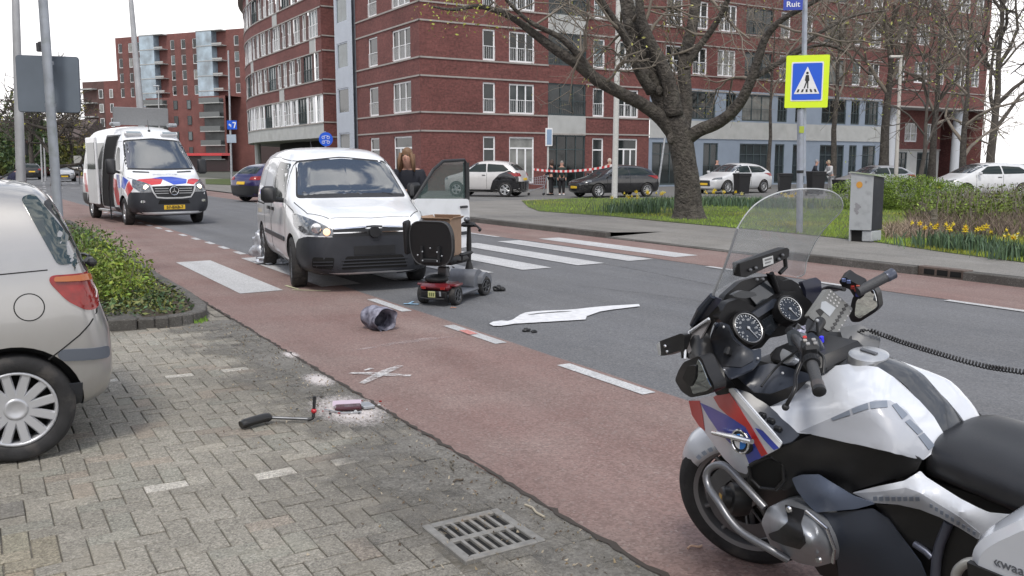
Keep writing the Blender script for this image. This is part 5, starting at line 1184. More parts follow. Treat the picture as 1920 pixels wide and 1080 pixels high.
# white and black small crossover: nose left, seen from its left side
park(hatch, (842, 368), (961, 369.5), True, 3.95, 1.76, 1.72, 'small_crossover', 'pearl white small crossover with black rear quarters parked behind the open van door', P_PEARL, kind='suv', rear=P_BLACKC, low=P_BLACKC, rimstyle='fat')
park(hatch, (1120, 371), (1213, 369), True, 4.4, 1.8, 1.52, 'black_hatchback', 'shiny black hatchback parked behind the red and white police tape', P_BLACKC)
park(hatch, (1345, 364), (1446, 361), True, 4.6, 1.85, 1.60, 'white_hatchback', 'white hatchback parked just right of the big tree, behind the wheelie bins', P_WHITE)
hatch('white_estate_car', 'white estate car half hidden behind the clipped hedge and the bins', G(1572, 362), R(196), 4.4, 1.8, 1.48, P_LSIL)
hatch('white_people_carrier', 'white people carrier parked beyond the thicket at the right edge', G(1755, 372), R(188), 4.5, 1.84, 1.62, P_WHITE, kind='mpv')
hatch('violet_suv', 'violet blue compact suv seen from behind on the side road left of the white van', G(452, 379) + Vector((math.cos(R(52)), math.sin(R(52)), 0)) * 4.3, R(52), 4.3, 1.83, 1.60, P_PURP, kind='suv', low=M_BLACK)
# ================================================================== POLICE MOTORCYCLE
BK = thing('police_motorcycle', 'white police motorcycle with red and blue fairing standing nearest to the camera', 'motorcycle', (1.0, 3.385, 0))
_y, _l = R(122), R(10)
_f = Vector((math.cos(_y), math.sin(_y), 0)); _l0 = Vector((-math.sin(_y), math.cos(_y), 0)); _k = Vector((0, 0, 1))
_L = _l0 * math.cos(_l) - _k * math.sin(_l); _U = _k * math.cos(_l) + _l0 * math.sin(_l)
BM = Matrix(((_f.x, _L.x, _U.x, 1.0), (_f.y, _L.y, _U.y, 3.385), (_f.z, _L.z, _U.z, 0), (0, 0, 0, 1)))
BK.rotation_euler = BM.to_euler(); BI = BM.inverted(); CAMB = BI @ Vector((0, 0, EYE)); BR = BI.to_3x3()
def c1(x, y): return 1200 + x / 2.635, 330 + y / 2.635
def c2(x, y): return 1200 + x / 2.667, 680 + y / 2.667
def Bq(px, py, ax, v):
    r = BR @ ray(px, py); i = 'xyz'.index(ax); t = (v - CAMB[i]) / r[i]; return t, CAMB + r * t
def B1(x, y, ax, v): return Bq(*c1(x, y), ax, v)[1]
def B2(x, y, ax, v): return Bq(*c2(x, y), ax, v)[1]
def tps(P, v, lam=1e-4):
    P = np.array(P, float); n = len(P); d = np.linalg.norm(P[:, None] - P[None], axis=2) / 100
    K = np.where(d > 0, d * d * np.log(d + 1e-12), 0) + np.eye(n) * lam
    Q = np.concatenate([np.ones((n, 1)), P / 100], 1); A = np.block([[K, Q], [Q.T, np.zeros((3, 3))]])
    s = np.linalg.solve(A, np.concatenate([v, np.zeros(3)]))
    def f(x, y):
        dd = np.hypot(P[:, 0] - x, P[:, 1] - y) / 100; k = np.where(dd > 0, dd * dd * np.log(dd + 1e-12), 0)
        return float(k @ s[:n] + s[n] + s[n + 1] * x / 100 + s[n + 2] * y / 100)
    return f
def fit_surface(pts, cv, ctrl=()):
    P = []; t = []
    for p in list(pts) + list(ctrl):
        ax = p[3] if len(p) > 3 else 'y'; x, y = cv(p[0], p[1]); P.append((x, y)); t.append(Bq(x, y, ax, p[2])[0])
    return tps(P, np.array(t))
def surf_obj(name, m, outline_px, f, parent, thick=.006, off=0.0, step=9, mirror=False, edge=True):
    V2, Fs = gridfill(outline_px, step); P = []
    for x, y in V2: P.append(CAMB + (BR @ ray(x, y)) * f(x, y))
    bm = bmesh.new(); vs = [bm.verts.new(p) for p in P]
    for q in Fs:
        try: bm.faces.new([vs[i] for i in q])
        except ValueError: pass
    bm.normal_update()
    c = sum(((q.normal.dot(CAMB - q.calc_center_median())) > 0) * 2 - 1 for q in bm.faces)
    if c < 0: bmesh.ops.reverse_faces(bm, faces=bm.faces[:])
    bm.normal_update()
    if off:
        for v in bm.verts: v.co += v.normal * off
    if thick:
        av = sum((q.normal * q.calc_area() for q in bm.faces), Vector()).normalized()
        bd = [(l.vert, l.link_loop_next.vert) for e in bm.edges if len(e.link_faces) == 1 for l in e.link_loops]
        back = {}
        for v in list(bm.verts): back[v] = bm.verts.new(v.co - (v.normal if abs(thick) < .015 else av) * thick)
        for q in list(bm.faces): bm.faces.new([back[v] for v in reversed(q.verts)])
        for u_, v in bd: bm.faces.new([v, u_, back[u_], back[v]])
    me = bpy.data.meshes.new(name); bm.to_mesh(me); bm.free(); me.materials.append(m)
    o = finish(name, me, parent, True, 40)
    if mirror:
        me2 = me.copy()
        for v in me2.vertices:
            kk = min(1, max(0, (-.3 - v.co.x) / .25)); e = max(0, v.co.y - .05); v.co.y = -(v.co.y - e * .42 * kk); v.co.z -= e * .28 * kk
        me2.flip_normals(); o2 = bpy.data.objects.new(name, me2); C.objects.link(o2); o2.parent = parent
    return o
def bp(name, m, pts, cv=c2, ctrl=(), rad=.0, mirror=False, thick=.006, step=9, parent=None):
    f = fit_surface(pts, cv, ctrl); ol = [cv(p[0], p[1]) for p in pts]
    if rad: ol = rnd(ol, rad, 4)
    o = surf_obj(name, m, ol, f, parent or BK, thick, 0, step, mirror); o['_'] = 1; del o['_']
    return o, f
def decal(name, m, pts, f, cv=c2, off=.0015, parent=None, rad=0, mirror=False, thick=.0012):
    ol = [cv(*p) for p in pts]
    if rad: ol = rnd(ol, rad, 3)
    return surf_obj(name, m, ol, f, parent or BK, thick, off, 12, mirror)
MW = mat('motorcycle_white', (.66, .69, .74), .22, .0, .6, .9, noise_amt=.03, noise_scale=6)
MBK = mat('motorcycle_matt_black', (.012, .012, .013), .42, noise_amt=.15, noise_scale=9, bump=.05, bump_scale=300)
MDB = mat('motorcycle_dark_blue_grey', (.028, .034, .048), .33, noise_amt=.1, noise_scale=4)
MKN = mat('motorcycle_slate_panel', (.085, .105, .15), .38, noise_amt=.08, noise_scale=5)
MGS = mat('tank_centre_grey', (.07, .075, .082), .28, .3, .5, .5)
MSEAT = mat('seat_vinyl', (.016, .017, .020), .36, noise_amt=.1, noise_scale=20, bump=.12, bump_scale=500)
MREFL = mat('reflective_grey', (.20, .23, .28), .5)
MENG = mat('engine_silver', (.36, .38, .41), .38, .7, noise_amt=.12, noise_scale=15)
MBLU = mat('motorcycle_blue', (.035, .06, .42), .3, coat=.5); MRD = mat('motorcycle_red', (.52, .02, .018), .3, coat=.5)
MBAR = mat('crash_bar_steel', (.22, .225, .24), .35, .65)
# --- dark core: engine, frame, tank body
b = MB(); b.smooth = False
b.box(-.95, -.25, -.13, .13, .22, .72, bev=.05); b.box(-1.45, -.72, -.14, .14, .55, .74, bev=.04); b.box(-.78, -.22, -.17, .17, .28, .5, bev=.06); b.build('engine_block', MBK, BK)
b = MB(); b.box(-.84, -.42, -.17, .17, .62, .82, bev=.06); b.box(-.50, -.12, -.16, .16, .60, .93, bev=.06); b.build('inner_frame', MBK, BK)
# --- fairing side
fa = [(240, 185, .19), (375, 165, .27), (440, 130, .31), (470, 125, .32), (712, 405, .345), (690, 432, .35), (620, 468, .345), (548, 510, .33), (535, 560, .31), (490, 545, .30), (420, 480, .285), (340, 370, .25), (270, 275, .20)]
fo_, ff = bp('side_fairing', MW, fa, ctrl=[(450, 300, .335), (560, 430, .345)], rad=4, mirror=True)
decal('blue_stripe', MBLU, [(302, 200), (360, 225), (440, 265), (520, 305), (565, 330), (600, 400), (625, 465), (548, 508), (520, 440), (450, 400), (390, 340), (345, 275)], ff, mirror=True)
decal('red_stripe', MRD, [(245, 190), (300, 190), (315, 260), (325, 340), (300, 320), (262, 262)], ff, off=.002, mirror=True)
decal('red_stripe', MRD, [(370, 172), (440, 133), (500, 225), (560, 320), (600, 390), (640, 455), (610, 468), (575, 400), (530, 320), (440, 262), (400, 225)], ff, off=.003, mirror=True)
decal('blue_stripe', MBLU, [(578, 325), (632, 345), (700, 425), (672, 436), (620, 380)], ff, off=.003, mirror=True)
decal('white_edge', mat('bright_white_trim', (.8, .82, .85), .3, coat=.5), [(440, 132), (468, 127), (712, 405), (700, 425), (690, 415), (575, 290)], ff, off=.004, mirror=True)
b = MB(); rc = CAMB + (BR @ ray(*c2(520, 390))) * ff(*c2(520, 390)); Mr = Matrix.Translation(rc) @ Matrix.Rotation(-PI / 2 + R(10), 4, 'X')
b.lathe([(.001, .018), (.034, .018), (.043, .012), (.045, 0)], 28, Mr); rb = b.build('round_badge', M_BLACK, BK, smooth=True, auto=35)
b = MB(); b.tube([Mr @ Vector((.038 * math.cos(a * PI / 12), .038 * math.sin(a * PI / 12), .019)) for a in range(24)], .0035, 6, closed=True); b.build('badge_ring', M_CHROME, rb)
for k in range(4):
    b = MB(); b.prism([(0, 0)] + [(.026 * math.cos(k * PI / 2 + j * PI / 12), .026 * math.sin(k * PI / 2 + j * PI / 12)) for j in range(7)], .018, .0195, Mr); b.build('badge_quarter', [mat('badge_white', (.8, .8, .8), .4), mat('badge_blue', (.03, .2, .6), .4)][k % 2], rb)
b = MB(); b.tube([B2(365, 350, 'y', .315), B2(480, 375, 'y', .365), B2(560, 395, 'y', .375)], [.008, .011, .009], 10); b.build('chrome_trim', M_CHROME, BK)
# grey inner fairing strip with switches
g_, gf = bp('inner_fairing_strip', MDB, [(475, 127, .31), (545, 150, .29), (640, 212, .27), (740, 300, .28), (800, 360, .29), (760, 395, .32), (712, 408, .34)], mirror=True, rad=4)
for (x, y) in ((612, 262), (655, 290), (690, 330)):
    b = MB(); b.box(-.014, .014, -.008, .008, -.008, .008, Matrix.Translation(CAMB + (BR @ ray(*c2(x, y))) * (gf(*c2(x, y)) - .000003)), bev=.003); b.build('rocker_switch', M_BLACK, BK)
# --- tank shells
ta = [(635, 205, .26), (720, 150, .21), (830, 95, .13), (920, 22, .07), (1060, 5, .05), (1190, 22, .045), (1290, 85, .045), (1380, 170, .045), (1470, 270, .05), (1537, 385, .06), (1480, 440, .14), (1415, 488, .20), (1300, 405, .255), (1180, 335, .275), (1110, 320, .28), (1020, 322, .285), (850, 357, .29), (790, 352, .29), (715, 285, .28)]
to_, tf = bp('tank_shell', MW, ta, ctrl=[(1000, 150, .22), (1200, 180, .215), (1330, 300, .20), (850, 220, .24)], rad=3)
me2 = to_.data.copy()
for v in me2.vertices: e = max(0, v.co.y - .045); v.co.y = -.045 - e * .5; v.co.z -= e * .30
me2.flip_normals(); o2 = bpy.data.objects.new('tank_shell', me2); C.objects.link(o2); o2.parent = BK
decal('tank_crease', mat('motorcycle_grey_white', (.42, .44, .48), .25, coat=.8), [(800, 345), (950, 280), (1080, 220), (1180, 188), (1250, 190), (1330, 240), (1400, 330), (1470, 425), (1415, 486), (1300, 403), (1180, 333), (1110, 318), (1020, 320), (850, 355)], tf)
for q in ([(960, 278), (1050, 238), (1055, 262), (968, 290)], [(1062, 232), (1140, 203), (1146, 232), (1070, 256)], [(1150, 200), (1232, 192), (1236, 225), (1155, 232)], [(1256, 215), (1278, 205), (1335, 262), (1308, 285)], [(1322, 298), (1345, 285), (1410, 345), (1385, 362)], [(1388, 370), (1415, 352), (1470, 415), (1440, 438)]):
    decal('reflective_patch', MREFL, q, tf, off=.004)
# centre strip of tank, right shell seen as a rim
cs = [(900, 935), (1100, 930), (1200, 960), (1300, 1020)]
cl_ = [B1(x, y, 'y', .048) for x, y in cs] + [B2(x, y, 'y', .048) for x, y in ((1380, 170), (1470, 270), (1537, 388))]
b = MB(); b.smooth = True; k = 9; n = 0
for p in catmull(cl_, 4):
    for j in range(k):
        t = -1 + 2 * j / (k - 1); b.v.append((p.x, t * .050, p.z + .010 * (1 - t * t) - .002))
nr = len(b.v) // k
for i in range(nr - 1):
    for j in range(k - 1): b.face([i * k + j, i * k + j + 1, (i + 1) * k + j + 1, (i + 1) * k + j])
b.build('tank_centre', MGS, BK, smooth=True)
b = MB(); pc = B1(1130, 888, 'y', 0); Mc = Matrix.Translation(pc + Vector((0, 0, .0))) @ Matrix.Rotation(R(-6), 4, 'Y')
b.lathe([(.001, .012), (.05, .012), (.062, .006), (.064, -.03)], 32, Mc); cp = b.build('fuel_cap', M_ALU, BK, smooth=True, auto=30)
b = MB(); b.box(-.03, .03, -.008, .008, .012, .018, Mc, bev=.002); b.build('cap_flap', M_DALU, cp)
# --- black side body
bo, bf = bp('side_cover', MBK, [(545, 515, .32), (622, 470, .335), (700, 430, .33), (850, 362, .285), (1020, 326, .28), (1110, 322, .275), (1182, 338, .27), (1300, 408, .25), (1412, 490, .21), (1380, 548, .215), (1300, 575, .23), (1160, 612, .25), (1055, 645, .26), (1180, 700, .25), (1260, 712, .24), (1000, 700, .25), (880, 640, .27), (800, 600, .28), (725, 640, .29), (640, 600, .30), (560, 590, .31)],
            ctrl=[(900, 480, .30), (1100, 450, .285), (700, 520, .32)], rad=4, mirror=True)
b = MB(); b.tube([B2(x, y, 'y', v) for x, y, v in ((545, 520, .335), (555, 580, .33), (600, 625, .32), (680, 635, .31), (718, 590, .31), (715, 510, .315), (660, 470, .33), (600, 482, .338), (550, 512, .337))], .006, 6, closed=False); b.build('duct_rim', MBK, BK)
decal('air_duct', M_VOID, [(552, 525), (640, 480), (705, 500), (712, 590), (670, 630), (600, 615), (560, 575)], bf, off=.003, mirror=True)
kp, kf = bp('knee_panel', MKN, [(757, 578, .30), (800, 562, .305), (890, 558, .305), (980, 610, .30), (1068, 668, .29), (1180, 705, .262), (1080, 732, .29), (880, 750, .31), (830, 700, .31), (785, 640, .305)], ctrl=[(930, 650, .325)], rad=5, mirror=True)
lo, lf = bp('belly_fairing', MDB, [(885, 757, .30), (1080, 738, .285), (1165, 728, .26), (1240, 780, .25), (1320, 890, .24), (1400, 1000, .24), (1440, 1100, .24), (1200, 1180, .24), (1000, 1120, .26), (985, 1000, .29), (950, 880, .31)], ctrl=[(1080, 880, .30)], rad=5, mirror=True)
bp('rear_side_cover', MBK, [(1170, 705, .235), (1290, 712, .22), (1400, 735, .21), (1500, 775, .205), (1690, 885, .2), (1660, 960, .2), (1560, 1100, .2), (1440, 1100, .21), (1330, 890, .225), (1240, 780, .24)], thick=.01, mirror=True)
# --- white tail side
wt_ = [(1062, 650, .262), (1180, 620, .262), (1322, 590, .25), (1385, 552, .225), (1402, 540, .215), (1430, 570, .21), (1500, 615, .215), (1600, 678, .22), (1740, 750, .225), (1850, 762, .225), (1925, 752, .22), (2060, 745, .215), (2060, 900, .2), (1850, 905, .215), (1692, 882, .225), (1600, 825, .235), (1500, 772, .24), (1400, 732, .25), (1290, 708, .258), (1170, 700, .262)]
wo, wf = bp('tail_side_panel', MW, wt_, ctrl=[(1250, 650, .275), (1400, 650, .27), (1600, 750, .255)], rad=4, mirror=True)
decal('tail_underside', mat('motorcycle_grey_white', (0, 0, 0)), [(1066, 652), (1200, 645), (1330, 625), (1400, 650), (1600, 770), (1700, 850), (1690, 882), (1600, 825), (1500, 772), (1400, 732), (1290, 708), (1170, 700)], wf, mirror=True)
random.seed(2)
ltx = [(1168 + 30 * i, 676 + (0 if i < 8 else (i - 8) * 13) + (2 if i < 8 else 8)) for i in range(17)]
for (x, y) in ltx[:8]: decal('faint_lettering', MREFL, [(x, y - 9), (x + 20, y - 10), (x + 22, y + 10), (x + 2, y + 12)], wf, off=.003)
for i in range(9): x, y = 1450 + 27 * i, 712 + 17 * i; decal('faint_lettering', MREFL, [(x, y - 10), (x + 15, y - 4), (x + 14, y + 14), (x - 1, y + 8)], wf, off=.003)
# --- seat (lofted)
b = MB(); b.smooth = True
Sx = [(-.845, .09, .80), (-.865, .17, .828), (-.92, .195, .838), (-1.02, .195, .830), (-1.12, .195, .818), (-1.25, .20, .81), (-1.36, .20, .83), (-1.40, .19, .86), (-1.55, .175, .90), (-1.75, .16, .905), (-1.80, .1, .88)]
for x, w_, z in Sx:
    dr_ = .13 if x > -1.36 else .10
    for (a, c) in ((-.95, -dr_), (-1.0, -dr_ * .55), (-.93, -.03), (-.75, -.006), (-.4, .004), (0, .0), (.4, .004), (.75, -.006), (.93, -.03), (1.0, -dr_ * .55), (.95, -dr_)): b.v.append((x, a * w_, z + c))
for i in range(len(Sx) - 1):
    for j in range(10): b.face([i * 11 + j, i * 11 + j + 1, (i + 1) * 11 + j + 1, (i + 1) * 11 + j])
    b.face([i * 11 + 10, i * 11, (i + 1) * 11, (i + 1) * 11 + 10])
b.face(list(range(11))); b.face(list(range((len(Sx) - 1) * 11, len(Sx) * 11))[::-1])
b.build('seat', MSEAT, BK, smooth=True, sub=2)
# --- panniers
def pannier(s):
    b = MB(); 
    prof = [(-1.17, .60), (-1.155, .70), (-1.17, .745), (-1.21, .79), (-1.30, .87), (-1.45, .90), (-1.80, .90), (-1.90, .80), (-1.88, .45), (-1.60, .34), (-1.30, .40)]
    P = rnd(prof, .03, 3); M = Matrix.Rotation(PI / 2, 4, 'X')
    n = len(P); v = []
    for y, sc in ((.20, 1.0), (.38, 1.0), (.425, .965), (.44, .90)):
        cx, cz = -1.53, .63; v += [(cx + (p[0] - cx) * sc, s * y, cz + (p[1] - cz) * sc) for p in P]
    f = [(i * n + j, i * n + (j + 1) % n, (i + 1) * n + (j + 1) % n, (i + 1) * n + j) for i in range(3) for j in range(n)] + [tuple(range(n)), tuple(range(3 * n, 4 * n))[::-1]]
    if s > 0: f = [q[::-1] for q in f]
    b.add(v, f); o = b.build('pannier', MW, BK, smooth=True, auto=38)
    bb = MB(); bb.box(-1.90, -1.20, .20 if s > 0 else -.40, .40 if s > 0 else -.20, .36, .42) if False else None
    q = MB(); lowp = [(-1.175, .63), (-1.17, .692), (-1.85, .675), (-1.82, .46), (-1.58, .37), (-1.33, .42)]
    q.prism([(x, z) for x, z in lowp], -.447, -.43, M if s > 0 else Matrix.Scale(-1, 4, (0, 1, 0)) @ M) ; q.build('pannier_lower_shell', MBK, o)
    return o
pn = pannier(1); pannier(-1)
b = MB(); Mt = Matrix(((-1, 0, 0, -1.235), (0, 0, 1, .4405), (0, 1, 0, .722), (0, 0, 0, 1))); textmb(b, '«waakzaam en dienstbaar»', .036, Mt, .001, .0003, 'LEFT'); b.build('lettering', mat('grey_lettering', (.12, .13, .15), .5), pn)
# --- cylinder heads
def head(s):
    ol = [(605, 800, .35), (640, 722, .33), (725, 700, .32), (830, 742, .33), (930, 835, .335), (972, 940, .33), (962, 1000, .325), (882, 1022, .33), (790, 1002, .34), (655, 922, .35)]
    return bp('cylinder_head', MENG, ol, ctrl=[(760, 850, .42), (860, 900, .41), (700, 800, .405)], rad=6, thick=.10, step=6, mirror=True)
ho, hf = head(1)
decal('head_cover_insert', MBK, [(728, 716), (825, 745), (805, 805), (825, 870), (830, 905), (805, 928), (720, 905), (662, 880), (648, 852), (700, 835), (745, 800), (738, 760)], hf, off=.006, thick=.008, mirror=True, rad=3)
b = MB(); b.tube([B2(830, 742, 'y', .345), B2(935, 830, 'y', .35), B2(972, 930, 'y', .345), B2(965, 1000, 'y', .34)], .006, 8); b.build('head_rim', M_CHROME, BK)
for (x, y, v) in ((745, 733, .385), (895, 985, .37)):
    b = MB(); b.lathe([(.001, .006), (.009, .006), (.012, 0)], 12, Matrix.Translation(B2(x, y, 'y', v)) @ Matrix.Rotation(-PI / 2, 4, 'X')); b.build('bolt', M_CHROME, BK)
# --- crash bars
path = [(740, 985, .36), (655, 935, .39), (520, 855, .40), (450, 785, .40), (395, 700, .39), (345, 625, .37), (332, 565, .355), (355, 525, .34), (400, 510, .33), (445, 530, .33), (510, 600, .335), (570, 665, .34), (625, 725, .34)]
pts = catmull([B2(x, y, 'y', v) for x, y, v in path], 5)
for s in (1, -1): b = MB(); b.tube([(p.x, p.y * s, p.z) for p in pts], .0135, 14); b.build('crash_bar', MBAR, BK, smooth=True, auto=50)
b = MB(); b.tube(catmull([B2(x, y, 'y', .34) for x, y in ((1575, 1110), (1580, 1060), (1600, 1025), (1640, 1000), (1700, 995))], 5), .013, 12); b.build('pannier_guard', mat('light_steel_tube', (.5, .5, .48), .35, .5), BK, smooth=True, auto=50)
# auxiliary horn drum
b = MB(); hc = B2(470, 680, 'y', .25); Mh = Matrix.Translation(hc) @ Matrix.Rotation(R(-72), 4, 'X') @ Matrix.Rotation(R(30), 4, 'Y')
b.lathe([(.001, .05), (.032, .05), (.040, .044), (.042, .02), (.058, .015), (.062, -.02), (.055, -.05), (.001, -.06)], 30, Mh); hr = b.build('horn', MBK, BK, smooth=True, auto=35)
b = MB(); b.box(-.016, .016, -.012, .012, .05, .052, Mh); b.build('gold_label', mat('gold_label', (.45, .28, .06), .5), hr)
# --- front wheel, fork, fender (steered to the left)
ST_ = R(25); hub = Vector((0, 0, .30)); SW = Matrix.Translation(hub) @ Matrix.Rotation(ST_, 4, 'Z')
t = MB(); t.smooth = True
prof = [(.215, -.05), (.228, -.056), (.262, -.058), (.287, -.042), (.299, -.018), (.301, 0), (.299, .018), (.287, .042), (.262, .058), (.228, .056), (.215, .05), (.212, 0)]
Mw = SW @ Matrix.Rotation(-PI / 2, 4, 'X'); t.lathe(prof, 64, Mw, True); wh_ = t.build('front_wheel', M_RUB, BK, smooth=True, auto=50)
b = MB(); b.lathe([(.216, -.052), (.222, -.058), (.205, -.052), (.196, -.02), (.196, .02), (.205, .052), (.222, .058), (.216, .052)], 64, Mw, True)
b.lathe([(.001, .045), (.035, .045), (.04, .035), (.04, -.035), (.035, -.045), (.001, -.045)], 24, Mw)
for k in range(5):
    for e in (-.16, .16):
        a = 2 * PI * k / 5 + e; a2 = 2 * PI * k / 5 + e * 2.2
        p0 = Mw @ Vector((.035 * math.cos(a), .035 * math.sin(a), .015)); p1 = Mw @ Vector((.2 * math.cos(a2), .2 * math.sin(a2), .03)); b.tube([p0, p1], [.012, .009], 8)
b.build('rim', mat('wheel_rim_grey', (.24, .24, .25), .35, .6), wh_, smooth=True, auto=40)
for s in (1, -1):
    b = MB(); zz = s * .066; b.lathe([(.16, zz - .0025), (.16, zz + .0025), (.10, zz + .0025), (.10, zz - .0025)], 48, Mw, True)
    for k in range(10): a = 2 * PI * k / 10; b.tube([Mw @ Vector((.045 * math.cos(a), .045 * math.sin(a), s * .05)), Mw @ Vector((.105 * math.cos(a + .25), .105 * math.sin(a + .25), zz))], .005, 6)
    b.build('brake_disc', M_DALU, BK, smooth=True, auto=35)
    b = MB(); b.box(-.20, -.11, -.028, .028, -.06, .07, SW @ Matrix.Translation((0, s * .075, -.01)) @ Matrix.Rotation(R(25), 4, 'Y'), bev=.014); b.build('brake_caliper', mat('caliper_grey', (.34, .34, .35), .4, .5), BK, smooth=True, auto=40)
    b = MB(); b.tube([SW @ Vector((0, s * .095, 0)), SW @ Vector((-.17, s * .095, .40))], [.026, .024], 12); b.tube([SW @ Vector((-.17, s * .095, .40)), SW @ Vector((-.30, s * .095, .68))], [.02, .02], 12); b.build('fork_leg', MBK, BK, smooth=True, auto=40)
b = MB(); b.smooth = True; k = 11; nA = 26
for i in range(nA):
    a = R(24) + R(136) * i / (nA - 1); e = min(1, i / 4, (nA - 1 - i) / 3); e = .45 + .55 * e
    for j in range(k):
        q = R(-97 + 194 * j / (k - 1)); rr = .235 + .095 * math.cos(q) * (.6 + .4 * e); b.v.append(tuple(SW @ Vector((rr * math.cos(a), .088 * e * math.sin(q), rr * math.sin(a)))))
for i in range(nA - 1):
    for j in range(k - 1): b.face([i * k + j, i * k + j + 1, (i + 1) * k + j + 1, (i + 1) * k + j])
fo = b.build('front_fender', MW, BK, smooth=True); md = fo.modifiers.new('t', 'SOLIDIFY'); md.thickness = .005
for i in range(7):
    a = R(44 + 7.5 * i); b = MB(); P = [SW @ Vector((rr * math.cos(aa), .0895, rr * math.sin(aa))) for rr, aa in ((.237, a), (.254, a), (.254, a + R(4.5)), (.237, a + R(4.5)))]; b.poly(P); b.build('faint_lettering', mat('fender_lettering', (.33, .38, .46), .5), fo)
b = MB(); b.lathe([(.19, -.004), (.19, .004), (.001, .004), (.001, -.004)], 40, Mw); b.build('wheel_shade_disc', MBK, wh_)  # flat black disc painted as the shade inside the wheel
# rear wheel
b = MB(); Mr2 = Matrix.Translation((-1.485, 0, .31)) @ Matrix.Rotation(-PI / 2, 4, 'X'); b.lathe([(p[0] * 1.03, p[1] * 1.5) for p in prof], 48, Mr2, True); rw_ = b.build('rear_wheel', M_RUB, BK, smooth=True, auto=50)
b = MB(); b.lathe([(.22, -.07), (.2, 0), (.22, .07), (.18, .05), (.05, .04), (.05, -.04), (.18, -.05)], 40, Mr2, True); b.build('rim', M_DALU, rw_, smooth=True, auto=40)
b = MB(); b.box(-1.95, -1.5, -.12, .12, .72, .86, bev=.04); b.build('tail_unit', MW, BK, smooth=True, auto=40)
# --- cockpit shell (dark) : outer left pod, dash, binnacle
sh, sf = bp('cockpit_shell', MBK, [(258, 735, .24), (350, 640, .25), (385, 640, .24), (400, 690, .24), (355, 740, .25), (345, 800, .26), (370, 880, .28), (400, 940, .29), (440, 1000, .30), (470, 1040, .31), (440, 1075, .32), (380, 1085, .33), (365, 1060, .34), (330, 980, .35), (290, 895, .34), (235, 905, .31), (225, 820, .27), (235, 775, .25)], c1, ctrl=[(300, 800, .29)], rad=4)
pod, pf = bp('inner_pod_panel', MDB, [(345, 800, 0.26), (372, 735, -.24, 'x'), (400, 720, -.23, 'x'), (440, 735, -.23, 'x'), (470, 800, -.24, 'x'), (520, 842, -.26, 'x'), (560, 862, -.27, 'x'), (598, 850, -.27, 'x'), (600, 905, -.30, 'x'), (565, 950, -.33, 'x'), (505, 975, -.34, 'x'), (440, 1000, -.33, 'x'), (410, 960, .28), (370, 880, .27)], c1, rad=4)
decal('speaker_panel', MKN if False else mat('speaker_grey', (.035, .038, .045), .4), [(352, 800), (398, 725), (432, 742), (462, 805), (515, 850), (555, 872), (560, 915), (500, 950), (412, 940), (380, 890)], pf, c1, off=.004, rad=3, thick=.004)
b = MB(); q = CAMB + (BR @ ray(*c1(430, 870))) * pf(*c1(430, 870)); b.box(-.012, .012, -.02, .02, -.016, .016, Matrix.Translation(q + Vector((-.012, 0, .004))) @ Matrix.Rotation(R(30), 4, 'X'), bev=.006); b.build('latch_knob', M_BLACK, BK)
for (x, y) in ((408, 752), (578, 908), (413, 965), (700, 980)):
    f_ = pf; b = MB(); q = CAMB + (BR @ ray(*c1(x, y))) * (pf(*c1(x, y)) if x < 690 else Bq(*c1(x, y), 'y', .22)[0]); b.ball(tuple(q + Vector((-.006, .002, .006))), .0055, 8, 6); b.build('screw', M_ALU, BK)
dash = [(385, 700), (430, 625), (490, 605), (530, 625), (585, 660), (680, 596), (720, 570), (790, 575), (845, 620), (870, 660), (850, 720), (780, 760), (700, 790), (640, 800), (600, 850), (540, 860), (480, 830), (440, 760)]
dz, df = bp('dashboard', MBK, [(x, y, -.175, 'x') for x, y in dash], c1, rad=5, thick=.03)
FACE = mat('gauge_face', (.012, .014, .018), .25, coat=.6); TICK = mat('gauge_tick_white', (.42, .44, .46), .4)
def gauge(cx, cy, r, needle):
    p = B1(cx, cy, 'x', -.218); nrm = Vector((-.82, 0, .57)).normalized(); up = (Vector((.57, 0, .82))).normalized(); rt = up.cross(nrm)
    M = Matrix(((rt.x, up.x, nrm.x, p.x), (rt.y, up.y, nrm.y, p.y), (rt.z, up.z, nrm.z, p.z), (0, 0, 0, 1)))
    g = MB(); g.lathe([(r * 1.12, -.03), (r * 1.15, .014), (r * 1.05, .018), (r, .006), (.001, .006)], 36, M); o = g.build('gauge', [MBK], BK, smooth=True, auto=30)
    g = MB(); g.lathe([(r * .97, .0065), (r * .97, .0085), (.001, .0085)], 36, M); g.build('dial_face', FACE, o)
    g = MB(); g.tube([M @ Vector((r * .99 * math.cos(a * PI / 16), r * .99 * math.sin(a * PI / 16), .012)) for a in range(32)], .002, 6, closed=True); g.build('dial_ring', M_ALU, o)
    g = MB()
    for k in range(25):
        a = R(230 - 280 * k / 24); l_ = .16 if k % 2 == 0 else .08; g.box(r * (.92 - l_), r * .92, -.0009 if k % 2 else -.0018, .0009 if k % 2 else .0018, .009, .0098, M @ Matrix.Rotation(a, 4, 'Z'))
    for k in range(9):
        a = R(230 - 280 * k / 8); textmb(g, str(20 * k if r > .052 else k), r * .20, M @ Matrix.Translation((r * .60 * math.cos(a), r * .60 * math.sin(a), .0088)), .0004)
    g.build('dial_marks', TICK, o)
    g = MB(); g.prism([(-.12 * r, -.03 * r), (.85 * r, -.012 * r), (.85 * r, .012 * r), (-.12 * r, .03 * r)], .0105, .012, M @ Matrix.Rotation(needle, 4, 'Z')); g.lathe([(.1 * r, .01), (.1 * r, .014), (.001, .015)], 14, M); g.build('needle', TICK, o)
gauge(527, 757, .056, R(-72)); gauge(733, 663, .047, R(-70))
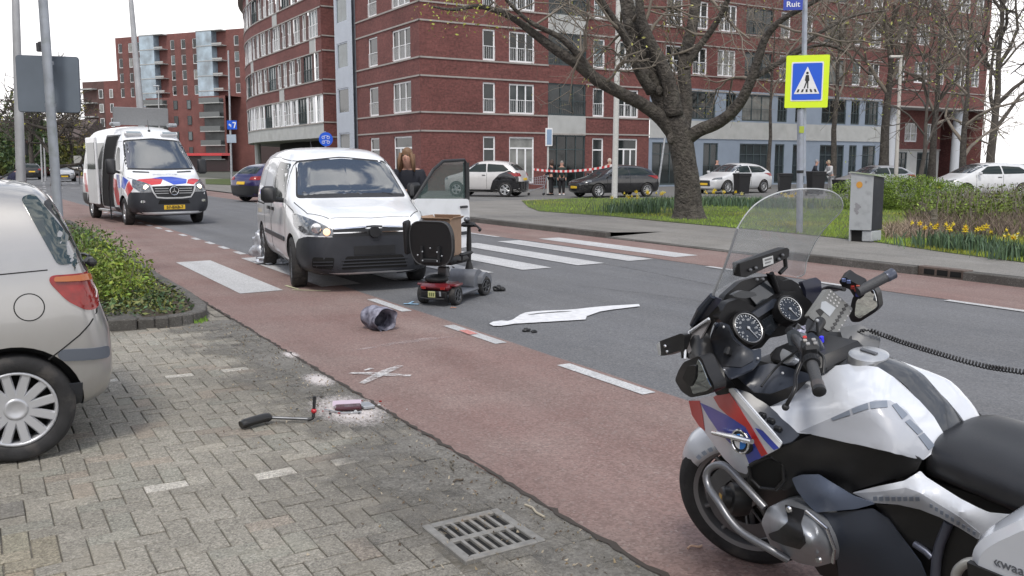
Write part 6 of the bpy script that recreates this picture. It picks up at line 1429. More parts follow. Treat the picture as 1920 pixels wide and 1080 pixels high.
disp, _ = bp('display', mat('display_dark', (.02, .024, .03), .12, coat=.8), [(590, 725, -.19, 'x'), (680, 672, -.19, 'x'), (700, 725, -.192, 'x'), (640, 790, -.195, 'x'), (600, 770, -.195, 'x')], c1, rad=3, thick=.01)
bp('display_hood', MDB, [(550, 680, -.185, 'x'), (670, 605, -.185, 'x'), (690, 630, -.19, 'x'), (585, 700, -.19, 'x')], c1, rad=2, thick=.012)
bp('navigation_screen', mat('nav_screen', (.035, .04, .046), .15, coat=.8), [(527, 578, -.13, 'x'), (628, 515, -.13, 'x'), (676, 590, -.15, 'x'), (590, 652, -.15, 'x')], c1, rad=2, thick=.02)
bp('screen_bracket', MBK, [(380, 700, -.12, 'x'), (420, 590, -.12, 'x'), (500, 520, -.12, 'x'), (570, 500, -.12, 'x'), (690, 490, -.12, 'x'), (760, 520, -.12, 'x'), (800, 560, -.12, 'x'), (830, 640, -.13, 'x'), (700, 700, -.14, 'x'), (560, 720, -.14, 'x'), (440, 760, -.15, 'x')], c1, rad=5, thick=.03)
bp('screen_bracket', MBK, [(640, 480, -.14, 'x'), (665, 485, -.14, 'x'), (700, 520, -.14, 'x'), (745, 510, -.14, 'x'), (795, 540, -.14, 'x'), (700, 600, -.14, 'x')], c1, rad=4, thick=.02)
bp('dash_lever', mat('lever_grey', (.10, .105, .11), .3, .3), [(450, 590, -.19, 'x'), (500, 565, -.19, 'x'), (570, 575, -.19, 'x'), (580, 592, -.19, 'x'), (520, 605, -.19, 'x'), (480, 600, -.19, 'x')], c1, rad=6, thick=.015)
# windscreen
M_SHIELD = bpy.data.materials.new('clear_windshield'); M_SHIELD.use_nodes = True; t = M_SHIELD.node_tree; bs = t.nodes['Principled BSDF']
bs.inputs['Base Color'].default_value = (.52, .55, .57, 1); bs.inputs['Roughness'].default_value = .06; bs.inputs['Alpha'].default_value = .27; bs.inputs['Specular IOR Level'].default_value = .8
so = [(360, 592, .255), (395, 520, .255), (425, 430, .252), (455, 340, .248), (482, 258, .24), (520, 195, .22), (565, 145, .19), (620, 108, .15), (690, 80, .09), (760, 68, .03), (830, 63, -.02), (900, 66, -.09), (955, 80, -.15), (992, 110, -.19), (1002, 150, -.21), (985, 185, -.22), (930, 240, -.235), (880, 305, -.245), (845, 370, -.25), (822, 430, -.255), (812, 485, -.255), (775, 500, -.25), (640, 470, -.13, 'x'), (500, 505, -.13, 'x'), (420, 545, -.14, 'x')]
wo_, sfn = bp('windshield', M_SHIELD, so, c1, ctrl=[(690, 300, -.20, 'x'), (640, 400, -.15, 'x')], rad=4, thick=.004, step=8)
MEDGE = mat('windshield_edge_glint', (.62, .65, .66), .2, coat=.5); MEDGE.node_tree.nodes['Principled BSDF'].inputs['Alpha'].default_value = .75  # pale tube colour paints the highlight along the screen edge
b = MB(); ep = [CAMB + (BR @ ray(*c1(p[0], p[1]))) * sfn(*c1(p[0], p[1])) for p in so[:22]]; b.tube(catmull(ep, 3), .0022, 6); b.build('windshield_edge_glint', MEDGE, wo_)
b = MB(); ep2 = [CAMB + (BR @ ray(*c1(p[0], p[1]))) * sfn(*c1(p[0], p[1])) for p in ((360, 592), (425, 430), (482, 258))]; b.tube(catmull(ep2, 4), .005, 6); b.build('windshield_left_rib', mat('rib_grey', (.30, .31, .33), .3), wo_)
b = MB(); b.tube([B1(358, 592, 'y', .26), B1(300, 660, 'y', .27), B1(258, 735, 'y', .25)], [.012, .014, .01], 8); b.build('fairing_edge', MDB, BK)
bp('lower_screen_dark', mat('dark_blue_trim', (.02, .022, .04), .35), [(355, 592, .26), (300, 640, .265), (262, 700, .25), (258, 740, .24), (330, 700, .25), (385, 640, .25), (405, 610, .24)], c1, rad=2)
bp('fairing_left_glass', mat('fairing_inner_grey', (.16, .15, .15), .35), [(235, 770, .255), (330, 700, .26), (348, 715, .26), (300, 800, .29), (240, 880, .315), (222, 830, .28)], c1, rad=3)
b = MB(); b.tube([B1(*p, 'y', v) for *p, v in ((222, 905, .32), (225, 820, .285), (245, 770, .27), (340, 705, .27))], .005, 8); b.build('white_fairing_edge', MW, BK)
# radio light box behind the screen
bx, bxf = bp('camera_box', MBK, [(492, 432, -.20, 'x'), (726, 354, -.20, 'x'), (738, 362, -.20, 'x'), (736, 400, -.20, 'x'), (520, 502, -.20, 'x'), (498, 495, -.20, 'x')], c1, rad=2, thick=.035)
decal('label_plate', mat('label_white', (.62, .63, .62), .5), [(604, 408), (655, 393), (658, 432), (608, 448)], bxf, c1, off=.002)
decal('label_lines', mat('label_grey', (.2, .2, .2), .5), [(613, 412), (648, 402), (649, 410), (614, 420)], bxf, c1, off=.0035)
decal('label_lines', mat('label_grey', (.2, .2, .2), .5), [(615, 428), (642, 420), (642, 426), (615, 434)], bxf, c1, off=.0035)
for (x, y) in ((545, 465), (572, 455), (686, 412), (704, 392), (606, 510), (578, 512)):
    b = MB(); q = B1(x, y, 'x', -.205); b.ball(tuple(q), .007, 10, 8); b.build('box_bolt', M_DALU, bx)
b = MB(); b.tube([B1(690, 480, 'x', -.19), B1(720, 450, 'x', -.19), B1(715, 400, 'x', -.19)], .008, 8); b.build('box_bracket', MBK, bx)
b = MB(); b.tube([B1(650, 480, 'x', -.17), B1(690, 600, 'x', -.15)], .009, 8); b.build('screen_stay', MBK, BK)
# front light bar on the left
lb, lbf = bp('front_strobe', MBK, [(85, 830, .30), (100, 815, .30), (200, 778, .30), (220, 785, .30), (218, 850, .31), (205, 905, .32), (200, 862, .31), (120, 888, .31), (98, 888, .30)], c1, rad=3, thick=.04)
decal('strobe_lens', mat('strobe_lens', (.5, .52, .53), .15, coat=.8), [(86, 832), (98, 820), (101, 850), (104, 884), (96, 886), (90, 860)], lbf, c1, off=.004, thick=.006)
for (x, y) in ((125, 840), (135, 868)): b = MB(); b.ball(tuple(B1(x, y, 'y', .312)), .006, 8, 6); b.build('strobe_bolt', M_CHROME, lb)
# left mirror pod
mp1, mpf = bp('left_mirror_pod', MBK, [(172, 1010, .40), (190, 960, .41), (215, 920, .42), (290, 888, .42), (308, 905, .42), (335, 975, .43), (365, 1030, .43), (368, 1060, .43), (340, 1078, .43), (250, 1095, .42), (205, 1065, .41)], c1, ctrl=[(250, 1000, .435)], rad=5, thick=.05)
bp('mirror_glass', mat('mirror_dark', (.25, .27, .28), .03, .95), [(248, 1040, .462), (262, 990, .462), (285, 905, .462), (300, 925, .462), (330, 1000, .462), (352, 1045, .462), (330, 1062, .462), (262, 1078, .462)], c1, thick=.003, rad=3, parent=mp1)
bp('pod_reflector', MBK, [(208, 1000, .468), (235, 940, .468), (275, 935, .468), (272, 1000, .468), (250, 1045, .468)], c1, rad=4, thick=.01, parent=mp1)
# right mirror
rm, rmf = bp('right_mirror_pod', MBK, [(1030, 690, -.43), (1050, 600, -.44), (1100, 545, -.45), (1155, 552, -.47), (1172, 580, -.47), (1182, 650, -.47), (1160, 675, -.46), (1085, 722, -.44), (1045, 722, -.43)], c1, rad=5, thick=.05)
bp('mirror_glass', mat('mirror_bright', (.75, .77, .78), .02, 1.0), [(x, y, -.415) for x, y in ((1060, 690), (1068, 620), (1110, 568), (1152, 562), (1165, 600), (1172, 645), (1150, 662), (1085, 705))], c1, rad=4, thick=.003, parent=rm)
# tank-front cover
bp('glove_cover', MDB, [(470, 985, .26), (520, 955, .23), (640, 925, .18), (720, 940, .15), (830, 975, .15), (850, 1000, .16), (770, 1030, .20), (640, 1080, .25), (560, 1070, .27), (520, 1030, .28)], c1, rad=4)
bp('cover_side', MBK, [(440, 1005, .30), (470, 985, .28), (560, 1070, .285), (640, 1080, .27), (770, 1030, .22), (830, 1010, .19), (760, 1085, .235), (640, 1140, .265), (600, 1130, .275), (540, 1120, .29), (470, 1050, .30)], c1, rad=3)
b = MB(); b.lathe([(.001, .004), (.011, .004), (.013, 0)], 16, Matrix.Translation(B1(700, 978, 'y', .165)) @ Matrix.Rotation(R(-50), 4, 'X')); b.build('lock', M_CHROME, BK)
# --- handlebars
def tubep(name, m, L, r, parent=None, n=14, auto=50):
    b = MB(); b.tube(L, r, n); return b.build(name, m, parent or BK, smooth=True, auto=auto)
MGR = mat('grip_rubber', (.05, .052, .056), .55, bump=.3, bump_scale=250)
ga, gb = B1(842, 905, 'y', .25), B1(886, 1062, 'y', .345); dg_ = (gb - ga).normalized()
lg = tubep('left_grip', MGR, [ga, ga + (gb - ga) * .1, gb - dg_ * .035], [.024, .018, .0175]); tubep('grip_end', mat('grip_end_metal', (.10, .09, .088), .42, .4), [gb - dg_ * .035, gb - dg_ * .010], [.0195, .0195], lg); tubep('end_weight', M_BLACK, [gb - dg_ * .010, gb + dg_ * .004, gb + dg_ * .008], [.0205, .0205, .015], lg)
b = MB()
for k in range(9): a0 = ga + dg_ * (.002 + .0028 * k); b.tube([a0, a0 + dg_ * .0015], .0265, 16)
b.build('grip_collar', M_BLACK, lg)
tubep('handlebar', M_DALU, [ga, B1(800, 840, 'y', .19), B1(760, 790, 'y', .12), B1(800, 745, 'x', -.40)], [.014, .014, .015, .018])
sw = MB(); sc_ = B1(842, 862, 'y', .225); Msw = Matrix.Translation(sc_) @ (dg_.to_track_quat('X', 'Z').to_matrix().to_4x4())
sw.box(-.035, .02, -.026, .026, -.026, .03, Msw, bev=.010); swo = sw.build('switch_cluster', M_BLACK, BK, smooth=True, auto=40)
for (dx, dy, cc) in ((-.028, -.012, (.5, .03, .03)), (-.012, -.014, (.35, .34, .32)), (-.012, .012, (.3, .3, .3)), (.006, -.008, (.3, .3, .29)), (.006, .014, (.25, .25, .25))):
    b = MB(); b.box(-.006, .006, -.006, .006, 0, .008, Msw @ Matrix.Translation((dx, dy, .028)), bev=.002); b.build('button', mat('button_%d' % int(cc[0] * 100), cc, .4), swo)
tubep('clutch_lever', mat('lever_black', (.02, .02, .022), .3, .3), catmull([B1(760, 870, 'y', .20), B1(745, 930, 'y', .23), B1(768, 980, 'y', .28), B1(755, 1040, 'y', .32), B2(745, 190, 'y', .345), B2(728, 222, 'y', .35)], 4), [.008] * 18 + [.009] * 2 + [.012]) if False else tubep('clutch_lever', mat('lever_black', (.02, .02, .022), .3, .3), catmull([B1(790, 850, 'y', .20), B1(800, 900, 'y', .23), B1(770, 985, 'y', .28), B2(775, 130, 'y', .32), B2(745, 190, 'y', .345), B2(728, 220, 'y', .35)], 4), .0065)
b = MB(); b.ball(tuple(B2(728, 222, 'y', .35)), .012, 10, 8); b.build('lever_tip', M_BLACK, BK)
rs, _ = bp('fluid_reservoir', mat('reservoir_dark', (.06, .07, .08), .25, coat=.3), [(722, 775, .14), (752, 755, .13), (790, 770, .13), (800, 800, .14), (780, 840, .15), (735, 838, .15)], c1, rad=5, thick=.035)
bp('reservoir_bracket', mat('bracket_violet_grey', (.36, .36, .46), .35, .4), [(752, 752, .11), (815, 738, .10), (820, 765, .10), (800, 800, .12), (785, 768, .12)], c1, rad=2, thick=.012)
for i, (pa) in enumerate(([(690, 880, .17), (705, 850, .16), (740, 870, .17), (770, 900, .19), (740, 925, .2), (700, 925, .19)], [(715, 760, .10), (735, 740, .10), (760, 745, .10), (745, 775, .12), (720, 785, .12)], [(820, 780, .12), (850, 770, .12), (885, 800, .13), (900, 840, .15), (870, 850, .16), (830, 820, .15)])):
    bp('lever_clamp', [M_ALU, M_BLACK, MDB][i], pa, c1, rad=4, thick=.02)
tubep('brake_hose', M_BLACK, catmull([B1(700, 880, 'y', .17), B1(740, 940, 'y', .18), B1(650, 1010, 'y', .2), B2(560, 70, 'y', .27)], 5), .004) if False else None
tubep('clutch_cable', M_BLACK, catmull([B1(800, 850, 'y', .17), B1(700, 920, 'y', .20), B1(640, 985, 'y', .235), B1(600, 1040, 'y', .285)], 5), .004)
tubep('brake_line', M_BLACK, catmull([B1(880, 870, 'y', .2), B1(908, 900, 'y', .22), B1(905, 975, 'y', .25)], 5), .005)
# steering head area, ignition, small stalk and blue cap
b = MB(); b.box(-.50, -.26, -.12, .14, .93, 1.0, bev=.03); b.build('steering_head', MBK, BK, smooth=True, auto=40)
tubep('stalk', M_BLACK, [B1(880, 800, 'x', -.38), B1(875, 715, 'x', -.38)], [.005, .004]); b = MB(); b.ball(tuple(B1(875, 715, 'x', -.38)), .007, 8, 6); b.build('stalk_cap', M_STEEL, BK)
b = MB(); p_ = B1(897, 808, 'x', -.39); b.box(-.006, .006, -.007, .007, -.012, .012, Matrix.Translation(p_), bev=.002); b.build('blue_cap', mat('bright_blue_cap', (.05, .05, .9), .4), BK)
bp('microphone_clip', M_BLACK, [(985, 880, -.42, 'x'), (1010, 845, -.42, 'x'), (1060, 815, -.42, 'x'), (1088, 830, -.42, 'x'), (1070, 870, -.44, 'x'), (1060, 895, -.44, 'x'), (1020, 905, -.44, 'x')], c1, rad=6, thick=.04)
tubep('microphone_arm', M_BLACK, catmull([B1(1020, 880, 'x', -.42), B1(1035, 820, 'x', -.40), B1(1060, 775, 'x', -.39), B1(1110, 765, 'x', -.42)], 4), .008)
# right grip, control block
ra, rb2 = B1(1075, 572, 'y', -.31), B1(1247, 483, 'y', -.45); dr2 = (rb2 - ra).normalized()
rg = tubep('right_grip', MGR, [ra, rb2 - dr2 * .03], [.019, .0185]); tubep('grip_end', mat('grip_end_blue', (.09, .10, .13), .35, .5), [rb2 - dr2 * .03, rb2 - dr2 * .02, rb2 - dr2 * .018, rb2 + dr2 * .005, rb2 + dr2 * .008], [.0195, .0215, .020, .021, .014], rg)
rc_, rcf = bp('right_control_block', MBK, [(982, 520, -.29, 'y'), (1015, 498, -.29), (1045, 520, -.30), (1095, 545, -.32), (1110, 590, -.33), (1085, 610, -.33), (1060, 600, -.32), (1035, 560, -.31), (1000, 548, -.30)], c1, rad=3, thick=.05)
for i, ((x, y), cc) in enumerate((((1008, 512), (.2, .26, .5)), ((1032, 520), (.2, .26, .5)), ((1052, 548), (.45, .05, .04)), ((1068, 560), (.30, .06, .05)), ((1078, 545), (.5, .12, .08)), ((1092, 565), (.6, .6, .55)), ((1075, 585), (.08, .08, .3)))):
    decal('button', mat('button_c%d' % i, cc, .4), [(x - 9, y - 7), (x + 8, y - 6), (x + 9, y + 8), (x - 8, y + 7)], rcf, c1, off=.005, parent=rc_, thick=.005)
tubep('brake_lever', M_BLACK, catmull([B1(1010, 560, 'y', -.28), B1(940, 550, 'y', -.32), B1(900, 570, 'y', -.36)], 4), .008)
bp('right_hand_guard', mat('guard_grey', (.2, .21, .23), .3, .3), [(880, 560, -.34), (930, 540, -.34), (985, 545, -.33), (975, 570, -.33), (920, 575, -.34)], c1, rad=3)
# keypad radio
kp_, kpf = bp('radio_keypad', mat('keypad_grey', (.20, .205, .20), .5), [(835, 690, -.27, 'x'), (925, 560, -.25, 'x'), (940, 558, -.25, 'x'), (1050, 652, -.26, 'x'), (1048, 665, -.26, 'x'), (970, 792, -.29, 'x'), (915, 755, -.285, 'x'), (840, 700, -.27, 'x')], c1, rad=2, thick=.02)
decal('keypad_screen', mat('keypad_screen', (.42, .45, .48), .25), [(895, 622), (915, 618), (965, 652), (935, 695), (890, 655)], kpf, c1, off=.002, parent=kp_)
decal('keypad_dark', MBK, [(868, 665), (885, 655), (908, 672), (890, 695)], kpf, c1, off=.002, parent=kp_)
KEYM = mat('key_dark', (.03, .03, .032), .4); KEYL = mat('key_light', (.5, .5, .5), .4)
for i in range(8):
    x, y = 1018 - 11 * i, 640 + 18.5 * i; decal('key', KEYM, [(x - 10, y - 6), (x + 4, y - 10), (x + 10, y + 3), (x - 4, y + 9)], kpf, c1, off=.002, parent=kp_, thick=.004)
for i in range(4):
    for j in range(3):
        x, y = 940 + 16 * i - 8 * j, 572 + 13 * i + 16 * j; decal('key', KEYL, [(x - 5, y - 4), (x + 2, y - 6), (x + 5, y + 2), (x - 2, y + 5)], kpf, c1, off=.002, parent=kp_, thick=.002)
for i in range(5):
    x, y = 1038 - 14 * i, 668 + 23 * i; decal('key', KEYL, [(x - 4, y - 3), (x + 2, y - 4), (x + 4, y + 2), (x - 2, y + 4)], kpf, c1, off=.002, parent=kp_, thick=.002)
tubep('keypad_arm', MBK, [B1(890, 720, 'x', -.30), B1(850, 790, 'x', -.36)], .02)
bp('right_pod_panel', mat('dark_blue_trim', (0, 0, 0)), [(800, 520, -.12, 'x'), (870, 500, -.12, 'x'), (895, 520, -.13, 'x'), (900, 600, -.14, 'x'), (850, 680, -.15, 'x'), (825, 640, -.14, 'x'), (818, 560, -.13, 'x')], c1, rad=3, thick=.02)
bp('right_inner_fairing', MBK, [(830, 700, -.28, 'x'), (920, 770, -.34, 'x'), (1000, 770, -.34, 'x'), (1010, 830, -.40, 'x'), (960, 900, -.44, 'x'), (850, 900, -.42, 'x'), (790, 800, -.36, 'x')], c1, rad=3, thick=.02)
bp('right_tank_trim', mat('trim_grey', (.13, .135, .14), .35, coat=.3), [(985, 750, -.17), (1080, 732, -.20), (1130, 755, -.21), (1190, 800, -.21), (1180, 850, -.17), (1060, 850, -.13), (1000, 800, -.13)], c1, rad=4)
# coiled cord
P = catmull([B1(1060, 775, 'x', -.39), B1(1120, 762, 'y', -.18), B1(1200, 785, 'y', -.2), B1(1300, 822, 'y', -.2), B1(1500, 884, 'y', -.2), B1(1700, 938, 'y', -.21), B1(1900, 970, 'y', -.21), Vector((-1.25, -.27, .935)), Vector((-1.48, -.30, .925)), Vector((-1.62, -.24, .90))], 40)
hl = []; acc = 0; 
for i in range(1, len(P)):
    t_ = (P[i] - P[i - 1]); n_ = t_.cross(Vector((0, 0, 1))).normalized(); bn = t_.cross(n_).normalized(); st = max(2, int(t_.length / .0009)); amp = .0075 if i > 50 else .002
    for q in range(st):
        acc += t_.length / st; a = 2 * PI * acc / .0105; p = P[i - 1] + t_ * (q / st); hl.append(p + (n_ * math.cos(a) + bn * math.sin(a)) * amp)
b = MB(); b.tube(hl, .0026, 6); b.build('coiled_cord', mat('cord_black', (.015, .015, .016), .35), BK, smooth=True, auto=80)
# foot rest, stand, hangers
MST = mat('bracket_blue_grey', (.12, .13, .17), .35, .6)
for L_, r_ in (([(1545, 795), (1500, 905), (1482, 985), (1475, 1085)], .014), ([(1372, 905), (1430, 945), (1460, 975)], .011), ([(1345, 1000), (1400, 1070)], .013)):
    tubep('foot_bracket', MST, [B2(x, y, 'y', .22) for x, y in L_], r_)
b = MB(); b.tube([B2(1455, 985, 'y', .20) + Vector((.014 * math.cos(a), 0, .014 * math.sin(a))) for a in [i * PI / 8 for i in range(16)]], .006, 6, closed=True); b.build('bracket_eye', MST, BK)
b = MB(); b.tube([(-.62, .16, .30), (-.70, .34, .02)], [.014, .012], 10); b.box(-.75, -.66, .31, .37, .012, .03, bev=.005); b.build('side_stand', M_DALU, BK)
b = MB(); b.tube([(-.45, -.15, .24), (-.9, -.16, .2), (-1.5, -.2, .28), (-1.8, -.22, .33)], [.03, .035, .05, .055], 14); b.build('exhaust', M_ALU, BK, smooth=True, auto=40)
bp('sub_panel', MBK, [(560, 590, .25), (720, 640, .25), (800, 600, .25), (880, 750, .25), (960, 900, .24), (1000, 1100, .22), (900, 1060, .2), (700, 760, .2), (620, 720, .2), (560, 640, .22)], thick=.05)
# ================================================================== PEOPLE
SKIN = mat('skin', (.48, .27, .20), .6); M_NAVY = mat('navy_cloth', (.012, .014, .022), .85, bump=.2, bump_scale=60); M_DCL = mat('dark_cloth', (.02, .02, .022), .85, bump=.2, bump_scale=60)
def skinmesh(name, m, P, E, parent, sub=1):
    """P: list of (co, radius); E: edges; root is vertex 0"""
    me = bpy.data.meshes.new(name); me.from_pydata([p[0] for p in P], E, []); me.materials.append(m); o = bpy.data.objects.new(name, me); C.objects.link(o); o.parent = parent
    sk = o.modifiers.new('sk', 'SKIN'); sk.use_smooth_shade = True
    for i, p in enumerate(P):
        r = p[1]; me.skin_vertices[0].data[i].radius = (r, r) if not isinstance(r, tuple) else r
    me.skin_vertices[0].data[0].use_root = True
    sm = o.modifiers.new('sub', 'SUBSURF'); sm.levels = sub; sm.render_levels = sub
    return o
def person(label, loc, yaw, h=1.75, jacket=M_NAVY, trousers=M_DCL, hair=None, hairlen=.0, hood=None, arms=None, lean=0, headdown=0, name='person', group=None, shoes=M_BLACK, walk=0):
    """faces local +x; arms: ((elbow, hand) left, (elbow, hand) right) in units of height"""
    root = thing(name, label, 'person', loc, yaw, group); k = h
    hip = Vector((0, 0, .52)); ch = hip + Vector((math.sin(lean) * .24, 0, math.cos(lean) * .24)); nk = ch + Vector((math.sin(lean) * .085, 0, math.cos(lean) * .085)); hd = nk + Vector((math.sin(lean + headdown) * .085, 0, math.cos(lean + headdown) * .085))
    L = lambda v: tuple(Vector(v) * k)
    ar = arms or (((.0, .13, .63), (.05, .12, .50)), ((.0, -.13, .63), (.05, -.12, .50)))
    P = [(L(hip), (.085 * k, .062 * k)), (L((hip + ch) / 2), (.075 * k, .055 * k)), (L(ch), (.09 * k, .06 * k)), (L(nk), .034 * k), (L(hd - Vector((0, 0, .01))), (.046 * k, .052 * k)), (L(hd + Vector((0, 0, .045))), (.042 * k, .05 * k))]
    E = [(0, 1), (1, 2), (2, 3), (3, 4), (4, 5)]
    for s, (el, ha) in zip((1, -1), ar):
        sh = ch + Vector((0, s * .10, .045)); n = len(P); P += [(L(sh), .036 * k), (L(el), .027 * k), (L(ha), .02 * k)]; E += [(2, n), (n, n + 1), (n + 1, n + 2)]
        w = Vector(ha); d_ = (w - Vector(el)).normalized(); b0 = len(P); P.append((L(w + d_ * .035), .018 * k)); E.append((n + 2, b0))
        for q in range(4): side = Vector((0, 1, 0)).cross(d_).normalized() if abs(d_.y) < .9 else Vector((1, 0, 0)); P.append((L(w + d_ * (.075 - abs(q - 1.3) * .006) + side * (q - 1.5) * .011), .0052 * k)); E.append((b0, len(P) - 1))
        P.append((L(w + d_ * .045 + Vector((.015, -s * .012, .01))), .0065 * k)); E.append((n + 2, len(P) - 1))
    for s in (1, -1):
        n = len(P); st = walk * s; P += [(L(hip + Vector((0, s * .05, -.02))), .055 * k), (L((st * .5 + .015, s * .055, .285)), .037 * k), (L((st, s * .055, .045)), .025 * k), (L((st + .08, s * .06, .018)), .02 * k)]; E += [(0, n), (n, n + 1), (n + 1, n + 2), (n + 2, n + 3)]
    skinmesh('body', SKIN, P, E, root)
    J = [(L(hip - Vector((0, 0, .03))), (.105 * k, .08 * k)), (L((hip + ch) / 2), (.095 * k, .072 * k)), (L(ch), (.108 * k, .075 * k)), (L(nk - Vector((0, 0, .02))), .048 * k)]; JE = [(0, 1), (1, 2), (2, 3)]
    for s, (el, ha) in zip((1, -1), ar):
        sh = ch + Vector((0, s * .105, .04)); n = len(J); J += [(L(sh), .05 * k), (L(el), .04 * k), (L(ha), .032 * k)]; JE += [(2, n), (n, n + 1), (n + 1, n + 2)]
    skinmesh('jacket', jacket, J, JE, root)
    T = [(L(hip), (.09 * k, .07 * k))]; TE = []
    for s in (1, -1):
        n = len(T); st = walk * s; T += [(L(hip + Vector((0, s * .05, -.04))), .066 * k), (L((st * .5 + .015, s * .055, .285)), .05 * k), (L((st, s * .055, .05)), .04 * k)]; TE += [(0, n), (n, n + 1), (n + 1, n + 2)]
    skinmesh('trousers', trousers, T, TE, root)
    for s in (1, -1):
        b = MB(); b.box(-.035 * k + walk * s * k, .12 * k + walk * s * k, s * .06 * k - .03 * k, s * .06 * k + .03 * k, 0, .045 * k, bev=.02); b.build('shoe', shoes, root, smooth=True, auto=60)
    hc = Vector(L(hd + Vector((0, 0, .02))))
    # face: nose, eyes, mouth, ears
    b = MB(); b.ball(tuple(hc + Vector((.062 * k, 0, -.004 * k))), .010 * k, 8, 6, (1, .8, 1.4)); b.build('nose', SKIN, root, smooth=True)
    for s in (1, -1):
        b = MB(); b.ball(tuple(hc + Vector((.052 * k, s * .018 * k, .010 * k))), .006 * k, 8, 6); b.build('eye', M_BLACK, root)
        b = MB(); b.ball(tuple(hc + Vector((0, s * .046 * k, 0))), .014 * k, 8, 6, (1, .4, 1.4)); b.build('ear', SKIN, root, smooth=True)
    b = MB(); b.ball(tuple(hc + Vector((.054 * k, 0, -.026 * k))), .010 * k, 8, 6, (.5, 1.4, .35)); b.build('mouth', mat('lips', (.35, .12, .1), .6), root)
    if hair:
        b = MB(); b.smooth = True; b.ball(tuple(hc + Vector((-.012 * k, 0, .016 * k))), .054 * k, 16, 12, (1.0, .86, 1.08))
        b.v = [v if not (v[0] > hc.x + .03 * k and v[2] < hc.z + .035 * k) else (hc.x + .03 * k, v[1] * .9, v[2]) for v in b.v]
        if hairlen:
            for i in range(14):
                a = PI * .5 + PI * i / 13; p = hc + Vector((.05 * k * math.cos(a) * .9, .052 * k * math.sin(a), .0)); b.tube([p + Vector((0, 0, .02 * k)), p + Vector((-.004 * k, 0, -.04 * k)), p + Vector((-.0, .01 * k * math.sin(a), -hairlen * k))], [.014 * k, .016 * k, .007 * k], 7)
            for s in (1, -1): b.tube([hc + Vector((.03 * k, s * .044 * k, .03 * k)), hc + Vector((.028 * k, s * .055 * k, -.03 * k)), hc + Vector((.045 * k, s * .06 * k, -hairlen * k * .9))], [.012 * k, .016 * k, .006 * k], 7)
        b.build('hair', hair, root, smooth=True)
    if hood:
        b = MB(); b.smooth = True; b.ball(tuple(hc + Vector((-.016 * k, 0, .01 * k))), .07 * k, 14, 10, (1, .92, 1.12)); b.v = [v if v[0] < hc.x + .03 * k else (hc.x + .03 * k, v[1], v[2]) for v in b.v]; b.build('hood', hood, root, smooth=True)
    return root
off = D(768, 300, 13.0)
person('officer in navy jacket with long light brown hair standing behind the open van door', (off.x, off.y, 0), R(-100), 1.80, M_NAVY, M_DCL, mat('light_brown_hair', (.17, .095, .05), .6), .12, headdown=R(22), lean=R(6), arms=(((.06, .14, .66), (.16, .06, .66)), ((.06, -.14, .66), (.17, -.05, .64))))
def at(px, py): p = G(px, py); return (p.x, p.y, 0)
person('woman in long black coat with brown hair pushing the shopping trolley', at(1034, 366), R(150), 1.72, M_DCL, M_DCL, mat('dark_brown_hair', (.06, .035, .025), .6), .10, arms=(((.05, .13, .62), (.16, .10, .58)), ((.05, -.13, .62), (.16, -.10, .58))))
person('person in dark green coat and grey knitted hat standing behind the police tape', at(1053, 366), R(-90), 1.66, mat('dark_green_cloth', (.02, .032, .028), .85), M_DCL, mat('grey_hair', (.28, .25, .23), .7), 0, shoes=mat('white_shoe', (.6, .6, .6), .6))
person('person with pale hood standing behind the black hatchback', at(1142, 360), R(-95), 1.78, mat('tan_cloth', (.30, .20, .15), .85), M_DCL, None, hood=mat('cream_cloth', (.55, .48, .42), .85))
person('bald person in dark jacket standing between the tree and the white hatchback', at(1343, 358), R(-60), 1.78, mat('charcoal_cloth', (.03, .033, .036), .8), M_DCL, None)
person('person in dark padded coat and grey hat beside the tallest wheelie bin', at(1522, 362), R(-20), 1.76, mat('blue_black_cloth', (.018, .02, .03), .8), M_DCL, mat('grey_wool', (.25, .25, .26), .8), 0, lean=R(16), arms=(((.10, .13, .66), (.2, .08, .60)), ((.10, -.13, .66), (.2, -.08, .60))))
person('person in white hoodie leaning over the wheelie bin', at(1557, 362), R(195), 1.74, mat('white_grey_cloth', (.50, .51, .52), .85), mat('light_grey_cloth', (.36, .37, .38), .85), mat('blond_hair', (.3, .24, .17), .6), .05, lean=R(18), arms=(((.10, .13, .66), (.22, .06, .60)), ((.10, -.13, .66), (.22, -.06, .60))))
pc = D(20, 318, 26); person('person in navy jacket with pale sleeve beyond the silver hatchback roof', (pc.x, pc.y, 0), R(60), 1.62, mat('navy_jacket_bright', (.015, .018, .05), .8), M_DCL, mat('black_hair', (.012, .012, .012), .6), .04, lean=R(20))

# ================================================================== MOBILITY SCOOTER
gq = G(812, 571); SC = thing('mobility_scooter', 'dark mobility scooter with red rear deck and black seat before the white van', 'scooter', tuple(G(825, 570)), R(68))
SRED = mat('scooter_red', (.13, .010, .014), .3, coat=.6); SGR = mat('scooter_grey', (.17, .18, .20), .45, .2, noise_amt=.1); SBK = mat('scooter_black', (.012, .012, .013), .5)
for y in (.20, -.20): wheel(SC, .0, y, .115, .075, 6, M_DALU, 'thin', 1 if y > 0 else -1)
for y in (.20, -.20): wheel(SC, .80, y, .115, .07, 6, M_DALU, 'thin', 1 if y > 0 else -1, steer=R(-8))
b = MB(); b.box(-.16, .20, -.19, .19, .17, .25, bev=.035); b.box(-.10, .12, -.245, .245, .215, .245, bev=.012); b.build('rear_deck', SRED, SC, smooth=True, auto=50)
b = MB(); b.box(-.17, -.12, -.16, .16, .07, .17, bev=.01); b.tube([(-.19, -.15, .09), (-.21, 0, .085), (-.19, .15, .09)], .012, 8); b.build('rear_bumper', SBK, SC, smooth=True, auto=50)
